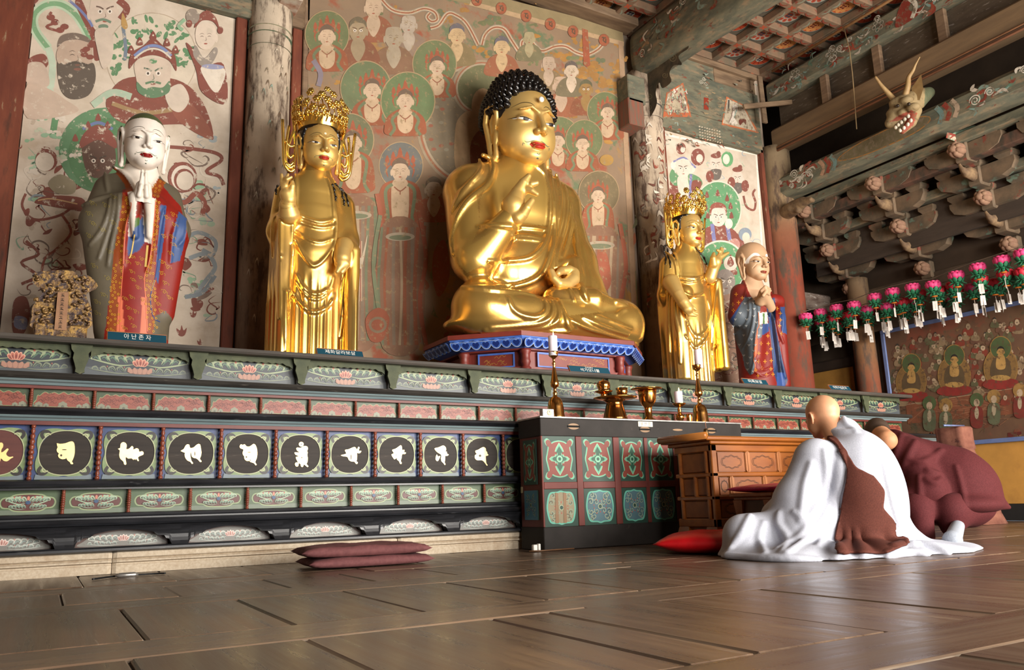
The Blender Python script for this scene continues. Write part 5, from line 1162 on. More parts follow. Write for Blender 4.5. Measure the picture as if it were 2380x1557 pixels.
# left end of the table
for (z0, z1, up) in ((.44, .75, 1), (.2, .4, 0)):
    ya, yb = TY0+.07, TY1-.06; W, H = yb-ya, z1-z0; fn = lambda u, v, h, ya=ya, yb=yb, z0=z0, z1=z1: (TX0-.001-h, (ya+yb)/2-u, (z0+z1)/2+v)
    p = MB().box(TX0-.001, TX0+.012, ya, yb, z0, z1).build('end_panel', pb_, tb_)
    (upper_motif(W, H, fn) if up else lower_motif(W, H, fn, False)).build('painted_motif', tp, p)
MB().box(TX0-.012, TX0, TY1-.045, TY1-.03, .385, .43, bev=.002).build('padlock', M('brass_lock', '9a8a6a', .35, metal=.8), tb_)
slot_d = M('slot_dark', '0c0a09', .9); worn_w = M('slot_wear', '8a6a48', .6, sc=12, col2='6a5038')
for (x, z, r) in ((1333, 991, 1), (1499, 998, 1), (1653, 1001, 1), (1575, 999, 0)):
    c = onY(x, z, TY0); P = Paint(lambda u, v, h, c=c: (c[0]+u, TY0-.0004-h, c[2]+v), .0003); P.ell(0, .0, .05, .022 if r else .008, '8a6a48', 20); P.build('worn_patch', tp, tb_)
    if r: MB().box(c[0]-.055, c[0]+.055, TY0-.004, TY0+.002, c[2]-.007, c[2]+.007, bev=.003).build('coin_slot', slot_d, tb_)
pl = MB().box(3.805, 3.945, TY0-.006, TY0, .85, .889, bev=.003).build('name_label', M('ivory_label', 'd9d2c2', .5), tb_)
text_paint('불 전 함', .03, lambda x, y, h: (3.875+x, TY0-.0065-h, .8685+y), 'printed_text', M('label_ink', '4a4640', .7), pl, .0004)
# -------- brass
brass = M('polished_brass', 'e0a55c', .16, metal=1., var=.06, sc=6); brass2 = M('bronze_brass', 'd09450', .18, metal=1., var=.06, sc=6); wax = M('candle_wax', 'e8e2ea', .5, var=.03)
wax.node_tree.nodes['Principled BSDF'].inputs['Subsurface Weight'].default_value = .3
flame = M('flame', 'ffb45a', .5); bs_ = flame.node_tree.nodes['Principled BSDF']; bs_.inputs['Emission Color'].default_value = (1, .55, .18, 1); bs_.inputs['Emission Strength'].default_value = 14
def pprof(cx, prof, Y):
    out = []
    for hw, y in prof:
        p = onY(cx, y, Y); wd = (p-CC) @ CW; out.append((max(hw*wd/F_PX, .0004), float(p[2])))
    p0 = onY(cx, prof[0][1], Y); return out, (float(p0[0]), Y)
def plathe(name, cx, prof, Y, mat, parent, n=28, zb=None):
    pr, (x, y) = pprof(cx, prof, Y); 
    if zb is not None: d = zb-pr[0][1]; pr = [(r, z+d*(1-i/(len(pr)-1))) for i, (r, z) in enumerate(pr)]
    return fixn(MB().lathe(pr, (x, y, 0), n).build(name, mat, parent))
ZT = .9055
def candle(cx, Y, hw, y0, y1, label, zb, grp=None):
    t = thing('candle', label, 'candle', tuple(onY(cx, y0, Y)), grp)
    o = plathe('wax', cx, [(hw, y0), (hw*1.0, y1+1), (hw*.93, y1), (.5, y1+1.5)], Y, wax, t, 20)
    p = onY(cx, y1, Y); MB().tube([(p[0], Y, p[2]-.004), (p[0], Y, p[2]+.008)], .0012, 5).build('wick', slot_d, t)
    MB().lathe([(.0005, 0), (.004, .005), (.0045, .01), (.0025, .02), (.0004, .03)], (p[0], Y, p[2]+.003), 10).build('flame', flame, t)
stick = lambda b: [(30, b), (30, b-3), (28, b-8), (26, b-26), (23, b-38), (17, b-46), (8, b-49), (6, b-54), (8, b-57), (5, b-60), (5, b-68), (13, b-72), (14, b-79), (12, b-84), (8, b-100), (5, b-113), (4, b-120), (7, b-123), (4, b-127), (4, b-133), (9, b-136), (14, b-139), (15, b-147), (16, b-149), (14, b-149), (10, b-142), (.5, b-141)]
YB = 4.80
s1_ = thing('candlestick', 'tall turned brass candlestick with ribbed bell foot next to the small clock', 'candlestick', (3.1, YB, ZT)); plathe('stick', 1292, [(w_*.72, y) for w_, y in stick(966)], YB, brass, s1_, 30, ZT)
candle(1286, YB, 10.5, 827, 781, 'white lit candle on the brass candlestick next to the small clock', None)
s2_ = thing('candlestick', 'tall turned brass candlestick with plain bell foot by the wooden desk', 'candlestick', (4.5, YB, ZT)); plathe('stick', 1629, [(w_*.66, 983-(983-y)*.9) for w_, y in stick(983)], YB, brass, s2_, 30, ZT)
candle(1625, YB, 9.5, 855, 813, 'white lit candle on the brass candlestick by the wooden desk', None)
s3_ = thing('candlestick', 'low brass candlestick with a saucer and drum foot', 'candlestick', (4.15, YB, ZT)); plathe('stick', 1581, [(7, 978), (7, 972), (9, 971), (10, 966), (9.5, 961), (6, 960), (4, 955), (5, 950), (3.5, 946), (4, 944), (10, 942), (15, 938), (16, 937), (14, 937), (4, 941), (.5, 941)], YB, brass2, s3_, 24, ZT)
candle(1578, YB, 9.5, 938, 910, 'short white lit candle on the low brass candlestick', None)
c_ = thing('brass_cup', 'small plain brass cup beside the low candlestick', 'cup', (4.27, YB, ZT)); plathe('cup', 1602, [(5.5, 978), (6, 976), (6.5, 966), (7.5, 960), (7, 960), (5.8, 966), (5, 975), (.5, 975)], YB, brass, c_, 20, ZT)
g_ = thing('brass_goblet', 'brass bowl on a stem with a wide flat dish across its rim', 'goblet', (3.8, YB, ZT)); plathe('goblet', 1508, [(17, 975), (16, 971), (9, 966), (8.5, 946), (10, 942), (14, 938), (19, 930), (21, 915), (22, 906), (20.5, 906), (19, 915), (16, 930), (.5, 934)], YB, brass2, g_, 30, ZT)
plathe('dish', 1502, [(1, 906), (20, 907), (36, 905), (37, 903), (35, 903.5), (18, 905), (.5, 905)], YB, brass, g_, 30)
i_ = thing('incense_burner', 'squat brass incense burner with flared foot and broad tray top', 'burner', (3.5, YB, ZT)); plathe('pot', 1430, [(30, 972), (28, 966), (25, 955), (21, 942), (19, 935), (20, 932), (25, 930), (26, 927), (24, 926), (.5, 927)], YB, M('dark_brass', 'a87038', .18, metal=1., var=.08), i_, 30, ZT)
plathe('tray', 1430, [(1, 930), (30, 930), (50, 926), (51, 924), (49, 924.5), (28, 928), (.5, 928)], YB, brass2, i_, 32)
i2 = thing('lidded_cup', 'round lidded brass cup on a collar stem atop the incense burner', 'cup', tuple(onY(1404, 926, YB))); plathe('cup', 1404, [(8, 926), (8, 920), (7, 916), (14, 913), (20, 911), (21, 909), (12, 908), (14, 902), (16, 897), (15, 890), (11, 886), (2, 884), (1.5, 881), (.5, 880)], YB-.02, brass2, i2, 24)
i3 = thing('brass_cup', 'straight-sided brass cup on the incense burner tray', 'cup', tuple(onY(1445, 924, YB))); plathe('cup', 1446, [(9, 923), (10, 922), (13, 912), (14, 902), (13, 902), (11, 912), (8, 921), (.5, 921)], YB-.02, brass, i3, 22)
k_ = thing('clock', 'little square silver clock with a cream dial at the table corner', 'clock', (2.99, 4.72, ZT)); a0, a1 = onY(1256, 962, 4.73), onY(1282, 945, 4.73)
MB().box(a0[0], a1[0], 4.7, 4.745, ZT, ZT+.055, bev=.004).build('case', M('silver_case', 'a8a6a2', .3, metal=.6), k_); MB().lathe([(.0005, -.004), (.019, -.004), (.021, 0)], ((a0[0]+a1[0])/2+.008, 4.7, ZT+.028), 24, axis='y').build('dial', M('cream_dial', 'd8d0b0', .4), k_)
MB().tube([((a0[0]+a1[0])/2+.008, 4.695, ZT+.028), ((a0[0]+a1[0])/2+.008, 4.695, ZT+.04)], .0012, 5).build('hand', slot_d, k_)
# -------- wooden sutra desk
dwood = M('orange_wood', '7d4316', .3, sc=2.5, det=6, col2='98581f', stretch=(1, 5, 5), bmp=.05, coat=.3); dwood2 = M('panel_wood', '753d13', .4, sc=2.5, det=6, col2='8a4e1b', stretch=(1, 5, 5), bmp=.05)
DX0, DX1, DY0, DY1 = 3.845, 5.25, 3.97, 4.34
dk = thing('sutra_desk', 'tall orange-brown carved wooden desk with recessed panels and scroll-ended top', 'desk', ((DX0+DX1)/2, 4.15, 0))
MB().box(DX0+.025, DX1-.025, DY0+.025, DY1-.025, .1, .66).build('carcass', dwood2, dk)
def dframe(x0, x1, z0, z1, name='frame_bar'): return MB().box(x0, x1, DY0, DY0+.03, z0, z1, bev=.006).build(name, dwood, dk)
for (z0, z1) in ((.62, .668), (.452, .482), (.3, .328), (.125, .18)): dframe(DX0, DX1, z0, z1)
dframe(DX0, DX0+.05, .125, .668, 'stile'); dframe(DX1-.05, DX1, .125, .668, 'stile')
def frame_post(x, z0, z1):
    pr = [(-.028, 0), (-.02, -.016), (-.008, -.016), (-.005, -.02), (.005, -.02), (.008, -.016), (.02, -.016), (.028, 0)]
    return fixn(MB().loft([[(x+a*(k if k else .05), DY0+.02+b, z) for a, b in pr] for z, k in ((z0-.012, 0), (z0+.012, 1), (z1-.012, 1), (z1+.012, 0))], smooth=False).build('moulded_divider', M('divider_wood', '8a5228', .3, sc=3, stretch=(5, 5, 1), col2='a87048'), dk))
r1 = [4.185, 4.495, 4.805, 5.1]; r2 = [4.02, 4.335, 4.65, 4.96]
for x in r1: frame_post(x, .482, .62); frame_post(x, .18, .3)
for x in r2: frame_post(x, .328, .452)
def cart(x0, x1, z0, z1):
    cx, cz, w_, h_ = (x0+x1)/2, (z0+z1)/2, (x1-x0)*.36, (z1-z0)*.33
    q = [(1, 0), (.9, .5), (.72, .55), (.6, .85), (.3, .8), (0, 1.05)]; q = q+[(-a, b) for a, b in q[::-1]][1:]; q = q+[(a, -b) for a, b in q[::-1]][1:-1]
    pn = MB().box(x0, x1, DY0+.016, DY0+.03, z0, z1).build('panel', dwood2, dk)
    P = Paint(lambda u, v, h: (u, DY0+.0155-h, v), .0003); pts = [(cx+a*w_, cz+b*h_) for a, b in q]
    for k in (1.08, .95): P.st([(cx+(x-cx)*k, cz+(z-cz)*k) for x, z in pts], .0035, '4a280e', 2, closed=True)
    P.build('carved_cartouche', MP('carve_line', None, 20, rough=.5, var=.1, bmp=0), pn)
xs1 = [DX0+.05]+r1+[DX1-.05]; xs2 = [DX0+.05]+r2+[DX1-.05]
for a, b in zip(xs1[:-1], xs1[1:]): cart(a+.02, b-.02, .487, .615); cart(a+.02, b-.02, .185, .295)
for a, b in zip(xs2[:-1], xs2[1:]): cart(a+.02, b-.02, .333, .447)
# end face, dark in shade
for (z0, z1, ys) in ((.482, .62, [DY0+.06, DY1-.05]), (.328, .452, [DY0+.06, 4.15, DY1-.05]), (.18, .3, [DY0+.06, DY1-.05])):
    for a, b in zip(ys[:-1], ys[1:]): MB().box(DX0+.012, DX0+.026, a+.01, b-.01, z0+.005, z1-.005, bev=.004).build('end_panel', dwood2, dk)
    for y in ys: MB().box(DX0-.004, DX0+.03, y-.014, y+.014, z0-.01, z1+.01, bev=.008).build('end_divider', dwood, dk)
for (z0, z1) in ((.62, .668), (.452, .482), (.3, .328), (.125, .18)): MB().box(DX0, DX0+.03, DY0+.01, DY1, z0, z1, bev=.006).build('end_bar', dwood, dk)
for (x, y) in ((DX0, DY0), (DX1-.1, DY0), (DX0, DY1-.1), (DX1-.1, DY1-.1)): MB().loft([[(x+q, y+q, z), (x+.1-q, y+q, z), (x+.1-q, y+.1-q, z), (x+q, y+.1-q, z)] for q, z in ((.0, 0), (-.008, .03), (-.008, .08), (.004, .128))], smooth=False).build('foot', dwood, dk)
MB().box(DX0+.1, DX1-.1, DY0+.01, DY0+.03, .075, .128, bev=.006).build('apron', dwood, dk)
MB().box(DX0-.03, DX1+.03, DY0-.03, DY1+.03, .667, .69, bev=.006).build('top_moulding', dwood, dk)
MB().box(DX0-.08, DX1+.08, DY0-.05, DY1+.05, .69, .72, bev=.008).build('top_board', dwood, dk)
for sx, x in ((-1, DX0-.085), (1, DX1+.085)):
    fixn(MB().loft([[(x+.02*math.cos(t)*1.0, y, .715+.024*math.sin(t)+(.006)) for t in [2*PI*k/14 for k in range(14)]] for y in (DY0-.05, DY1+.05)]).build('scroll_end', M('scroll_wood', '9a5c28', .3, sc=3, col2='a86c34'), dk))
it = thing('incense_stand', 'small dark brass incense stand with a thin stick on the desk end', 'incense stand', tuple(onY(1640, 1008, 4.05)))
plathe('pot', 1641, [(6.5, 1010), (6.5, 1003), (5, 996), (4, 995), (.5, 996)], 4.05, M('old_bronze', '5d4a30', .35, metal=.9), it, 16, .7205); p = onY(1641, 996, 4.05); q_ = onY(1637, 962, 4.05); MB().tube([tuple(p), tuple(q_)], .0025, 6).build('incense_stick', M('stick', 'a06a50', .7), it)
tag(MB().box(3.88, 4.09, 3.97, 4.02, .7202, .7245, bev=.0015).build('folded_cloth', M('yellow_cloth', 'd9a326', .8)), 'thin folded yellow cloth on the desk edge', 'cloth')
# -------- stool with magenta cushion
SX0, SX1, SY0, SY1 = 3.86, 4.4, 3.50, 3.8
sl_ = thing('low_stool', 'low carved wooden stool carrying the magenta cushion', 'stool', (4.1, 3.62, 0)); swood = M('stool_wood', '7d4a26', .4, sc=3, col2='96603a', stretch=(1, 5, 5))
MB().box(SX0-.03, SX1+.03, SY0-.03, SY1+.03, .315, .34, bev=.006).build('seat_board', swood, sl_); MB().box(SX0-.01, SX1+.01, SY0-.01, SY1+.01, .295, .316, bev=.005).build('moulding', swood, sl_)
for x in (SX0, SX1-.05):
    for y in (SY0, SY1-.05): MB().loft([[(x+q, y+q, z), (x+.05-q, y+q, z), (x+.05-q, y+.05-q, z), (x+q, y+.05-q, z)] for q, z in ((0, 0), (.004, .05), (-.002, .2), (-.012, .296))], smooth=False).build('leg', swood, sl_)
MB().box(SX0+.02, SX1-.02, SY0+.015, SY0+.03, .03, .296).build('front_panel', M('lit_front', '7d5a3e', .45, sc=3, col2='946e4e'), sl_); MB().box(SX0+.012, SX0+.028, SY0+.03, SY1-.03, .03, .296).build('side_panel', M('shaded_side', '4a2a15', .5), sl_)  # light and shade put into the wood colour: front panel paler, side panel darker
def pillow(name, c, hx, hy, th, rz, mat, parent=None, puff=.75, n=22, wrk=.0, seed=1, zb=0.):
    rd = random.Random(seed); V = []; Q = []
    ph = [rd.uniform(0, 6.28) for _ in range(8)]
    def prof(u, v): return max(0, (1-abs(u)**3.2)*(1-abs(v)**3.2))**(1-puff*.62)
    for s in (0, 1):
        for i in range(n+1):
            for j in range(n+1):
                u, v = -1+2*i/n, -1+2*j/n; pin = 1-.06*(1-abs(u*v))*max(abs(u), abs(v))**6
                z = th*.5*prof(u, v); w_ = wrk*(math.sin(9*u+ph[0]+3*v)+math.sin(11*v+ph[1]))*prof(u, v)
                V.append((u*hx*pin, v*hy*pin, th*.5+(z+w_ if s else -z*1.0)))
    m = (n+1)**2
    for s in (0, 1):
        for i in range(n):
            for j in range(n):
                a = s*m+i*(n+1)+j; q = (a, a+n+1, a+n+2, a+1); Q.append(q if s else q[::-1])
    R = Matrix.Translation(c) @ Matrix.Rotation(rz, 4, 'Z'); b = MB(); b.add([tuple(R @ Vector(v)) for v in V], Q, smooth=True); o = b.build(name, mat, parent)
    bm = bmesh.new(); bm.from_mesh(o.data); bmesh.ops.remove_doubles(bm, verts=bm.verts, dist=.0006); bm.to_mesh(o.data); bm.free(); return o
mag = M('magenta_silk', 'b3104f', .35, sc=14, det=3, col2='d02468', stretch=(1, 6, 1), bmp=.25)
tag(pillow('seat_cushion', ((SX0+SX1)/2, (SY0+SY1)/2, .338), .32, .2, .055, 0, mag, wrk=.002), 'thin magenta silk cushion on the low stool', 'cushion')
redc = thing('floor_cushion', 'plump red silk floor cushion with woven bands beside the white-robed person', 'cushion', (3.42, 3.62, 0))
pillow('cushion', (3.46, 3.62, .0), .3, .3, .13, math.radians(38), M('red_silk', 'a3060f', .38, sc=10, col2='b80d16', bmp=.12), redc, puff=.55, wrk=.002)
# -------- folded brown floor mat
br = thing('folded_mat', 'folded mauve-brown quilted floor mat lying by the stone base', 'cushion', (1.58, 4.42, 0)); bm_ = M('brown_cotton', '5f3435', .85, sc=40, col2='6d3f3f', bmp=.1)
pillow('lower_layer', (1.6, 4.44, 0), .35, .2, .06, math.radians(-4), bm_, br, 1.15, wrk=.003, seed=3); pillow('upper_layer', (1.58, 4.45, .055), .36, .205, .065, math.radians(-6), bm_, br, 1.15, wrk=.004, seed=5)
# -------- cable with inline adapter by the stone base
cb = thing('power_cable', 'thin black cable with a metal connector lying along the stone base', 'cable', (.42, 4.9, 0)); blk = M('black_rubber', '141414', .5)
MB().tube([tuple(onZ(x, y, .006)) for x, y in crv([(215, 1346), (250, 1341), (285, 1337), (310, 1336), (360, 1333), (385, 1332)], 4)], .005, 6).build('cord', blk, cb)
p = onZ(297, 1336, .01); MB().lathe([(.004, -.06), (.012, -.04), (.013, .03), (.006, .05)], tuple(p), 12, axis='x').build('connector', M('steel', 'b8b5b0', .3, metal=.8), cb)
plg = thing('plug_block', 'little white power plug and cable at the foot of the offering table', 'plug', (2.86, 4.66, 0)); MB().box(2.83, 2.86, 4.62, 4.65, .004, .045, bev=.004).build('plug', M('white_plastic', 'e6e4de', .4), plg); MB().box(2.868, 2.885, 4.62, 4.65, .004, .05, bev=.004).build('plug', MATS['white_plastic'], plg)
MB().tube([(2.8, 4.63, .006), (2.87, 4.6, .006), (2.95, 4.61, .006), (3.15, 4.62, .006)], .005, 6).build('cord', M('brown_cord', '6a4a30', .6), plg)
# -------- draped stand by the right wall
ds = thing('draped_stand', 'mottled brown cloth draped over a narrow stand in front of the blue-framed painting', 'stand', (7.5, 4.5, 0))
drm = M('velvet_cloth', '6d4034', .95, sc=9, det=6, col2='8a5a48', spots=[('4f2a24', 6, .58, .64)], bmp=.3)
rings = []
for (z, hx, hy, dx) in ((0, .27, .25, .1), (.1, .22, .22, .1), (.3, .21, .21, .08), (.52, .2, .2, .05), (.58, .17, .18, .03), (.66, .115, .15, 0), (.7, .11, .14, 0), (.705, .135, .15, 0), (.78, .125, .15, -.01), (.9, .13, .15, -.01), (.915, .12, .14, -.01)):
    rings.append([(7.62+dx+hx*.85*math.copysign(abs(math.cos(t))**.5, math.cos(t))*(1+.04*math.sin(9*t)), 4.55+hy*math.copysign(abs(math.sin(t))**.5, math.sin(t))*(1+.04*math.cos(8*t)), z) for t in [2*PI*k/40 for k in range(40)]])
MB().loft(rings).build('drape', drm, ds); MB().tube([(7.05, 4.3, .9), (7.62, 4.45, .925)], .008, 8).build('blue_pen_rod', M('blue_rod', '6a78a0', .4), ds)
tag(MB().box(8.54, 8.57, 4.86, 5.08, .455, .485, bev=.004).build('wall_peg', M('pale_peg', 'cdb08a', .6)), 'small pale wooden peg on the ochre wall beside the draped stand', 'peg')
# ================================================================== STATUES
def proj(V):
    d = np.asarray(V, float)-CC; w_ = d @ CW; return np.stack([1190+F_PX*(d @ CR)/w_, 778.5-F_PX*(d @ CU)/w_], 1)
def inpoly(p, poly):
    x, y = p[:, 0], p[:, 1]; r = np.zeros(len(p), bool); n = len(poly)
    for i in range(n):
        (x1, y1), (x2, y2) = poly[i], poly[(i+1) % n]
        c = ((y1 > y) != (y2 > y)); r ^= c & (x < (x2-x1)*(y-y1)/((y2-y1) if y2 != y1 else 1e-9)+x1)
    return r
def trace(f, pts, t0=2.5, it=60, lift=0.):
    D = np.array([ray(x, y) for x, y in pts]); D /= np.linalg.norm(D, axis=1)[:, None]; t = np.full(len(pts), t0)
    best = np.full(len(pts), 9.); bt = t.copy()
    for _ in range(it):
        d = f((CC+D*t[:, None]).astype(np.float32)); m = np.abs(d) < best; best[m] = np.abs(d)[m]; bt[m] = t[m]; t = t+d*.8
        if t.max() > 14: t = np.minimum(t, 14)
    return CC+D*(bt-lift)[:, None]
def folds(f, paths, rad, n=4, lift=0.):
    out = []
    for q in paths:
        r = rad
        if len(q) == 2 and isinstance(q[0], list): q, r = q
        out.append((trace(f, [tuple(p) for p in crv(q, n)], lift=lift), r))
    return out
def add_folds(f, fl, k=.02):
    boxes = [(p.min(0)-.06, p.max(0)+.06) for p, _ in fl]
    def g(P):
        d = f(P)
        for (p, r), (lo, hi) in zip(fl, boxes):
            m = ((P > lo) & (P < hi)).all(-1)
            if m.any():
                n = len(p); rr = [r*(.55+.45*math.sin(PI*min(1, (i+.6)/n))) for i in range(n)]
                d[m] = smin(d[m], s_path(P[m], p, rr), k)
        return d
    return g
def cr(o, s, pts): return [(o[0]+x/s, o[1]+y/s) for x, y in pts]
def bvh_of(o):
    me = o.data; V = [v.co.copy() for v in me.vertices]; return BVHTree.FromPolygons(V, [tuple(p.vertices) for p in me.polygons])
def cast_px(bv, back=.0):
    last = [6.0]
    def fn(u, v, h):
        d = Vector(ray(u, v)).normalized(); hit = bv.ray_cast(Vector(CC), d)
        t = hit[3] if hit[0] is not None else last[0]
        last[0] = t; p = Vector(CC)+d*(t-h*1.5-.0006); return tuple(p)
    return fn
def cast_front(bv, c, s, R):
    """decals on a face: u,v are head-local x,z; rays run along the head's own facing"""
    d = Vector(R @ np.array([0, 1, 0])); last = [None]
    def fn(u, v, h):
        o = Vector(np.array(c)+s*(R @ np.array([u, -1.2, v]))); hit = bv.ray_cast(o, d)
        if hit[0] is None: hit = (last[0],)+hit[1:] if last[0] is not None else (o+d*s*.8,)
        last[0] = hit[0]; return tuple(hit[0]-d*(h*1.2+.0012*s))
    return fn
def rotm(yaw=0, pitch=0, roll=0):
    return np.array(Matrix.Rotation(yaw, 3, 'Z') @ Matrix.Rotation(pitch, 3, 'X') @ Matrix.Rotation(roll, 3, 'Y'))
def head_f(c, s, R, fat=1.0, old=0., ears=1.0, nose=1.0, wx=1.0):
    c = np.array(c); R32 = R.astype(np.float32)
    def f(P):
        q = ((P-c.astype(np.float32)) @ R32)/s; ax = q*np.array([1, 1, 1], np.float32); ax[:, 0] = np.abs(ax[:, 0])/wx
        d = s_ell(ax, (0, .06, .62), (.385, .45, .41))
        d = smin(d, s_ell(ax, (0, -.1, .36), (.335*fat, .33, .36)), .12)
        d = smin(d, s_ell(ax, (.17, -.19, .3), (.15*fat, .16, .17)), .1)
        d = smin(d, s_ell(ax, (0, -.29, .09), (.15, .12, .085)), .1)
        d = smax(d, -s_ell(ax, (.17, -.5, .49), (.13, .1, .065+.03*old)), .09)
        d = smin(d, s_ell(ax, (.165, -.335, .475), (.1, .065, .05)), .03)
        d = smin(d, s_cap(ax, (0, -.4, .56), (0, -.505, .345), .028*nose, .047*nose), .055)
        d = smin(d, s_ell(ax, (.052, -.455, .325), (.038, .045, .032)), .02)
        d = smin(d, s_path(ax, [(.03, -.43, .56), (.12, -.425, .6), (.25, -.36, .57)], [.012, .015, .008]), .04)
        d = smin(d, s_ell(ax, (0, -.405, .205), (.095, .045, .022)), .014); d = smin(d, s_ell(ax, (0, -.4, .165), (.075, .05, .026)), .014)
        d = smax(d, -s_cap(ax, (0, -.462, .187), (.09, -.43, .19), .007, .004), .01)
        if old:
            for a in ([(.1, -.43, .25), (.17, -.37, .13)], [(.2, -.38, .4), (.27, -.3, .3)], [(0, -.42, .78), (.2, -.36, .76)]): d = smax(d, -s_cap(ax, a[0], a[1], .012, .01), .02)
        if ears:
            e = s_path(ax, [(.375, -.05, .5), (.4, -.07, .6), (.42, .0, .69), (.44, .09, .66), (.445, .11, .5), (.415, .07, .32), (.385, .03, .12), (.375, -.01, .06), (.365, -.045, .1), (.37, -.03, .24), (.37, -.045, .36)], [.028, .03, .034, .034, .032, .034, .042, .045, .034, .028, .03])
            e = smin(e, s_ell(ax, (.39, .03, .46), (.016, .085, .2)), .03); e = smin(e, s_path(ax, [(.4, -.0, .58), (.41, .04, .5), (.4, .02, .38)], [.018, .018, .015]), .02)
            d = smin(d, e, .02)
        return d*s
    return f
def face_paint(o, c, s, R, parent, brow='3c3424', lips='b03020', eye=('f4efe6', '1e1614'), stache=True, dot=None, browy=.63, white_brow=False, open_=1.):
    P = Paint(cast_front(bvh_of(o), c, s, R), .0004*max(1, s*1.5), .0008, .022)
    for sx in (-1, 1):
        if white_brow: P.blob([(sx*.08, .6), (sx*.12, .68), (sx*.22, .7), (sx*.31, .6), (sx*.34, .47), (sx*.3, .44), (sx*.28, .56), (sx*.2, .63), (sx*.13, .61)], 'f2ece4')
        else: P.st([(sx*.055, browy-.005), (sx*.1, browy+.028), (sx*.18, browy+.03), (sx*.27, browy-.02)], .0085, brow, 5, True)
        P.blob([(sx*.08, .456), (sx*.15, .47), (sx*.225, .474), (sx*.27, .474), (sx*.2, .45), (sx*.14, .443)], eye[0], 3)
        P.blob([(sx*.16-.03, .472), (sx*.16+.03, .474), (sx*.16+.025, .446), (sx*.16-.022, .445)], eye[1], 3)
        P.st([(sx*.07, .458), (sx*.14, .472), (sx*.22, .478), (sx*.3, .482)], .012, '2a1c14', 4, True)
        P.st([(sx*.09, .455), (sx*.15, .442), (sx*.21, .452)], .006, '5a4020', 3, True)
    P.blob([(-.1, .192), (-.05, .214), (0, .206), (.05, .214), (.1, .192), (.05, .152), (0, .146), (-.05, .152)], lips, 4); P.st([(-.1, .192), (0, .186), (.1, .192)], .006, '6a1a14', 4, True)
    if stache:
        for sx in (-1, 1): P.st([(sx*.02, .245), (sx*.07, .232), (sx*.13, .21), (sx*.16, .222)], .009, '5d6a58', 4, True); P.st([(sx*.15, .19), (sx*.17, .2), (sx*.165, .175)], .005, '5d6a58', 4)
        P.st([(-.02, .1), (0, .09), (.02, .1)], .008, '4f5c4c', 3); P.st([(-.012, .045), (0, .05), (.01, .042)], .012, '4f5c4c', 3)
    if dot: P.ell(0, .66, .022, .022, dot, 12)
    return P.build('painted_face', MP('face_paint', None, 20, rough=.4, var=.02, bmp=0), parent)
gold = M('gilding', 'dcae58', .3, metal=.8, sc=2.2, det=2, col2='e6bd6a', spots=[('c9a066', 1.4, .55, .75)], bmp=.01)
gold_s = M('satin_gilding', 'dcb566', .45, metal=.62, sc=3, det=4, col2='e4c078')
nt = gold.node_tree; bs_ = nt.nodes['Principled BSDF']; at_ = nd(nt, 'ShaderNodeAttribute', attribute_name='Col'); sep = nd(nt, 'ShaderNodeSeparateColor'); nt.links.new(at_.outputs['Color'], sep.inputs[0])
rr_ = ramp(nt, noise(nt, 2.0, 2, .5), .3, .72, (.13,)*3, (.36,)*3); nt.links.new(mix(nt, sep.outputs[0], rr_, (.3,)*3), bs_.inputs['Roughness'])
old_ = bs_.inputs['Base Color'].links[0].from_socket; nt.links.new(mix(nt, sep.outputs[0], old_, lin('e0b863')), bs_.inputs['Base Color'])
nt.links.new(mix(nt, sep.outputs[0], (.84,)*3, (.78,)*3), bs_.inputs['Metallic'])
def satin(polys):
    def f(V):
        p = proj(V); C = np.zeros((len(V), 3))
        for q in polys: C[inpoly(p, q)] = 1
        return C
    return f
gold_b = M('bright_gilding', 'f4cb6c', .22, metal=.95, sc=3, col2='f6cb68')
black_g = M('black_lacquer_hair', '15110f', .3, sc=8)

# ---------------------------------------------------------------- seated gold statue
bud_t = thing('seated_statue', 'huge gilded seated statue with raised hand on a lotus-edged throne', 'statue', (3.65, 5.75, 1.65))
def hand_paths(f0, pts, Y, rad): return [np.array([onY(x, y, Y+dy) for (x, y, dy) in pts]), rad]
o1, s1 = (1020, 340), 4.58; o2, s2 = (1040, 560), 4.958
def hp3(o, s, Y, pts): return np.array([onY(o[0]+x/s, o[1]+y/s, Y+dy) for x, y, dy in pts])
FING = [(hp3(o1, s1, 5.33, [(800, 760, .02), (790, 640, .01), (840, 500, 0), (900, 390, -.03), (955, 318, -.05)]), [.085, .1, .062, .042, .024]),
        (hp3(o1, s1, 5.33, [(800, 640, .0), (860, 480, .03), (930, 425, -.02), (985, 405, -.06), (1040, 390, -.08)]), [.06, .045, .034, .03, .022]),
        (hp3(o1, s1, 5.33, [(810, 620, .0), (870, 490, .0), (940, 462, -.05), (990, 475, -.08), (1042, 508, -.1)]), [.06, .045, .033, .028, .02]),
        (hp3(o1, s1, 5.33, [(840, 760, -.03), (890, 720, -.06), (935, 655, -.1), (988, 580, -.11)]), [.06, .05, .04, .028])]
RING = (hp3(o2, s2, 5.4, [(1195, 355, -.02), (1225, 430, -.04), (1285, 490, -.05), (1375, 500, 0), (1445, 440, .03), (1450, 375, .05), (1400, 338, .05), (1310, 345, .03), (1275, 375, -.02)]), [.03, .034, .04, .055, .06, .055, .045, .034, .026])
PALM2 = (hp3(o2, s2, 5.4, [(1240, 420, .02), (1300, 530, .02), (1400, 520, .06), (1470, 430, .12), (1440, 300, .2)]), [.04, .055, .07, .08, .1])
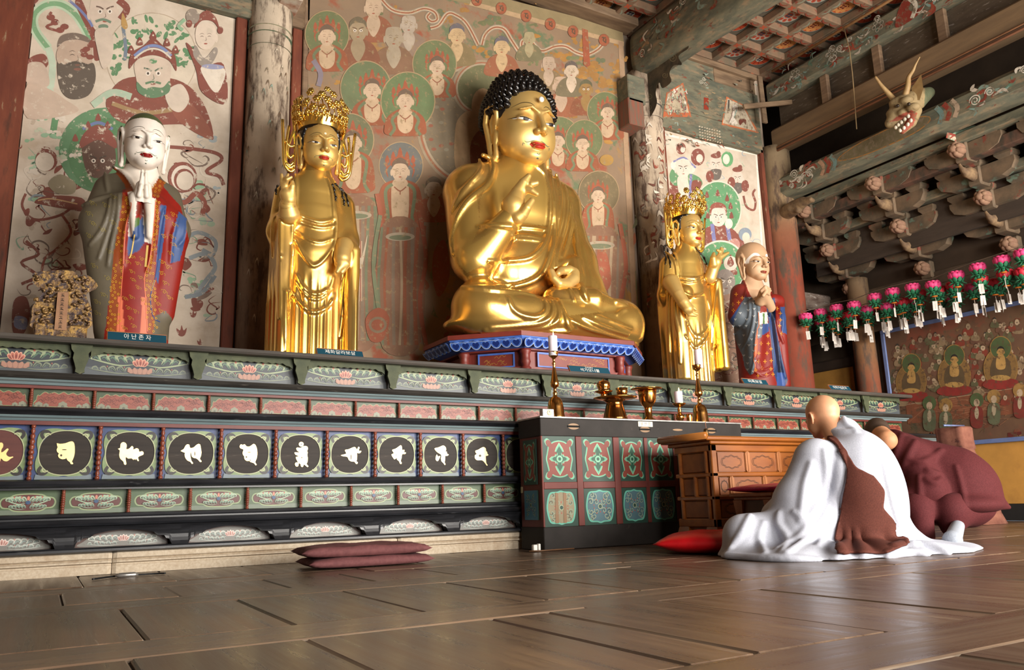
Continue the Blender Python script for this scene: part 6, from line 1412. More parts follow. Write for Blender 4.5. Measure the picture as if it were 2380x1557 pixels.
def bud0(P):
    d = s_ell(P, (3.55, 5.88, 2.86), (.5, .3, .46)); d = smin(d, s_ell(P, (3.52, 5.83, 2.3), (.52, .34, .42)), .15)
    d = smin(d, s_cap(P, (3.58, 5.88, 3.1), (3.57, 5.84, 3.5), .25, .225), .1)
    for a, b, ra, rb in (((3.58, 5.9, 3.24), (3.1, 5.9, 3.04), .2, .24), ((3.62, 5.92, 3.24), (4.0, 5.95, 3.06), .2, .24),
                         ((3.06, 5.88, 2.98), (2.95, 5.62, 2.32), .235, .2), ((4.0, 5.94, 3.0), (4.06, 5.8, 2.45), .23, .21), ((4.06, 5.78, 2.45), (4.02, 5.6, 2.1), .22, .2)):
        d = smin(d, s_cap(P, a, b, ra, rb), .08)
    d = smin(d, s_cap(P, (2.93, 5.56, 2.27), (3.2, 5.35, 2.68), .175, .085), .05)
    leg = s_cap(P, (3.3, 5.86, 1.9), (2.96, 5.53, 1.87), .27, .245)
    leg = smin(leg, s_cap(P, (3.9, 5.86, 1.9), (4.36, 5.54, 1.87), .26, .225), .1)
    leg = smin(leg, s_cap(P, (3.0, 5.46, 1.84), (3.85, 5.36, 1.8), .2, .14), .08); leg = smin(leg, s_cap(P, (4.34, 5.46, 1.82), (3.5, 5.36, 1.78), .18, .14), .08)
    leg = smin(leg, s_ell(P, (3.66, 5.62, 1.74), (.98, .42, .12)), .06)
    leg = smin(leg, s_path(P, [(3.62, 5.42, 1.98), (3.95, 5.36, 2.0), (4.22, 5.4, 1.98)], [.12, .11, .06]), .05)
    leg = smin(leg, s_cap(P, (4.06, 5.62, 2.15), (4.2, 5.56, 1.9), .17, .13), .06)
    d = smin(d, leg, .07)
    return smax(d, 1.644-P[:, 2], .003)
def bud1(P):
    d = bud0(P)
    for p, r in (PALM2,): d = smin(d, s_path(P, p, r), .02)
    return d
def handf(L, k=.012):
    def f(P):
        d = None
        for p, r in L: e = s_path(P, p, r); d = e if d is None else smin(d, e, k)
        return d
    return f
def hand_obj(L, h, mat, parent, k=.012):
    A = np.concatenate([p for p, _ in L]); m = max(max(r) for _, r in L)+.03; return sdf_obj('hand', handf(L, k), A.min(0)-m, A.max(0)+m, h, mat, parent)
paths = [(cr(o1, s1, q), r) for q, r in (
    ([(470, 95), (545, 135), (580, 220), (560, 330), (500, 430), (400, 510), (300, 600), (220, 720), (165, 850), (135, 1000), (150, 1150)], .035),
    ([(430, 140), (450, 230), (400, 320), (300, 420), (210, 520), (140, 700)], .022), ([(340, 400), (240, 520), (165, 650)], .02), ([(330, 560), (240, 680), (180, 800)], .022),
    ([(420, 855), (560, 845), (700, 850), (1000, 870), (1140, 890)], .022), ([(780, 950), (950, 960), (1110, 990)], .02), ([(770, 985), (950, 995), (1105, 1015)], .012),
    ([(1050, 220), (1120, 300), (1170, 480), (1180, 650), (1165, 850), (1110, 1050), (980, 1180), (800, 1215), (530, 1220)], .026),
    ([(1185, 260), (1195, 400), (1222, 600), (1220, 900), (1180, 1150), (1100, 1350), (950, 1450), (700, 1500), (250, 1500)], .03),
    ([(1250, 300), (1290, 500), (1280, 700), (1250, 950), (1210, 1150)], .022), ([(1330, 420), (1370, 600), (1340, 850), (1270, 1100), (1250, 1250)], .022), ([(1400, 600), (1410, 800), (1370, 1000), (1310, 1180)], .02), ([(1440, 800), (1460, 1050), (1500, 1250)], .022),
    ([(1250, 1290), (1320, 1235), (1430, 1245), (1500, 1330), (1530, 1450)], .03))]
paths += [(cr(o2, s2, q), r) for q, r in (
    ([(700, 660), (750, 780), (850, 850), (1000, 880), (1110, 840), (1140, 760), (1110, 680)], .022), ([(500, 1000), (800, 980), (1050, 950), (1180, 880), (1215, 780), (1190, 680)], .02), ([(450, 1020), (900, 1012), (1150, 990), (1275, 900), (1275, 780), (1230, 680)], .018),
    ([(1280, 680), (1350, 850), (1388, 980), (1380, 1035), (1000, 1040), (430, 1035)], .024), ([(1390, 900), (1600, 1000), (1900, 1090), (2180, 1190)], .02), ([(1560, 880), (1800, 990), (2080, 1080)], .02), ([(1700, 860), (1900, 930), (2120, 1010)], .014),
    ([(400, 1055), (900, 1062), (1500, 1115), (2190, 1205)], .02), ([(175, 535), (500, 565), (800, 592), (1000, 630)], .02), ([(1950, 850), (2000, 810), (2060, 790)], .016), ([(1480, 380), (1530, 520), (1600, 680)], .035), ([(1400, 560), (1450, 690)], .02))]
fl = folds(bud0, [[list(q), r] for q, r in paths], .02)
bud2 = add_folds(bud1, fl, .018)
def bud3(P):
    d = bud2(P)
    toe = None
    for k in range(4): d = smin(d, s_cap(P, (4.18, 5.34+.03*k, 2.0-.012*k), (4.3, 5.36+.03*k, 1.985-.015*k), .034, .028), .015)
    return d
hand_obj(FING, .0058, gold_s, bud_t); hand_obj([RING], .006, gold_s, bud_t)
sdf_obj('body', bud3, (2.6, 5.12, 1.62), (4.75, 6.3, 3.5), .0098, gold, bud_t, satin([cr(o1, s1, [(480, 60), (900, 60), (1050, 220), (1120, 300), (1170, 480), (1165, 840), (430, 840), (440, 560), (500, 430), (575, 330), (590, 200)]), cr(o1, s1, [(400, 510), (440, 840), (340, 1050), (700, 820), (860, 740), (840, 880), (600, 1120), (420, 1290), (300, 1350), (200, 1250), (140, 1000), (165, 850), (220, 720), (300, 600)]), cr(o2, s2, [(1290, 670), (1750, 690), (1950, 750), (1940, 800), (1400, 860), (1330, 760)])]))
HB, SB, RBm = (3.555, 5.84, 3.29), .81, rotm(math.radians(-1), math.radians(7))
bh = sdf_obj('head', lambda P: np.minimum(head_f(HB, SB, RBm, 1.06, wx=.9)(P), 9), (3.1, 5.3, 3.25), (4.05, 6.35, 4.3), .0066, gold_s, bud_t)
face_paint(bh, HB, SB, RBm, bh, dot=None); 
Rq = RBm
def hl(x, y, z): return np.array(HB)+SB*(RBm @ np.array([x, y, z]))
MB().ell(tuple(hl(0, -.44, .70)), (.026, .02, .026), 14, 10).build('forehead_jewel', M('white_jewel', 'f2eee6', .2), bh)
def hair_f(P):
    q = ((P-np.array(HB, np.float32)) @ RBm.astype(np.float32))/SB
    d = s_ell(q, (0, .09, .65), (.385, .46, .43)); d = smin(d, s_ell(q, (0, .12, .99), (.25, .27, .17)), .12)
    cut = q[:, 2]-(.80+.0*q[:, 0])-1.15*np.minimum(q[:, 1]+.30, 0)*0
    front = q[:, 1]+.02+.85*(.83-q[:, 2])*-1
    line = np.where(q[:, 1] < .0, .83-.16*np.clip((q[:, 1]+.36)/.36, 0, 1)-1.6*np.clip(np.abs(q[:, 0])-.24, 0, 1)*1.6, .62-.9*np.clip(q[:, 1], 0, .5))
    return smax(d, line-q[:, 2], .02)*SB
hair = sdf_obj('hair', hair_f, (3.1, 5.35, 3.5), (4.05, 6.4, 4.5), .012, black_g, bud_t)
curl = MB().lathe([(.029, -.02), (.031, -.002), (.028, .01), (.025, .013), (.024, .019), (.018, .027), (.014, .03), (.01, .036), (.0005, .04)], n=10).build('t', M('curl', '120f0e', .22, sc=10)); curl_me = data_of(curl)
hb = bvh_of(hair); cnt = 0
for i in range(12):
    ph = math.radians(-14+9.2*i); n = max(1, int(2*PI*math.cos(ph)*.46/.074))
    for j in range(n):
        a = 2*PI*(j+.5*(i % 2))/n; dr = Vector((math.cos(a)*math.cos(ph), math.sin(a)*math.cos(ph), math.sin(ph)))
        c0 = Vector(hl(0, .1, .72)); hit = hb.ray_cast(c0+dr*1.5, -dr)
        if hit[0] is None or hit[1].z < -.35: continue
        lp = (np.array(hit[0])-np.array(HB)) @ RBm/SB
        if abs(lp[0]) < .13 and lp[1] < -.2 and .98 < lp[2] < 1.08: continue
        if lp[1] > .42 and cnt > 290: continue
        o = bpy.data.objects.new('hair_curl', curl_me); COL.objects.link(o); o.parent = hair
        o.rotation_mode = 'QUATERNION'; o.rotation_quaternion = hit[1].to_track_quat('Z', 'Y'); o.location = hit[0]; s_ = SB*1.42; o.scale = (s_, s_, s_); cnt += 1
MB().ell(tuple(hl(0, -.13, 1.02)), (.11, .05, .055), 18, 10).build('hair_jewel', M('red_jewel', 'c2552f', .35, col2='d0703f'), bud_t)

# throne
thr = thing('throne', 'octagonal red throne with a blue lotus-petal rim under the seated gold statue', 'pedestal', (3.69, 5.83, 1.302))
octo = [(3.135, 5.2), (4.25, 5.2), (4.68, 5.62), (4.68, 6.1), (4.4, 6.34), (3.0, 6.34), (2.7, 6.1), (2.7, 5.62)]
def grow(k, z): cx, cy = 3.69, 5.8; return [(cx+(x-cx)*k, cy+(y-cy)*k, z) for x, y in octo]
tred = M('throne_red', '6d2a22', .45, sc=6, col2='7b3128')
fixn(MB().loft([grow(1., 1.6), grow(1.0, 1.636), grow(.985, 1.642)], smooth=False).build('top_slab', tred, thr))
fixn(MB().loft([grow(.86, 1.31), grow(.86, 1.37), grow(.8, 1.37), grow(.8, 1.5), grow(.86, 1.505), grow(.86, 1.52)], smooth=False).build('drum', tred, thr))
tblue = M('petal_blue', '4163b0', .4, sc=12, col2='4f74c2')
fixn(MB().loft([grow(.86, 1.518), grow(.9, 1.53), grow(.96, 1.565), grow(.985, 1.595), grow(.985, 1.6)], smooth=False).build('petal_band', tblue, thr))
pp = Paint(lambda u, v, h: (u, -h-.001, v), .0003)
pp.blob([(-.045, .075), (-.05, .045), (-.03, .012), (0, .0), (.03, .012), (.05, .045), (.045, .075), (0, .07)], 'b8c8e0').blob([(-.04, .073), (-.044, .045), (-.027, .016), (0, .006), (.027, .016), (.044, .045), (.04, .073), (0, .066)], '4a70c4').blob([(-.026, .06), (-.03, .04), (0, .012), (.03, .04), (.026, .06), (.012, .066), (0, .056), (-.012, .066)], '1f3274')
pet = data_of(pp.build('t', MP('petal_paint', None, 20, rough=.4, var=.05, bmp=0)))
pbase = data_of(MB().ell((0, 0, .04), (.047, .012, .042), 12, 8).build('t', tblue))
for (a, b, n) in ((0, 1, 13), (7, 0, 7), (1, 2, 7), (6, 7, 6)):
    A, B_ = Vector((*octo[a], 0)), Vector((*octo[b], 0)); c = Vector((3.69, 5.8, 0)); A, B_ = c+(A-c)*.955, c+(B_-c)*.955
    for k in range(n):
        m = A.lerp(B_, (k+.5)/n); ang = math.atan2(B_.y-A.y, B_.x-A.x)
        o = bpy.data.objects.new('lotus_petal', pbase); COL.objects.link(o); o.parent = thr; o.matrix_parent_inverse = pinv(thr)
        o.rotation_euler = (math.radians(38), 0, ang); o.location = (m.x, m.y, 1.52); sc_ = (B_-A).length/n/.092; o.scale = (sc_, 1, 1)
        q = bpy.data.objects.new('painted_petal', pet); COL.objects.link(q); q.parent = o; q.location = (0, -.0125, 0)
for (x, y) in octo[:4]+octo[6:]:
    px_, py_ = 3.69+(x-3.69)*.84, 5.8+(y-5.8)*.84
    MB().lathe([(.045, 1.31), (.045, 1.36), (.03, 1.375), (.042, 1.41), (.036, 1.43), (.036, 1.47), (.046, 1.49), (.046, 1.51)], (px_, py_, 0), 14).build('corner_post', tred, thr)
for (a, b) in ((0, 1), (7, 0), (1, 2)):
    A, B_ = Vector((*octo[a], 0)), Vector((*octo[b], 0)); c = Vector((3.69, 5.8, 0)); A, B_ = c+(A-c)*.8, c+(B_-c)*.8; ang = math.atan2(B_.y-A.y, B_.x-A.x); L = (B_-A).length
    Mx = Matrix.Translation(A) @ Matrix.Rotation(ang, 4, 'Z')
    pn = MB().box(.09, L-.09, -.018, 0, 1.375, 1.495, M=Mx).build('throne_panel', tred, thr)
    fb = MB()
    for q in ((.09, L-.09, 1.48, 1.495), (.09, L-.09, 1.375, 1.385), (.09, .102, 1.385, 1.48), (L-.102, L-.09, 1.385, 1.48)): fb.box(q[0], q[1], -.026, -.017, q[2], q[3], M=Mx)
    fb.build('blue_edging', tblue, pn)
    PP = Paint(lambda u, v, h, Mx=Mx: tuple(Mx @ Vector((u, -.0185-h, v)))); rdd = random.Random(a)
    for k in range(int(L*22)): u, v = rdd.uniform(.13, L-.13), rdd.uniform(1.395, 1.47); PP.st([(u, v), (u+.02, v+.012), (u+.035, v-.004), (u+.05, v+.008)], .004, '9a6a34', 4)
    PP.build('painted_dragon_scroll', altar_paint, pn)

# ---------------------------------------------------------------- standing gilded statues
def crown_obj(t, c, s, R):
    L = lambda x, y, z: tuple(np.array(c)+s*(R @ np.array([x, y, z])))
    b = MB(); n = 32; rings = []
    for rr, z in ((.41, .80), (.425, .86), (.44, .93), (.47, 1.0), (.46, 1.0), (.42, .9), (.4, .8)): rings.append([L(rr*.98*math.sin(2*PI*k/n), .08-rr*1.08*math.cos(2*PI*k/n), z+.05*math.cos(2*PI*k/n)) for k in range(n)])
    cr_ = fixn(b.loft(rings, cap0=False, cap1=False).build('crown', gold_b, t))
    fm = MB()
    for k in range(6): a = 2*PI*k/6; fm.ell((.5*math.cos(a), .5*math.sin(a), 0), (.38, .38, .16), 6, 4)
    fm.ell((0, 0, .1), (.38, .38, .3), 8, 5); fme = data_of(fm.build('t', gold_b))
    rd = random.Random(4)
    for row, (z, rr, m, sz) in enumerate(((.96, .46, 17, .095), (1.08, .5, 18, .1), (1.2, .51, 16, .1), (1.32, .49, 14, .095), (1.43, .45, 9, .08))):
        for k in range(m):
            a = 2*PI*(k+.5*(row % 2))/m
            if row >= 4 and k % 2: continue
            zz = z+.05*math.cos(a)+rd.uniform(-.03, .03)+(.06 if k % 3 == 0 else 0); p = Vector(L(rr*math.sin(a), .08-rr*1.05*math.cos(a), zz))
            o = bpy.data.objects.new('crown_flower', fme); COL.objects.link(o); o.parent = cr_; o.location = p; o.scale = (s*sz,)*3
            o.rotation_mode = 'QUATERNION'; o.rotation_quaternion = Vector(R @ np.array([math.sin(a), -math.cos(a), .25])).to_track_quat('Z', 'Y')
    st = MB()
    for k in range(30):
        a = 2*PI*k/30; q = rd.uniform(1.2, 1.5); st.tube([L(.43*math.sin(a), .08-.46*math.cos(a), .9), L(.49*math.sin(a+.1), .08-.52*math.cos(a+.1), 1.1), L(.46*math.sin(a), .08-.48*math.cos(a), min(q, 1.38))], s*.014, 5)
    tag(st.build('crown_wires', gold_b, cr_), kind='stuff')
    return cr_
def side_wing(t, c, s, R, sx):
    L = lambda x, y, z: np.array(c)+s*(R @ np.array([sx*x, y, z]))
    b = MB()
    for path, r in (([(.42, .1, .05), (.5, .1, -.02), (.62, .08, .1), (.66, .08, .5), (.7, .08, .95)], .03), ([(.45, .1, .18), (.52, .1, .1), (.6, .09, .2), (.6, .08, .55), (.57, .08, .85)], .028), ([(.46, .1, .32), (.53, .1, .24), (.57, .09, .4), (.52, .09, .62), (.47, .1, .8)], .028),
                    ([(.44, .1, .05), (.43, .1, .4), (.46, .1, .75), (.5, .1, 1.0)], .03), ([(.44, .1, .12), (.52, .09, .05), (.6, .08, .12)], .035), ([(.44, .1, .5), (.54, .09, .46), (.64, .08, .56)], .03)):
        b.tube([tuple(L(*p)) for p in crv(path, 4)], s*r, 6, flat=1)
    return b.build('head_ornament', gold_b, t)
def lock(t, f, paths, r=.011):
    for q in paths:
        p = trace(f, [tuple(a) for a in crv(q, 5)], lift=.004)
        MB().tube([tuple(x) for x in p], [r*(.7+.3*math.sin(i*1.3)) for i in range(len(p))], 7).build('hair_lock', black_g, t)
def crown_hair(t, c, s, R):
    def f(P):
        q = ((P-np.array(c, np.float32)) @ R.astype(np.float32))/s; d = s_ell(q, (0, .1, .63), (.41, .47, .43))
        ln = np.where(q[:, 1] < .05, .80-1.3*np.clip(np.abs(q[:, 0])-.28, 0, 1)+.012*np.cos(q[:, 0]*40), .05)
        ln = np.where((q[:, 1] > -.12) & (q[:, 1] <= .05), np.minimum(ln, .15), ln)
        return smax(d, ln-q[:, 2], .015)*s
    c_ = np.array(c); return sdf_obj('hair', f, c_-np.array([.6*s, .7*s, -.0]), c_+np.array([.6*s, .7*s, 1.15*s]), .011, black_g, t)
GF = .5
# --- standing statue beside the worn round column
st1 = thing('standing_statue', 'crowned gilded standing statue by the worn round column, fingers raised in front of its shoulder', 'statue', (1.6, 5.62, 1.302))
oa, sa = (610, 380), 6.4875; ob, sb = (610, 580), 6.229
def pleat(P, cx, cy, n, amp, z1, z2):
    th = np.arctan2(P[:, 0]-cx, -(P[:, 1]-cy)); m = np.clip((z2-P[:, 2])/(z2-z1), 0, 1); return amp*m*(np.abs(np.sin(th*n))**.7-.5)
F1 = [(hp3(oa, sa, 5.33, [(400, 760, .06), (380, 640, .03), (395, 545, 0), (370, 470, 0), (330, 380, -.01), (300, 280, -.02), (288, 170, -.02)]), [.075, .06, .05, .052, .024, .017, .011]),
      (hp3(oa, sa, 5.33, [(380, 480, 0), (350, 350, -.02), (335, 300, -.03), (350, 240, -.04), (385, 165, -.04)]), [.045, .02, .018, .016, .01]), (hp3(oa, sa, 5.33, [(350, 300, -.03), (370, 240, -.06), (435, 205, -.07)]), [.018, .015, .01]),
      (hp3(oa, sa, 5.33, [(420, 500, -.01), (435, 400, -.03), (448, 340, -.04), (450, 280, -.04)]), [.04, .028, .022, .014])]
F1b = [(hp3(oa, sa, 5.4, [(1230, 1250, .04), (1210, 1340, 0), (1200, 1430, -.02), (1190, 1500, -.03)]), [.07, .06, .06, .05]), (hp3(ob, sb, 5.36, [(1180, 200, 0), (1110, 270, -.01), (1080, 320, -.02)]), [.04, .025, .015]), (hp3(ob, sb, 5.36, [(1200, 220, 0), (1180, 280, 0), (1150, 330, 0)]), [.035, .022, .015])]
def b10(P):
    Q = P.copy(); Q[:, 1] = 5.62+(P[:, 1]-5.62)*1.35
    d = s_path(Q, [(1.6, 5.62, 1.25), (1.6, 5.62, 1.8), (1.6, 5.6, 2.15), (1.6, 5.62, 2.45), (1.6, 5.62, 2.6)], [.235, .235, .25, .24, .22])
    d = smin(d, s_cap(Q, (1.43, 5.64, 2.58), (1.37, 5.6, 2.3), .13, .11), .06); d = smin(d, s_cap(Q, (1.79, 5.64, 2.58), (1.83, 5.6, 2.3), .13, .11), .06)
    d = smin(d, s_cap(Q, (1.36, 5.6, 2.3), (1.38, 5.42, 2.38), .1, .075), .05); d = smin(d, s_cap(Q, (1.84, 5.6, 2.3), (1.82, 5.42, 2.2), .1, .075), .05)
    d = smin(d, s_cap(P, (1.6, 5.63, 2.6), (1.61, 5.6, 2.9), .115, .11), .06)
    sl = s_box(P, (1.345, 5.55, 1.85), (.055, .16, .52), .05); sl = np.minimum(sl, s_box(P, (1.85, 5.55, 1.8), (.05, .15, .42), .045))
    d = smin(d, sl, .04)+pleat(P, 1.6, 5.62, 11, .02, 1.75, 2.0)
    return smax(d, 1.303-P[:, 2], .005)
pa = [(cr(oa, sa, q), r) for q, r in (([(500, 160), (512, 300), (510, 500), (500, 740)], .014), ([(965, 220), (1035, 400), (1060, 600), (1072, 830)], .016), ([(500, 755), (650, 825), (850, 885), (1000, 865), (1070, 830)], .016), ([(490, 845), (700, 930), (900, 970), (1080, 940)], .014), ([(495, 1020), (700, 1150), (880, 1190), (1080, 1120)], .012),
     ([(455, 1105), (600, 1350), (690, 1480), (770, 1545), (880, 1490), (1000, 1350), (1080, 1210)], .014), ([(480, 260), (470, 600), (450, 900), (440, 1200)], .02), ([(1090, 600), (1110, 900), (1090, 1200), (1080, 1500)], .02), ([(1130, 1400), (1150, 1290), (1230, 1245), (1310, 1280), (1340, 1400), (1310, 1550)], .018), ([(200, 800), (160, 950), (155, 1400)], .018), ([(275, 700), (270, 950), (270, 1400)], .018))]
pa += [(cr(ob, sb, q), r) for q, r in (([(500, 380), (600, 550), (720, 640), (850, 630), (980, 540), (1030, 400)], .014), ([(490, 470), (620, 650), (740, 720), (880, 690), (1015, 560)], .012), ([(395, 590), (500, 720), (640, 870), (740, 910), (860, 880), (990, 780), (1040, 650)], .016), ([(260, 100), (255, 600), (250, 980)], .018), ([(1200, 400), (1160, 800), (1120, 1260)], .018), ([(330, 600), (330, 1000), (330, 1460)], .016))]
b11 = add_folds(b10, folds(b10, [[list(q), r] for q, r in pa], .014), .012)
def b12(P):
    d = b11(P)
    return smin(d, s_path(P, F1[0][0][:3], F1[0][1][:3]), .012)
hand_obj(F1, .0042, gold_s, st1, .008); hand_obj(F1b, .0048, gold_s, st1, .008)
sdf_obj('body', b12, (1.2, 5.2, 1.29), (2.0, 5.95, 2.95), .0075, gold, st1, satin([cr(oa, sa, [(480, 100), (960, 100), (965, 220), (1060, 600), (1068, 830), (850, 875), (650, 815), (500, 745)]), cr(oa, sa, [(370, 520), (470, 560), (430, 800), (350, 980), (270, 750)])]))
H1, S1, R1 = (1.615, 5.585, 2.80), .40, rotm(math.radians(-2), math.radians(6))
h1 = sdf_obj('head', head_f(H1, S1, R1, 1.0, wx=.92), (1.38, 5.3, 2.75), (1.85, 5.85, 3.25), .0052, gold_s, st1); face_paint(h1, H1, S1, R1, h1, stache=True, dot='e8d8c0')
crown_hair(st1, H1, S1, R1); crown_obj(st1, H1, S1, R1); side_wing(st1, H1, S1, R1, -1); side_wing(st1, H1, S1, R1, 1)
lock(st1, b10, [cr(oa, sa, q) for q in ([(1050, 310), (1080, 380), (1085, 450), (1105, 500), (1100, 560)], [(1090, 300), (1160, 370), (1200, 440), (1205, 500), (1230, 560), (1228, 630)], [(1180, 380), (1250, 460), (1280, 560), (1300, 650)], [(235, 330), (205, 390), (205, 460)], [(280, 340), (290, 420), (315, 490)])])
# --- standing statue beside the scroll-painted column
st2 = thing('standing_statue', 'crowned gilded standing statue beside the scroll-painted column, one open hand held out', 'statue', (5.4, 5.72, 1.302))
oc, sc2 = (1500, 540), 4.45
F2 = [(hp3(oc, sc2, 5.55, [(670, 470, 0), (700, 380, -.03), (725, 310, -.06), (770, 260, -.08), (855, 212, -.1)]), [.06, .055, .06, .03, .014]), (hp3(oc, sc2, 5.55, [(725, 300, -.06), (765, 240, -.08), (780, 200, -.08), (745, 185, -.09)]), [.05, .022, .018, .013]), (hp3(oc, sc2, 5.55, [(735, 300, -.05), (775, 230, -.06), (785, 165, -.06)]), [.045, .022, .014]), (hp3(oc, sc2, 5.55, [(745, 300, -.04), (785, 240, -.04), (797, 170, -.04)]), [.04, .022, .014]),
      (hp3(oc, sc2, 5.55, [(705, 330, -.07), (700, 270, -.09), (708, 220, -.09)]), [.04, .03, .016])]
F2b = [(hp3(oc, sc2, 5.45, [(270, 520, .14), (340, 640, .04), (390, 720, 0), (440, 790, -.03)]), [.085, .06, .058, .05]), (hp3(oc, sc2, 5.42, [(440, 780, 0), (490, 830, 0), (535, 845, -.01)]), [.03, .022, .014]), (hp3(oc, sc2, 5.42, [(420, 800, 0), (450, 850, .01), (520, 862, 0)]), [.03, .02, .013]), (hp3(oc, sc2, 5.42, [(410, 720, 0), (470, 760, -.02), (520, 800, -.03)]), [.03, .02, .012])]
def b20(P):
    cx, cy = 5.4, 5.72; Q = P.copy(); Q[:, 1] = cy+(P[:, 1]-cy)*1.35
    d = s_path(Q, [(cx-.03, cy, 1.25), (cx-.02, cy, 1.8), (cx, cy, 2.15), (cx, cy, 2.42), (cx, cy, 2.58)], [.235, .225, .23, .22, .2])
    d = smin(d, s_cap(Q, (cx-.2, cy+.02, 2.56), (cx-.28, cy, 2.25), .12, .1), .06); d = smin(d, s_cap(Q, (cx+.19, cy+.02, 2.56), (cx+.23, cy, 2.3), .11, .09), .06)
    d = smin(d, s_cap(Q, (cx-.28, cy, 2.25), (cx-.2, cy-.25, 2.25), .1, .08), .05)
    d = smin(d, s_cap(P, (cx, cy, 2.56), (cx+.01, cy-.02, 2.85), .11, .105), .06)
    sl = s_box(P, (cx-.29, cy-.06, 1.82), (.055, .17, .45), .05); sl = np.minimum(sl, s_box(P, (cx+.225, cy-.1, 1.98), (.04, .13, .46), .035))
    d = smin(d, sl, .04)+pleat(P, cx, cy, 11, .02, 1.75, 2.0)
    return smax(d, 1.303-P[:, 2], .005)
pb = [(cr(oc, sc2, q), r) for q, r in (([(265, 130), (310, 250), (345, 380), (360, 470)], .014), ([(490, 140), (560, 260), (585, 380), (590, 460)], .014), ([(360, 462), (430, 475), (520, 475), (590, 455)], .015), ([(365, 500), (450, 515), (590, 490)], .012), ([(370, 600), (450, 650), (540, 655), (605, 630)], .013), ([(380, 640), (420, 720), (470, 800)], .012), ([(420, 900), (480, 1030), (540, 1075), (600, 1040), (645, 980)], .013), ([(430, 940), (490, 1060), (550, 1095), (610, 1060)], .011), ([(415, 1070), (460, 1130), (515, 1195), (590, 1150), (650, 1050)], .014),
     ([(640, 700), (660, 800), (645, 950)], .014), ([(235, 600), (240, 900), (250, 1240)], .016), ([(300, 650), (310, 850), (350, 1100), (360, 1350)], .018), ([(740, 480), (720, 700), (690, 1000), (690, 1270)], .014), ([(220, 490), (260, 570), (330, 620), (310, 700)], .02), ([(205, 200), (300, 300), (330, 500)], .016))]
b21 = add_folds(b20, folds(b20, [[list(q), r] for q, r in pb], .014), .012)
def b22(P):
    d = b21(P)
    return smin(d, s_path(P, F2[0][0][:2], F2[0][1][:2]), .012)
hand_obj(F2, .0045, gold_s, st2, .008); hand_obj(F2b, .0048, gold_s, st2, .008)
sdf_obj('body', b22, (4.9, 5.3, 1.29), (5.95, 6.05, 2.92), .0078, gold, st2, satin([cr(oc, sc2, [(265, 60), (490, 100), (585, 380), (590, 455), (360, 460), (345, 380)]), cr(oc, sc2, [(200, 440), (270, 440), (380, 620), (320, 640), (260, 570)])]))
H2, S2, R2 = (5.41, 5.69, 2.765), .385, rotm(math.radians(0), math.radians(5))
h2 = sdf_obj('head', head_f(H2, S2, R2, 1.0, wx=.92), (5.15, 5.4, 2.7), (5.65, 5.95, 3.2), .0055, gold_s, st2); face_paint(h2, H2, S2, R2, h2, dot='e8d8c0')
crown_hair(st2, H2, S2, R2); crown_obj(st2, H2, S2, R2); side_wing(st2, H2, S2, R2, -1); side_wing(st2, H2, S2, R2, 1)
lock(st2, b20, [cr(oc, sc2, q) for q in ([(195, 160), (195, 210), (212, 260), (208, 330)], [(230, 170), (235, 240), (255, 300), (260, 370)], [(270, 160), (290, 230), (310, 280), (315, 340)], [(190, 150), (230, 130), (270, 145)], [(265, 60), (250, 100), (240, 130)], [(510, 160), (560, 210), (600, 250), (635, 330)])])
# ================================================================== PAINTED MONK STATUES, TABLETS
def region_col(base, regs):
    def f(V):
        p = proj(V); C = np.tile(np.array(lin(base)), (len(V), 1))
        for poly, c in regs: C[inpoly(p, poly)] = lin(c)
        return C
    return f
def curlmotif(P, x, y, s, c):
    P.spiral(x, y, s, 1.3, s*.2, c, 1 if int(x) % 2 else -1, x, 8); P.st([(x+s, y), (x+s*1.5, y+s*.5), (x+s*1.3, y+s*1.2)], s*.18, c, 3); P.st([(x-s*.6, y-s*.9), (x-s*1.2, y-s*1.1), (x-s*1.4, y-s*.6)], s*.18, c, 3)
stpaint = MP('statue_paint', 'a59880', 26, .72, .78, rough=.5, var=.1, bmp=.03, spec=.4); deco = MP('statue_gilt_lines', None, 30, rough=.5, var=.1, bmp=0)
an = thing('painted_statue', 'white-faced monk statue with pressed palms, grey and red robes and green shaven crown', 'statue', (.42, 5.66, 1.302))
og, sg = (170, 370), 6.486
def an0(P):
    Q = P.copy(); Q[:, 1] = 5.66+(P[:, 1]-5.66)*1.3
    d = s_path(Q, [(.43, 5.66, 1.25), (.43, 5.66, 1.6), (.42, 5.66, 2.0), (.41, 5.66, 2.3), (.41, 5.66, 2.46)], [.215, .22, .24, .24, .17])
    d = smin(d, s_cap(Q, (.25, 5.67, 2.44), (.19, 5.6, 2.2), .12, .12), .06); d = smin(d, s_cap(Q, (.57, 5.67, 2.44), (.63, 5.6, 2.2), .11, .1), .06)
    d = smin(d, s_cap(Q, (.19, 5.58, 2.2), (.35, 5.44, 2.32), .11, .08), .06); d = smin(d, s_cap(Q, (.63, 5.58, 2.2), (.49, 5.44, 2.32), .1, .07), .06)
    d = smin(d, s_cap(Q, (.2, 5.58, 2.12), (.3, 5.58, 1.5), .12, .1), .06); d = smin(d, s_cap(Q, (.63, 5.58, 2.1), (.6, 5.58, 1.62), .09, .07), .05)
    d = smin(d, s_cap(Q, (.35, 5.46, 2.28), (.3, 5.5, 1.9), .06, .05), .05); d = smin(d, s_cap(Q, (.5, 5.46, 2.26), (.5, 5.5, 1.8), .05, .04), .05)
    d = smin(d, s_cap(P, (.41, 5.67, 2.42), (.41, 5.64, 2.68), .11, .1), .05)
    return smax(d, 1.303-P[:, 2], .005)
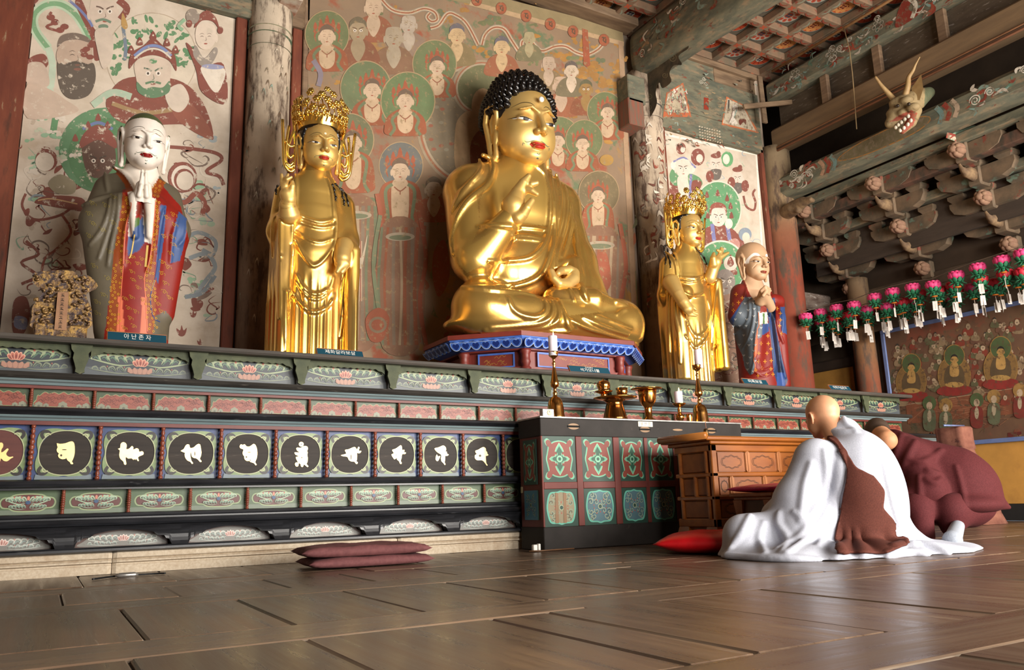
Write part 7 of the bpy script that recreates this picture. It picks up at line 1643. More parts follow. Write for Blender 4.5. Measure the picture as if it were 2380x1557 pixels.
pth = [(cr(og, sg, q), r) for q, r in (([(560, 600), (530, 800), (430, 1050), (250, 1290)], .013), ([(630, 560), (600, 800), (520, 1100), (380, 1500)], .012), ([(690, 550), (660, 900), (570, 1300), (520, 1600)], .012), ([(140, 700), (300, 625), (550, 555), (760, 520)], .016), ([(480, 200), (500, 350), (520, 480)], .012), ([(610, 120), (760, 210), (880, 340), (915, 470)], .018), ([(1300, 270), (1230, 380), (1160, 480)], .014), ([(870, 720), (800, 1000), (765, 1300), (755, 1600)], .014), ([(1245, 640), (1215, 1050), (1170, 1400), (1120, 1700)], .014), ([(1400, 700), (1330, 900), (1250, 1400)], .012), ([(1600, 800), (1500, 1150), (1460, 1560)], .013), ([(1700, 900), (1690, 1150), (1590, 1300)], .014))]
an1 = add_folds(an0, folds(an0, [[list(q), r] for q, r in pth], .012), .014)
def an2(P):
    d = an1(P)
    for sx, x0 in ((-1, 318), (1, 343)):
        cuff = s_path(P, np.array([onY(x0+sx*4, 460, 5.42), onY(x0+sx*6, 500, 5.44), onY(x0+sx*4, 548, 5.46)]), [.04, .03, .022]); d = smin(d, cuff, .02)
    return d
RED_, GRY, BOR, BLU, WHT = '84190f', '5f5747', '8a3f14', '3a5384', 'e4dacd'
regs = [([(285, 440), (345, 440), (372, 425), (420, 480), (440, 560), (420, 700), (400, 800), (240, 800), (262, 640), (275, 540)], RED_),
 ([(262, 390), (285, 398), (312, 430), (316, 450), (296, 449), (288, 425), (272, 405)], BOR), ([(287, 448), (303, 466), (304, 481), (293, 524), (289, 563), (287, 610), (281, 690), (280, 790), (246, 790), (256, 690), (262, 610), (268, 567), (276, 524), (285, 465)], BOR),
 ([(362, 466), (371, 470), (369, 509), (364, 555), (359, 610), (362, 700), (366, 790), (345, 790), (338, 700), (336, 640), (347, 610), (352, 578), (357, 532)], BOR), ([(350, 440), (366, 412), (384, 424), (366, 462), (352, 452)], BOR),
 ([(373, 474), (387, 478), (380, 560), (367, 660), (361, 640), (368, 540)], BLU), ([(416, 492), (434, 508), (432, 552), (418, 606), (396, 612), (400, 560), (407, 520)], BLU), ([(300, 535), (312, 530), (331, 503), (337, 520), (336, 562), (324, 582), (298, 594), (295, 570)], BLU),
 ([(262, 384), (300, 380), (360, 384), (374, 404), (352, 440), (345, 452), (310, 452), (308, 436), (290, 408)], WHT), ([(296, 446), (318, 442), (318, 478), (314, 525), (306, 548), (297, 550), (302, 480)], WHT), ([(340, 455), (363, 462), (361, 500), (354, 568), (336, 562), (332, 500), (334, 472)], WHT),
 ([(316, 476), (334, 474), (333, 500), (318, 498)], '742a1c'), ([(314, 508), (326, 504), (323, 524), (312, 530)], '4c6a34'), ([(354, 790), (360, 735), (385, 722), (400, 740), (396, 790)], GRY), ([(275, 690), (284, 690), (290, 790), (272, 790)], 'd9714f'), ([(330, 690), (340, 690), (342, 790), (324, 790)], 'd9714f')]
ab = sdf_obj('robe', an2, (-.02, 5.3, 1.29), (.86, 5.95, 2.72), .0075, stpaint, an, region_col(GRY, regs))
P = Paint(cast_px(bvh_of(ab)), .0004, .001); rd = random.Random(6)
for ln in ([(304, 470), (304, 482), (293, 524), (289, 563), (287, 610), (281, 690), (279, 770)], [(362, 468), (357, 532), (352, 578), (346, 612), (336, 645), (339, 700), (343, 770)]): P.st(ln, 2.2, 'd9714f', 5)
P.st([(384, 480), (374, 560), (362, 640), (350, 690), (356, 735), (372, 748)], 2, '2c3f78', 5).st([(313, 545), (305, 590), (300, 600)], 3, 'd8b86a').st([(343, 570), (338, 620)], 5, 'd8b86a')
def strew(poly, n, s, c, ms=1.):
    pts = np.array(poly); k = 0; t = 0; placed = []
    while k < n and t < n*60:
        t += 1; q = np.array([rd.uniform(pts[:, 0].min(), pts[:, 0].max()), rd.uniform(pts[:, 1].min(), pts[:, 1].max())])
        if inpoly(q[None], poly)[0] and all(np.hypot(*(q-b)) > s*2.4*ms for b in placed): placed.append(q); k += 1; yield q
for q in strew([(388, 482), (412, 500), (405, 560), (396, 620), (398, 700), (376, 740), (354, 690), (366, 650), (380, 560)], 16, 7, 0): curlmotif(P, q[0], q[1], 5, 'b98a2a')
for q in strew([(292, 600), (330, 585), (334, 690), (326, 765), (285, 765), (286, 690)], 16, 6, 0): curlmotif(P, q[0], q[1], 4.5, 'b98a2a')
for poly in (regs[2][0], regs[3][0]):
    for q in strew([(x, min(y, 772)) for x, y in poly], 60, 2.6, 0): P.ring(q[0], q[1], 2.3, 2.3, 1.1, 'd09a2c', 8)
for q in strew([(205, 450), (280, 440), (270, 560), (250, 700), (225, 740), (205, 600)], 14, 9, 0): curlmotif(P, q[0], q[1], 5.5, '8f8046')
for q in strew(regs[4][0], 10, 2.6, 0): P.ring(q[0], q[1], 2.2, 2.2, 1., 'c08a30', 8)
P.build('gilt_pattern', deco, an)
# pressed hands with separate fingers
def hand_pair(P):
    d = None
    for sx in (-1, 1):
        X = lambda px, py, yy: onY(px, py, yy)+np.array([sx*.012, 0, 0])
        e = s_path(P, [X(333+sx*5, 478, 5.43), X(332+sx*3, 455, 5.4), X(334+sx*2, 432, 5.39)], [.042, .038, .03])
        for k, (dy, tip) in enumerate(((-.03, 403), (-.01, 397), (.01, 400), (.03, 408))): e = smin(e, s_path(P, [X(333+sx*2, 438, 5.39+dy), X(334, 418, 5.385+dy), X(335-sx*.5, tip, 5.38+dy)], [.016, .0125, .009]), .006)
        e = smin(e, s_path(P, [X(332+sx*4, 455, 5.365), X(334+sx*1, 432, 5.345)], [.016, .01]), .008)
        d = e if d is None else np.minimum(d, e)
    return d
skin_w = M('white_statue_skin', 'e6dccf', .45, var=.04, sc=6)
sdf_obj('hands', hand_pair, (.3, 5.25, 2.3), (.56, 5.5, 2.68), .0042, skin_w, an)
HA, SA_, RA = (.41, 5.6, 2.585), .40, rotm(math.radians(3), math.radians(7), 0)
def an_col(V):
    q = ((V-np.array(HA)) @ RA)/SA_; ln = np.where(q[:, 1] < .05, .84-.9*np.clip(np.abs(q[:, 0])-.28, 0, 1)-.25*np.clip(q[:, 1]+.3, 0, 1), .5); C = np.tile(np.array(lin('e9dfd3')), (len(V), 1)); C[(q[:, 2] > ln) & (np.abs(q[:, 0]) < .39)] = lin('4c5534'); return C
ah = sdf_obj('head', head_f(HA, SA_, RA, 1.0, 0, 1, .85, .88), (.15, 5.32, 2.55), (.7, 5.9, 3.1), .005, stpaint, an, an_col); face_paint(ah, HA, SA_, RA, ah, '4a4038', '8a1512', dot=None)
# ---- old monk statue
ka = thing('painted_statue', 'bald old monk statue with white brows and clasped hands, blue and red robes', 'statue', (6.38, 5.76, 1.302)); ok, sk = (1680, 560), 4.576
K = lambda x, y, Y: onY(ok[0]+x/sk, ok[1]+y/sk, Y)
def ka0(P):
    cx, cy = 6.36, 5.78; Q = P.copy(); Q[:, 1] = cy+(P[:, 1]-cy)*1.15
    d = s_path(Q, [(cx, cy, 1.25), (cx, cy, 1.6), (cx, cy, 2.0), (cx, cy, 2.28), (cx, cy, 2.42)], [.23, .22, .23, .22, .16])
    d = smin(d, s_cap(Q, (cx-.17, cy, 2.4), (cx-.26, cy-.04, 2.15), .11, .11), .06); d = smin(d, s_cap(Q, (cx+.17, cy, 2.4), (cx+.25, cy-.04, 2.15), .11, .1), .06)
    d = smin(d, s_cap(P, (cx-.26, cy-.06, 2.15), (cx-.02, cy-.28, 2.28), .11, .07), .05); d = smin(d, s_cap(P, (cx+.25, cy-.06, 2.12), (cx+.06, cy-.28, 2.28), .1, .07), .05)
    d = smin(d, s_cap(P, (cx-.16, cy-.16, 2.15), (cx-.16, cy-.1, 1.6), .12, .07), .05); d = smin(d, s_cap(P, (cx+.19, cy-.16, 2.12), (cx+.26, cy-.08, 1.45), .07, .07), .04)
    d = smin(d, s_cap(P, (cx, cy, 2.38), (cx+.01, cy-.02, 2.62), .1, .095), .05)
    return smax(d, 1.303-P[:, 2], .005)
pk = [(cr(ok, sk, q), r) for q, r in (([(360, 600), (380, 800), (350, 1000), (340, 1250), (300, 1410)], .014), ([(320, 610), (330, 800), (290, 1000), (210, 1150)], .012), ([(280, 640), (280, 800), (220, 920), (130, 980)], .012), ([(210, 430), (250, 500), (225, 600)], .016), ([(380, 1250), (430, 1370), (520, 1330)], .008), ([(340, 1390), (440, 1440), (540, 1380)], .008), ([(490, 700), (510, 950), (550, 1250), (545, 1380)], .014), ([(560, 650), (580, 900), (640, 1080)], .014), ([(620, 730), (640, 850), (630, 980)], .012), ([(600, 1080), (620, 1250), (665, 1450)], .014))]
ka1 = add_folds(ka0, folds(ka0, [[list(q), r] for q, r in pk], .012), .014)
kc = lambda pts: cr(ok, sk, pts)
kreg = [(kc([(40, 430), (260, 440), (250, 600), (80, 860), (30, 800)]), '74241c'), (kc([(60, 860), (250, 580), (240, 660), (140, 830), (140, 980), (60, 960)]), '33497a'), (kc([(230, 600), (360, 590), (410, 650), (395, 780), (420, 900), (415, 1020), (365, 1040), (350, 1180), (335, 1400), (290, 1430), (235, 1350), (205, 1210), (150, 1100), (100, 940), (125, 820)]), '59626a'),
 (kc([(190, 340), (400, 340), (470, 470), (420, 600), (400, 700), (300, 590), (265, 520), (240, 440)]), 'c4a080'), (kc([(400, 690), (480, 690), (480, 770), (395, 775)]), '7d2a1c'), (kc([(385, 765), (480, 755), (475, 880), (390, 885)]), 'd8d4c4'), (kc([(425, 770), (445, 770), (445, 885), (425, 885)]), '4f6d3c'), (kc([(420, 885), (490, 875), (490, 960), (430, 1000), (415, 1000)]), '33497a'),
 (kc([(455, 640), (550, 600), (560, 700), (560, 900), (620, 1200), (690, 1480), (660, 1560), (590, 1560), (540, 1390), (505, 1000)]), '27395f'), (kc([(500, 720), (540, 760), (560, 950), (610, 1300), (640, 1440), (590, 1400), (540, 1050)]), '10172a'), (kc([(555, 640), (700, 640), (700, 1100), (640, 1090), (575, 930)]), '7d1f14'), (kc([(612, 700), (720, 700), (700, 1000), (632, 970), (605, 850)]), '33497a'), (kc([(575, 1400), (660, 1400), (660, 1600), (575, 1600)]), '34508c'), (kc([(360, 960), (375, 960), (370, 1040), (362, 1180), (330, 1260), (325, 1200)]), 'd9714f')]
kb = sdf_obj('robe', ka1, (5.8, 5.3, 1.29), (6.95, 6.15, 2.68), .0082, stpaint, ka, region_col('7d1d14', kreg))
P = Paint(cast_px(bvh_of(kb)), .0004, .001); rd = random.Random(9)
for q in strew(kreg[2][0], 46, 6, 0, .95): P.st([(q[0]-3, q[1]-2), (q[0], q[1]+1), (q[0]+3, q[1]-2)], 1.5, 'a9adae', 3).st([(q[0], q[1]-2), (q[0], q[1]+3)], 1.3, 'a9adae')
for poly, n in ((kc([(385, 1050), (490, 980), (530, 1250), (560, 1420), (480, 1480), (340, 1430), (370, 1200)]), 20), (kc([(80, 600), (220, 500), (230, 640), (110, 780)]), 5), (kc([(570, 680), (610, 720), (630, 1000), (590, 940)]), 6)):
    for q in strew(poly, n, 5.5, 0): P.st([(q[0]-4, q[1]), (q[0]+4, q[1])], 1.8, 'c9812c').st([(q[0], q[1]-4.5), (q[0], q[1]+4.5)], 1.8, 'c9812c')
P.st(kc([(380, 760), (385, 900), (365, 960), (362, 1180), (330, 1250), (345, 1330), (330, 1400)]), 1.8, 'd9714f').st(kc([(440, 640), (500, 740), (515, 950), (555, 1250), (550, 1380)]), 1.6, '34508c')
P.build('gilt_pattern', deco, ka)
def clasp(P):
    d = s_path(P, [K(500, 700, 5.52), K(470, 630, 5.46), K(440, 560, 5.42)], [.06, .05, .05]); d = smin(d, s_path(P, [K(400, 640, 5.5), K(420, 580, 5.44), K(440, 540, 5.42)], [.055, .045, .045]), .02)
    for k in range(4): d = smin(d, s_path(P, [K(410+8*k, 530-6*k+22*k, 5.40), K(450+5*k, 488+20*k, 5.365), K(500-2*k, 510+20*k, 5.375)], [.017, .017, .012]), .007)
    return smin(d, s_path(P, [K(430, 580, 5.37), K(470, 520, 5.36), K(508, 530, 5.37)], [.018, .016, .011]), .006)
sk_o = M('old_statue_skin', 'c6a07c', .5, var=.05, sc=6)
lo_, hi_ = np.array([K(x, y, 5.45) for x, y in ((380, 470), (530, 720), (380, 720), (530, 470))]).min(0)-.12, np.array([K(x, y, 5.45) for x, y in ((380, 470), (530, 720), (380, 720), (530, 470))]).max(0)+.12
sdf_obj('hands', clasp, lo_, hi_, .0048, sk_o, ka)
HK, SK_, RK = (6.375, 5.74, 2.545), .40, rotm(math.radians(-10), math.radians(4))
kh = sdf_obj('head', lambda P: smin(head_f(HK, SK_, RK, .9, 1, 1, 1.05, .93)(P), s_ell(P, np.array(HK)+SK_*(RK @ np.array([0, .1, .72])), (.152, .17, .15)), .03), (6.1, 5.42, 2.5), (6.65, 6.0, 3.05), .0052, sk_o, ka); face_paint(kh, HK, SK_, RK, kh, lips='8a3a2a', stache=False, white_brow=True)
# ---- carved gilt tablet
cs = thing('carved_tablet', 'gilt openwork wooden tablet with an inscribed upright plaque', 'tablet', tuple(onY(145, 780, 5.35))); YT = 5.42
tm = M('gilt_openwork', '5d4634', .5, metal=.3, sc=26, det=5, col2='a98444', lo=.42, hi=.62, bmp=1., spots=[('3a2c2c', 30, .5, .58)])
out_ = [(75, 640), (85, 632), (130, 628), (170, 630), (183, 640), (205, 640), (226, 660), (222, 672), (200, 685), (212, 715), (213, 735), (203, 765), (80, 765), (74, 735), (77, 710), (98, 680), (80, 660)]
fixn(MB().prism([tuple(p) for p in crv(out_, 3, True)], lambda u, v, d: tuple(onY(u, v, YT+d)), 0, .1).build('openwork', tm, cs))
vine = MB(); rd = random.Random(12)
for k in range(70):
    x, y = rd.uniform(82, 212), rd.uniform(640, 758)
    if 126 < x < 162 and y > 675 or not inpoly(np.array([[x, y]]), out_)[0]: continue
    a = rd.uniform(0, 6.28); vine.tube([tuple(onY(x+r_*math.cos(a+t), y+r_*.8*math.sin(a+t), YT-.008)) for r_, t in ((7, 0), (6, .9), (4.5, 1.8), (3, 2.8), (2, 4))], [.004, .009, .009, .007, .003], 6)
tag(vine.build('carved_vines', M('gilt_vine', '8f7040', .4, metal=.5, sc=20, col2='5a4438', bmp=.3), cs), kind='stuff')
p0, p1 = onY(76, 783, YT), onY(203, 764, YT); MB().box(p0[0], p1[0], YT-.02, YT+.12, 1.302, p1[2]+.015, bev=.01).build('base', tm, cs)
pq = MB().prism([(134, 679), (160, 679), (154, 768), (126, 766)], lambda u, v, d: tuple(onY(u, v, YT-.03+d)), 0, .02).build('plaque', M('plaque_wood', '8d6444', .55, sc=8, col2='9c7350'), cs)
P = Paint(lambda u, v, h: tuple(onY(u, v, YT-.031-h))); rd = random.Random(3)
for k in range(8):
    cx, cy = 146-k*.9, 686+k*10.4
    P.st([(cx-4, cy-3), (cx+4, cy-3)], 1, '3a281c').st([(cx, cy-4), (cx, cy+4)], 1, '3a281c').st([(cx-4, cy+rd.uniform(-1, 2)), (cx+4, cy+rd.uniform(-1, 2))], .9, '3a281c').st([(cx-1, cy+1), (cx-4, cy+4)], 1, '3a281c').st([(cx+1, cy+1), (cx+4, cy+4)], 1, '3a281c')
P.build('inscription', deco, pq)
# ---- name plates along the altar edge
np_m = M('teal_plate', '0f4152', .5, var=.05); np_e = M('plate_wood', 'a86a44', .6); ink = M('white_letters', 'e6e2da', .6)
def plate(label, corners, text, small=None, depth=.05):
    """corners: top-left, top-right, bottom-left, bottom-right pixels; stands on the altar top, leaning back"""
    tl, tr, bl, brr = corners; Yb = YA-.02; b0, b1 = onY(*bl, Yb), onY(*brr, Yb); z0 = 1.302; x0, x1 = float(b0[0]), float(b1[0]); w_ = x1-x0
    h_ = depth; lean = .035; o = Vector((x0, Yb, z0)); ux, uz = Vector((1, 0, 0)), Vector((0, lean, h_)).normalized(); n_ = ux.cross(uz); hh = math.hypot(h_, lean)
    t = thing('name_plate', label, 'sign', ((x0+x1)/2, Yb, z0)); fn = lambda u, v, h: tuple(o+ux*u+uz*v+n_*h)
    b = MB(); 
    def slab(u0, u1, v0, v1, h0, h1): 
        V = [fn(u, v, h) for h in (h0, h1) for v in (v0, v1) for u in (u0, u1)]; b.add(V, [(0, 1, 3, 2), (4, 6, 7, 5), (0, 4, 5, 1), (2, 3, 7, 6), (0, 2, 6, 4), (1, 5, 7, 3)])
    slab(0, w_, 0, hh, -.012, 0); fixn(b.build('board', np_e, t)); b = MB(); slab(.002, w_-.002, .006, hh-.006, 0, .0012); fixn(b.build('face', np_m, t))
    sz = hh*.62 if not small else hh*.5; wd = w_*.72/(len(text)*sz*1.0)
    text_paint(text, sz, lambda x, y, h: fn(w_/2+x, hh*(.5 if not small else .38)+y, h), 'lettering', ink, t, .0016, min(1.15, wd))
    if small: text_paint(small, hh*.24, lambda x, y, h: fn(w_/2+x, hh*.76+y, h), 'small_lettering', ink, t, .0016)
plate('teal name plate in front of the white-faced monk statue', ((249, 767), (388, 775), (249, 789), (388, 796)), '아 난 존 자', depth=.062)
plate('teal name plate at the foot of the standing statue by the worn column', ((736, 805), (842, 813), (738, 824), (846, 830)), '제화갈라보살', depth=.052)
plate('teal name plate with two lines in front of the lotus-edged throne', ((1318, 846), (1412, 851), (1326, 862), (1420, 868)), '석가모니불', '천백억화신', depth=.062)
plate('teal name plate in front of the bald old monk statue', ((1720, 873), (1778, 877), (1730, 888), (1787, 892)), '미륵보살', depth=.058)
plate('teal name plate on the empty end of the altar near the ochre wall', ((1922, 888), (1971, 890), (1932, 902), (1980, 905)), '마하가섭존자', depth=.055)
# ================================================================== PEOPLE
skin = M('skin', 'c08a66', .5, var=.06, sc=9, col2='ca9672'); skin.node_tree.nodes['Principled BSDF'].inputs['Subsurface Weight'].default_value = .15
def cloth(name, c, c2, sc=160): return M(name, c, .85, sc=sc, det=2, col2=c2, bmp=.08, spec=.2)
def human_head(c, s, R):
    hf = head_f(c, s, R, .92, 0, 0); c = np.array(c, np.float32); R32 = R.astype(np.float32)
    def f(P):
        d = hf(P)/s; q = ((P-c) @ R32)/s; q[:, 0] = np.abs(q[:, 0])
        e = s_path(q, [(.375, -.02, .42), (.405, -.05, .52), (.43, .03, .58), (.44, .09, .53), (.425, .08, .42), (.4, .03, .32), (.38, -.01, .3)], [.02, .026, .028, .028, .026, .03, .026])
        e = smin(e, s_ell(q, (.385, .03, .45), (.018, .07, .12)), .03); d = smin(d, e, .02)
        d = smin(d, s_cap(q, (0, .2, .2), (0, .32, -.35), .27, .3), .12)
        return d*s
    return f
def patch(name, V, Q, N, polys, off, mat, parent, thick=.006):
    """cut a garment out of a worn surface: faces inside the outline, lifted and given thickness"""
    p = proj(V); C = V-CC; vis = (np.einsum('ij,ij->i', N, C) < .15*np.linalg.norm(C, axis=1))
    keep = np.zeros(len(V), bool)
    for poly in polys: keep |= inpoly(p, poly)
    keep &= vis; fq = Q[keep[Q].all(1)]; used = np.unique(fq); mp = np.full(len(V), -1); mp[used] = np.arange(len(used))
    W_ = V[used]+N[used]*off; F_ = mp[fq]; E_ = np.sort(np.concatenate([F_[:, [0, 1]], F_[:, [1, 2]], F_[:, [2, 3]], F_[:, [3, 0]]]), 1); E_, ct = np.unique(E_, axis=0, return_counts=True); B_ = E_[ct == 1]
    for _ in range(14):
        A_ = np.zeros_like(W_); n_ = np.zeros(len(W_)); np.add.at(A_, B_[:, 0], W_[B_[:, 1]]); np.add.at(A_, B_[:, 1], W_[B_[:, 0]]); np.add.at(n_, B_[:, 0], 1); np.add.at(n_, B_[:, 1], 1)
        b_ = n_ > 0; W_[b_] = .5*W_[b_]+.5*A_[b_]/n_[b_][:, None]
    o = np_mesh(name, W_, F_, mat, parent); m = o.modifiers.new('thickness', 'SOLIDIFY'); m.thickness = thick; m.offset = 1; return o
def normals(V, Q):
    n = np.cross(V[Q[:, 2]]-V[Q[:, 0]], V[Q[:, 3]]-V[Q[:, 1]]); N = np.zeros_like(V)
    for k in range(4): np.add.at(N, Q[:, k], n)
    return N/(np.linalg.norm(N, axis=1)[:, None]+1e-12)
# ---- seated person in white
m1 = thing('person', 'person in white robe with brown sash seated on the floor, head bowed toward the desk', 'person', (3.85, 2.95, 0))
A1, sA = (1500, 880), 2.833; A2, sB = (1680, 1080), 2.537
HM, SM, RM = (3.935, 3.105, .655), .23, rotm(math.radians(172), math.radians(14))
def rob0(P):
    d = s_ell(P, (3.95, 2.9, .28), (.235, .19, .38)); d = smin(d, s_cap(P, (3.73, 3.02, .53), (4.03, 2.97, .49), .085, .085), .1)
    d = smin(d, s_cap(P, (3.96, 2.97, .5), (3.975, 3.02, .66), .115, .09), .07)
    d = smin(d, s_cap(P, (3.7, 3.04, .5), (3.62, 3.1, .28), .1, .12), .08); d = smin(d, s_cap(P, (4.04, 2.95, .45), (4.13, 2.96, .2), .09, .1), .08)
    d = smin(d, s_cap(P, (3.62, 3.1, .28), (3.7, 3.33, .2), .11, .09), .06)
    d = smin(d, s_cap(P, (3.62, 3.08, .28), (3.5, 3.02, .08), .11, .09), .07); d = smin(d, s_cap(P, (4.13, 2.95, .2), (4.2, 2.88, .05), .1, .09), .07)
    d = smin(d, s_cap(P, (3.85, 2.95, .13), (3.36, 3.27, .115), .15, .105), .08); d = smin(d, s_cap(P, (4.05, 2.98, .13), (4.3, 3.3, .1), .14, .1), .08)
    d = smin(d, s_cap(P, (3.34, 3.24, .1), (3.8, 3.4, .09), .1, .08), .06)
    sk_ = s_ell(P, (3.72, 3.0, .0), (.56, .4, .07)); sk_ = smin(sk_, s_ell(P, (4.15, 2.72, .0), (.4, .22, .05)), .08); sk_ = smin(sk_, s_ell(P, (3.36, 3.1, .0), (.22, .3, .06)), .06)
    d = smin(d, sk_, .06)
    th = np.arctan2(P[:, 1]-2.95, P[:, 0]-3.85); lowm = np.clip((.16-P[:, 2])/.16, 0, 1); d = d+.012*lowm*np.sin(th*17+2*np.sin(th*5))
    return smax(d, .002-P[:, 2], .004)
fp = [(cr(A1, sA, q), r) for q, r in (([(1270, 560), (1250, 700), (1180, 900), (1080, 1040), (930, 1150)], .022), ([(1180, 480), (1190, 620), (1150, 800), (1060, 930)], .016), ([(1090, 560), (1050, 700), (1030, 850), (1020, 940)], .018), ([(1290, 500), (1285, 650), (1250, 800), (1230, 950)], .016), ([(880, 890), (880, 960), (940, 1060), (900, 1140)], .018), ([(780, 950), (750, 1050), (790, 1150)], .016), ([(690, 900), (640, 1000), (560, 1120)], .016), ([(980, 880), (1060, 960), (1000, 1050), (870, 1120)], .014), ([(1240, 820), (1220, 950), (1140, 1100)], .018), ([(1570, 560), (1600, 700), (1650, 900), (1700, 1030)], .016), ([(1210, 260), (1200, 330), (1260, 350), (1370, 345)], .016), ([(1300, 250), (1330, 300), (1390, 350)], .012), ([(1150, 1060), (1230, 1090), (1300, 1150)], .018), ([(1640, 1120), (1760, 1090), (1900, 1100), (1990, 1140)], .02), ([(1600, 1170), (1750, 1140), (1850, 1160)], .014), ([(530, 1160), (700, 1175), (950, 1185), (1140, 1190)], .012))]
rob1 = add_folds(rob0, folds(rob0, [[list(q), r] for q, r in fp], .016), .025)
def rob2(P):
    d = rob1(P); neck = s_cap(P, (3.965, 3.05, .58), (3.95, 3.09, .8), .074, .068); return smax(d, -neck, .012)
V, Q = sdf_mesh(rob2, (3.0, 2.35, 0), (4.75, 3.6, .8), .0078)
white_c = cloth('white_cotton', 'a9acb8', 'b4b7c2'); np_mesh('robe', V, Q, white_c, m1); N = normals(V, Q)
body = lambda P: smin(human_head(HM, SM, RM)(P), np.minimum(s_ell(P, (3.97, 2.9, .28), (.2, .14, .34)), np.minimum(s_cap(P, (3.86, 2.95, .12), (3.42, 3.24, .1), .1, .07), s_cap(P, (4.04, 2.98, .12), (4.26, 3.25, .09), .1, .07))), .1)
sdf_obj('body', body, (3.3, 2.7, .02), (4.4, 3.45, .93), .0065, skin, m1)
sash = cloth('brown_sash', '4d2820', '5a3026')
patch('sash', V, Q, N, [cr(A1, sA, [(1165, 385), (1200, 365), (1260, 395), (1320, 470), (1395, 590), (1500, 640), (1575, 740), (1560, 850), (1640, 940), (1645, 1040), (1735, 1055), (1740, 1100), (1640, 1140), (1590, 1165), (1420, 1160), (1260, 1160), (1255, 1090), (1235, 1060), (1250, 960), (1290, 850), (1310, 740), (1330, 620), (1290, 520), (1250, 440)])], .006, sash, m1, .01)
# ---- crouching person in maroon
m2 = thing('person', 'person in maroon jacket crouching and bending forward behind the white-robed person', 'person', (4.95, 3.08, 0))
B1, s3 = (1980, 980), 2.891
HM2, SM2, RM2 = (4.835, 3.385, .64), .215, rotm(math.radians(140), math.radians(55))
def bpt(x, y, Y): return onY(B1[0]+x/s3, B1[1]+y/s3, Y)
def jk0(P):
    d = s_ell(P, (5.2, 3.12, .34), (.25, .22, .19)); d = smin(d, s_cap(P, (5.17, 3.16, .42), (4.97, 3.36, .57), .19, .14), .12)
    d = smin(d, s_cap(P, (4.9, 3.27, .56), (5.04, 3.5, .56), .09, .09), .08)
    d = smin(d, s_cap(P, (4.9, 3.24, .55), (4.86, 3.12, .33), .1, .095), .06); d = smin(d, s_cap(P, (4.86, 3.12, .33), (4.72, 3.25, .22), .09, .07), .05)
    d = smin(d, s_cap(P, (5.25, 3.08, .3), (5.5, 3.0, .2), .16, .02), .08); d = smin(d, s_ell(P, (5.12, 3.02, .23), (.24, .17, .07)), .06)
    d = smin(d, s_cap(P, (4.97, 3.37, .58), (4.9, 3.44, .63), .12, .095), .05)
    return smax(d, .175+.02*(P[:, 0]-5)-P[:, 2], .012)
jf = [(cr(B1, s3, q), r) for q, r in (([(430, 130), (380, 220), (340, 330), (310, 430)], .02), ([(330, 90), (300, 200), (260, 320)], .014), ([(600, 190), (540, 240), (470, 270), (400, 260)], .016), ([(590, 350), (520, 330), (480, 300), (360, 320)], .02), ([(500, 390), (560, 410), (600, 380)], .014), ([(450, 370), (455, 470), (452, 585)], .014), ([(700, 300), (740, 450), (760, 590)], .01), ([(350, 340), (320, 450), (380, 560)], .014), ([(230, 60), (300, 70), (350, 90)], .016))]
jk1 = add_folds(jk0, folds(jk0, [[list(q), r] for q, r in jf], .014), .025)
mar = cloth('maroon_cotton', '43181a', '502022')
sdf_obj('jacket', jk1, (4.5, 2.7, .1), (5.7, 3.75, .8), .0085, mar, m2)
def pants(P):
    d = s_ell(P, (5.15, 3.06, .2), (.19, .15, .09)); d = smin(d, s_cap(P, (5.15, 3.06, .2), (4.9, 3.02, .2), .11, .1), .06)
    d = smin(d, s_cap(P, (5.0, 3.04, .2), (4.9, 3.03, .1), .09, .065), .05); d = smin(d, s_cap(P, (5.1, 3.2, .2), (4.76, 3.16, .22), .11, .09), .06); d = smin(d, s_cap(P, (4.76, 3.14, .22), (4.68, 3.08, .05), .08, .065), .04)
    return smax(d, .02-P[:, 2], .005)
sdf_obj('trousers', pants, (4.5, 2.75, 0), (5.5, 3.45, .4), .009, mar, m2)
sk1 = onZ(2215, 1262, .02)
fx, fy = 4.80, 3.0
def sock(P): 
    a = onY(2226, 1222, 2.98); b = onZ(2214, 1255, .05); c = onZ(2196, 1262, .025)
    return smax(smin(s_cap(P, a, b, .038, .046), s_cap(P, b, c, .042, .026), .03), .001-P[:, 2], .004)
a_ = onY(2226, 1222, 2.98); b_ = onZ(2214, 1255, .05)
sdf_obj('sock', sock, np.minimum(a_, b_)-.2, np.maximum(a_, b_)+.2, .006, cloth('grey_sock', '8a909a', '989ea8'), m2)
body2 = lambda P: smin(human_head(HM2, SM2, RM2)(P), smin(s_cap(P, (5.17, 3.16, .38), (4.97, 3.36, .55), .13, .09), s_cap(P, (5.12, 3.08, .25), (4.92, 3.03, .12), .07, .045), .05), .06)
def hcol(V):
    q = ((V-np.array(HM2)) @ RM2)/SM2; C = np.tile(np.array(lin('b5805c')), (len(V), 1)); m = (q[:, 2] > np.where(q[:, 1] > -.05, .28, .72)) & (np.abs(q[:, 0]) < .4); C[m] = lin('3a2c22'); return C
sdf_obj('body', body2, (4.55, 2.9, .08), (5.4, 3.75, .85), .0065, MP('skin_short_hair', None, 60, rough=.6, var=.15, bmp=.05), m2, hcol)
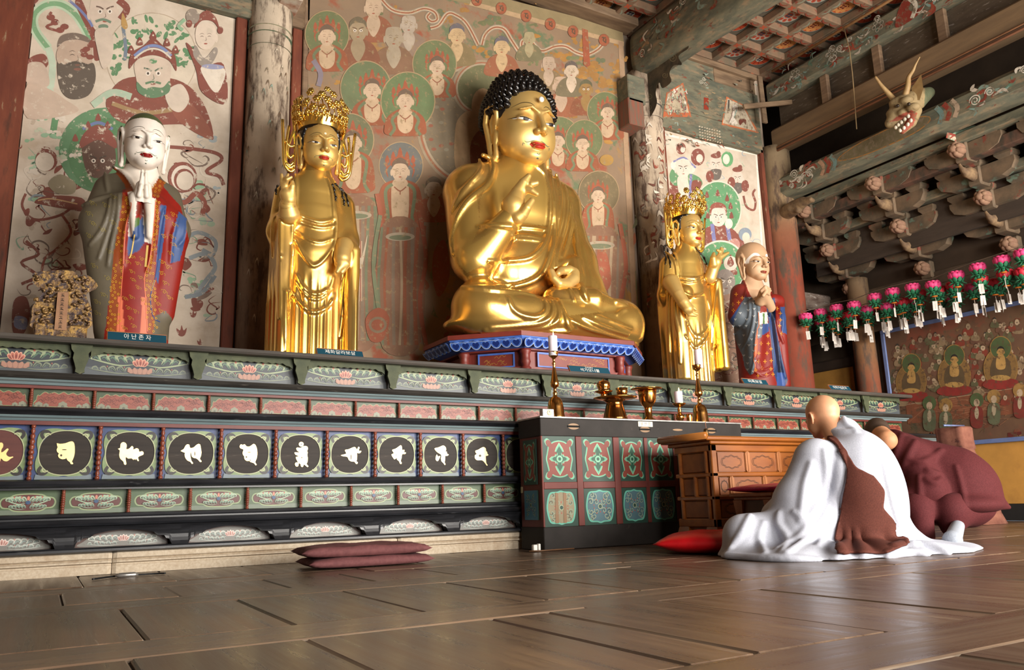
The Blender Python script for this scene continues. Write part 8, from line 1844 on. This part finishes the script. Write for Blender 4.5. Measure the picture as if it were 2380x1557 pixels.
# ================================================================== LOTUS LANTERNS
pk1 = M('lantern_pink', 'c01a5a', .6, sc=18, det=3, col2='e0508a'); pk2 = M('lantern_red', 'b00f2a', .6, sc=18, col2='d02a3e'); lgr = M('lantern_leaf', '15553a', .55, sc=20, col2='2a7a50'); lor = M('lantern_disc', 'd0701a', .6, sc=10); ltag = M('paper_tag', 'd5cdc4', .8, var=.05); lsk = M('tag_stick', 'b8a898', .7)
def petal_ring(b, n, r, z, tilt, sx, sy, sz, ph=0.):
    for k in range(n):
        a = 2*PI*(k+ph)/n; Mx = Matrix.Rotation(a, 4, 'Z') @ Matrix.Translation((r, 0, z)) @ Matrix.Rotation(tilt, 4, 'Y'); b.ell((0, 0, 0), (sx, sy, sz), 7, 5, M=Mx)
def lmesh(mat):
    b = MB(); b.ell((0, 0, .03), (.075, .075, .055), 10, 6)
    petal_ring(b, 9, .068, .03, .35, .018, .04, .05); petal_ring(b, 9, .05, .065, .8, .016, .036, .042, .5); petal_ring(b, 6, .022, .086, 1.2, .014, .028, .028)
    return data_of(b.build('t', mat))
LP = [lmesh(pk1), lmesh(pk2)]
b = MB(); petal_ring(b, 8, .07, -.012, .6, .006, .028, .034, .3); petal_ring(b, 7, .068, -.045, 1.9, .005, .022, .034); petal_ring(b, 6, .04, -.06, 2.5, .005, .018, .03, .5); b.ell((0, 0, -.03), (.045, .045, .03), 8, 5); LL = data_of(b.build('t', lgr))
LD = data_of(MB().lathe([(.0005, -.096), (.032, -.094), (.034, -.088), (.0005, -.086)], n=14).build('t', lor)); LS = data_of(MB().tube([(0, 0, -.09), (0, 0, -.15)], .003, 5).build('t', lsk)); LT = data_of(MB().box(-.026, .026, -.001, .001, -.255, -.14).build('t', ltag))
P = Paint(lambda u, v, h: (u, -.0012-h, v), .0002)
P.st([(-.018, -.25), (-.018, -.15)], .0015, '9a8a80').st([(.018, -.25), (.018, -.15)], .0015, '9a8a80').st([(0, -.235), (0, -.165)], .006, 'a09488'); P.ell(0, -.152, .004, .004, 'b06a5a', 8); LPR = data_of(P.build('t', MP('tag_print', None, 20, rough=.8, var=.05, bmp=0)))
WZ = 2.36; rdl = random.Random(31); nl = 0
front = [(1873, 745), (1908, 735), (1945, 725), (1986, 718), (2034, 700), (2076, 688), (2122, 678), (2170, 672), (2224, 650), (2274, 632), (2330, 615), (2378, 600)]
rows_ = [[tuple(float(c) for c in onX(x, y, 7.58 if i == 0 else 7.78)) for i, (x, y) in enumerate(front)]]
for k, X in enumerate((7.97, 8.16, 8.35)): rows_.append([(X+rdl.uniform(-.03, .03), 6.45-.215*j-.07*(k % 2)+rdl.uniform(-.04, .04), WZ-.03+rdl.uniform(-.03, .02)) for j in range(18)])
rowname = ['front row of lotus lanterns above the altar end', 'second row of lotus lanterns', 'third row of lotus lanterns', 'fourth row of lotus lanterns nearest the painted side wall']
rowlab = ['pink lotus lantern with paper tag strung in the row nearest the altar', 'lotus lantern with paper tag strung just behind the row nearest the altar', 'lotus lantern with paper tag strung in the row next to the wall row', 'lotus lantern with paper tag strung in the row along the painted side wall']
for r_, row in enumerate(rows_):
    for (x, y, z) in row:
        t = thing('lotus_lantern', rowlab[r_], 'lantern', (x, y, z), rowname[r_], rdl.uniform(-.3, .3)); t.scale = (.86,)*3; kind = 0 if r_ == 0 or rdl.random() < .45 else 1
        for nm, me in (('petals', LP[kind]), ('leaves', LL), ('base_disc', LD)):
            o = bpy.data.objects.new(nm, me); COL.objects.link(o); o.parent = t
        for q in range(1 if r_ == 0 else 3):
            st_ = bpy.data.objects.new('tag_stick', LS); COL.objects.link(st_); st_.parent = t; tg_ = bpy.data.objects.new('paper_tag', LT); COL.objects.link(tg_); tg_.parent = t; a = rdl.uniform(-.9, .5); dx, dz = (rdl.uniform(-.03, .03), -rdl.uniform(0, .05)) if q else (rdl.uniform(-.012, .012), -rdl.uniform(0, .02))
            for o in (st_, tg_): o.location = (dx, dx*.5, dz); o.rotation_euler = (rdl.uniform(-.06, .06), rdl.uniform(-.07, .07), a)
            p_ = bpy.data.objects.new('printed_text', LPR); COL.objects.link(p_); p_.parent = tg_
    ys = [p[1] for p in row]; w_ = thing('lantern_wire', ['wire carrying the lantern row nearest the altar', 'wire carrying the second lantern row', 'wire carrying the third lantern row', 'wire carrying the lantern row along the side wall'][r_], 'wire', (row[0][0], row[0][1], row[0][2]+.12))
    MB().tube([(row[0][0]-.03, 6.12 if r_ == 0 else 6.49, row[0][2]+.12)]+[(p[0], p[1], p[2]+.112) for p in row]+[(row[-1][0], 2.6, row[-1][2]+.13)], .004, 5).build('wire', M('wire', '6a5a4c', .6), w_)
# ================================================================== DRAGON HEAD
dg = thing('dragon_head', 'carved wooden dragon head with long horns jutting from the painted beam', 'carving', tuple(onX(2110, 240, 7.45)))
def dpt(x, y, X=7.22): return onX(x, y, X)
def dr0(P):
    d = s_path(P, [dpt(2158, 216, 7.62), dpt(2128, 232, 7.36), dpt(2098, 248, 7.22)], [.06, .11, .115])
    d = smin(d, s_path(P, [dpt(2098, 250, 7.2), dpt(2080, 270, 7.15), dpt(2068, 288, 7.12)], [.1, .075, .045]), .05)
    for (x, y, r) in ((2080, 238, .05), (2106, 234, .055), (2072, 262, .045), (2098, 262, .05), (2122, 250, .055), (2066, 284, .035)): d = smin(d, s_ell(P, dpt(x, y, 7.13), (r, r*1.2, r*.8)), .02)
    d = smin(d, s_path(P, [dpt(2128, 258, 7.3), dpt(2118, 285, 7.2), dpt(2098, 305, 7.14)], [.06, .05, .03]), .03)
    mouth = s_path(P, [dpt(2120, 266, 7.1), dpt(2106, 282, 7.08), dpt(2090, 296, 7.06)], [.03, .034, .03])
    return smax(d, -mouth, .012)
V, Q = sdf_mesh(dr0, dpt(2165, 310, 7.0)-np.array([.4, .5, .2]), dpt(2165, 310, 7.0)+np.array([.75, 1.0, .75]), .011)
p = proj(V); C = np.tile(np.array(lin('8d7a58')), (len(V), 1)); C[inpoly(p, [(2064, 285), (2090, 268), (2118, 256), (2132, 262), (2124, 290), (2098, 312), (2084, 305), (2100, 290), (2110, 275)])] = lin('8a4434')
C[inpoly(p, [(2150, 200), (2200, 200), (2200, 270), (2148, 255)])] = lin('5a5f48')
np_mesh('head', V, Q, MP('dragon_paint', '6d5a40', 18, .55, .65, rough=.7, var=.2, bmp=.15), dg, C)
hm = M('horn_wood', 'a5895c', .6, sc=9, det=5, col2='8a6c44', bmp=.2)
MB().tube([tuple(q) for q in crv([dpt(2078, 232, 7.2), dpt(2062, 214, 7.15), dpt(2048, 198, 7.1), dpt(2034, 178, 7.05)], 4)], [.03*(1-.6*i/12) for i in range(13)], 8).build('horn', hm, dg)
MB().tube([tuple(q) for q in crv([dpt(2102, 228, 7.2), dpt(2110, 200, 7.2), dpt(2112, 180, 7.2), dpt(2122, 164, 7.2), dpt(2128, 150, 7.2), dpt(2138, 132, 7.2)], 4)], [.034*(1-.85*i/20) for i in range(21)], 8).build('horn', hm, dg)
fixn(MB().prism([(2122, 232), (2118, 205), (2141, 172), (2146, 205), (2138, 232)], lambda u, v, d: tuple(dpt(u, v, 7.26+d)), 0, .035).build('ear', hm, dg))
wt = M('dragon_teeth', 'd9d0bc', .5)
for (x, y) in ((2082, 296), (2088, 290), (2095, 284), (2103, 277), (2111, 270), (2092, 303), (2101, 297), (2110, 289), (2117, 280)):
    q = dpt(x, y, 7.1); MB().ell(tuple(q), (.014, .018, .022), 8, 6).build('tooth', wt, dg)
for (x, y) in ((2086, 246), (2112, 242)): MB().ell(tuple(dpt(x, y, 7.075)), (.016, .02, .018), 8, 6).build('eye', M('dragon_eye', '2a2018', .3), dg)
# small carved animal end under the beam beside the corner column
ae = thing('carved_beam_end', 'small carved animal-shaped beam end under the beam by the corner column', 'carving', tuple(onX(1850, 480, 7.5)))
def aef(P):
    d = s_path(P, [onX(1826, 495, 7.62), onX(1848, 482, 7.55), onX(1866, 470, 7.5), onX(1884, 464, 7.46)], [.09, .09, .065, .03])
    for (x, y, r) in ((1838, 484, .045), (1856, 488, .04), (1866, 476, .035), (1889, 466, .025)): d = smin(d, s_ell(P, onX(x, y, 7.5), (r, r, r)), .02)
    return d
c0 = onX(1855, 480, 7.53); sdf_obj('carving', aef, c0-np.array([.3, .4, .3]), c0+np.array([.3, .4, .3]), .012, br_pale, ae)
bpy.context.view_layer.update()
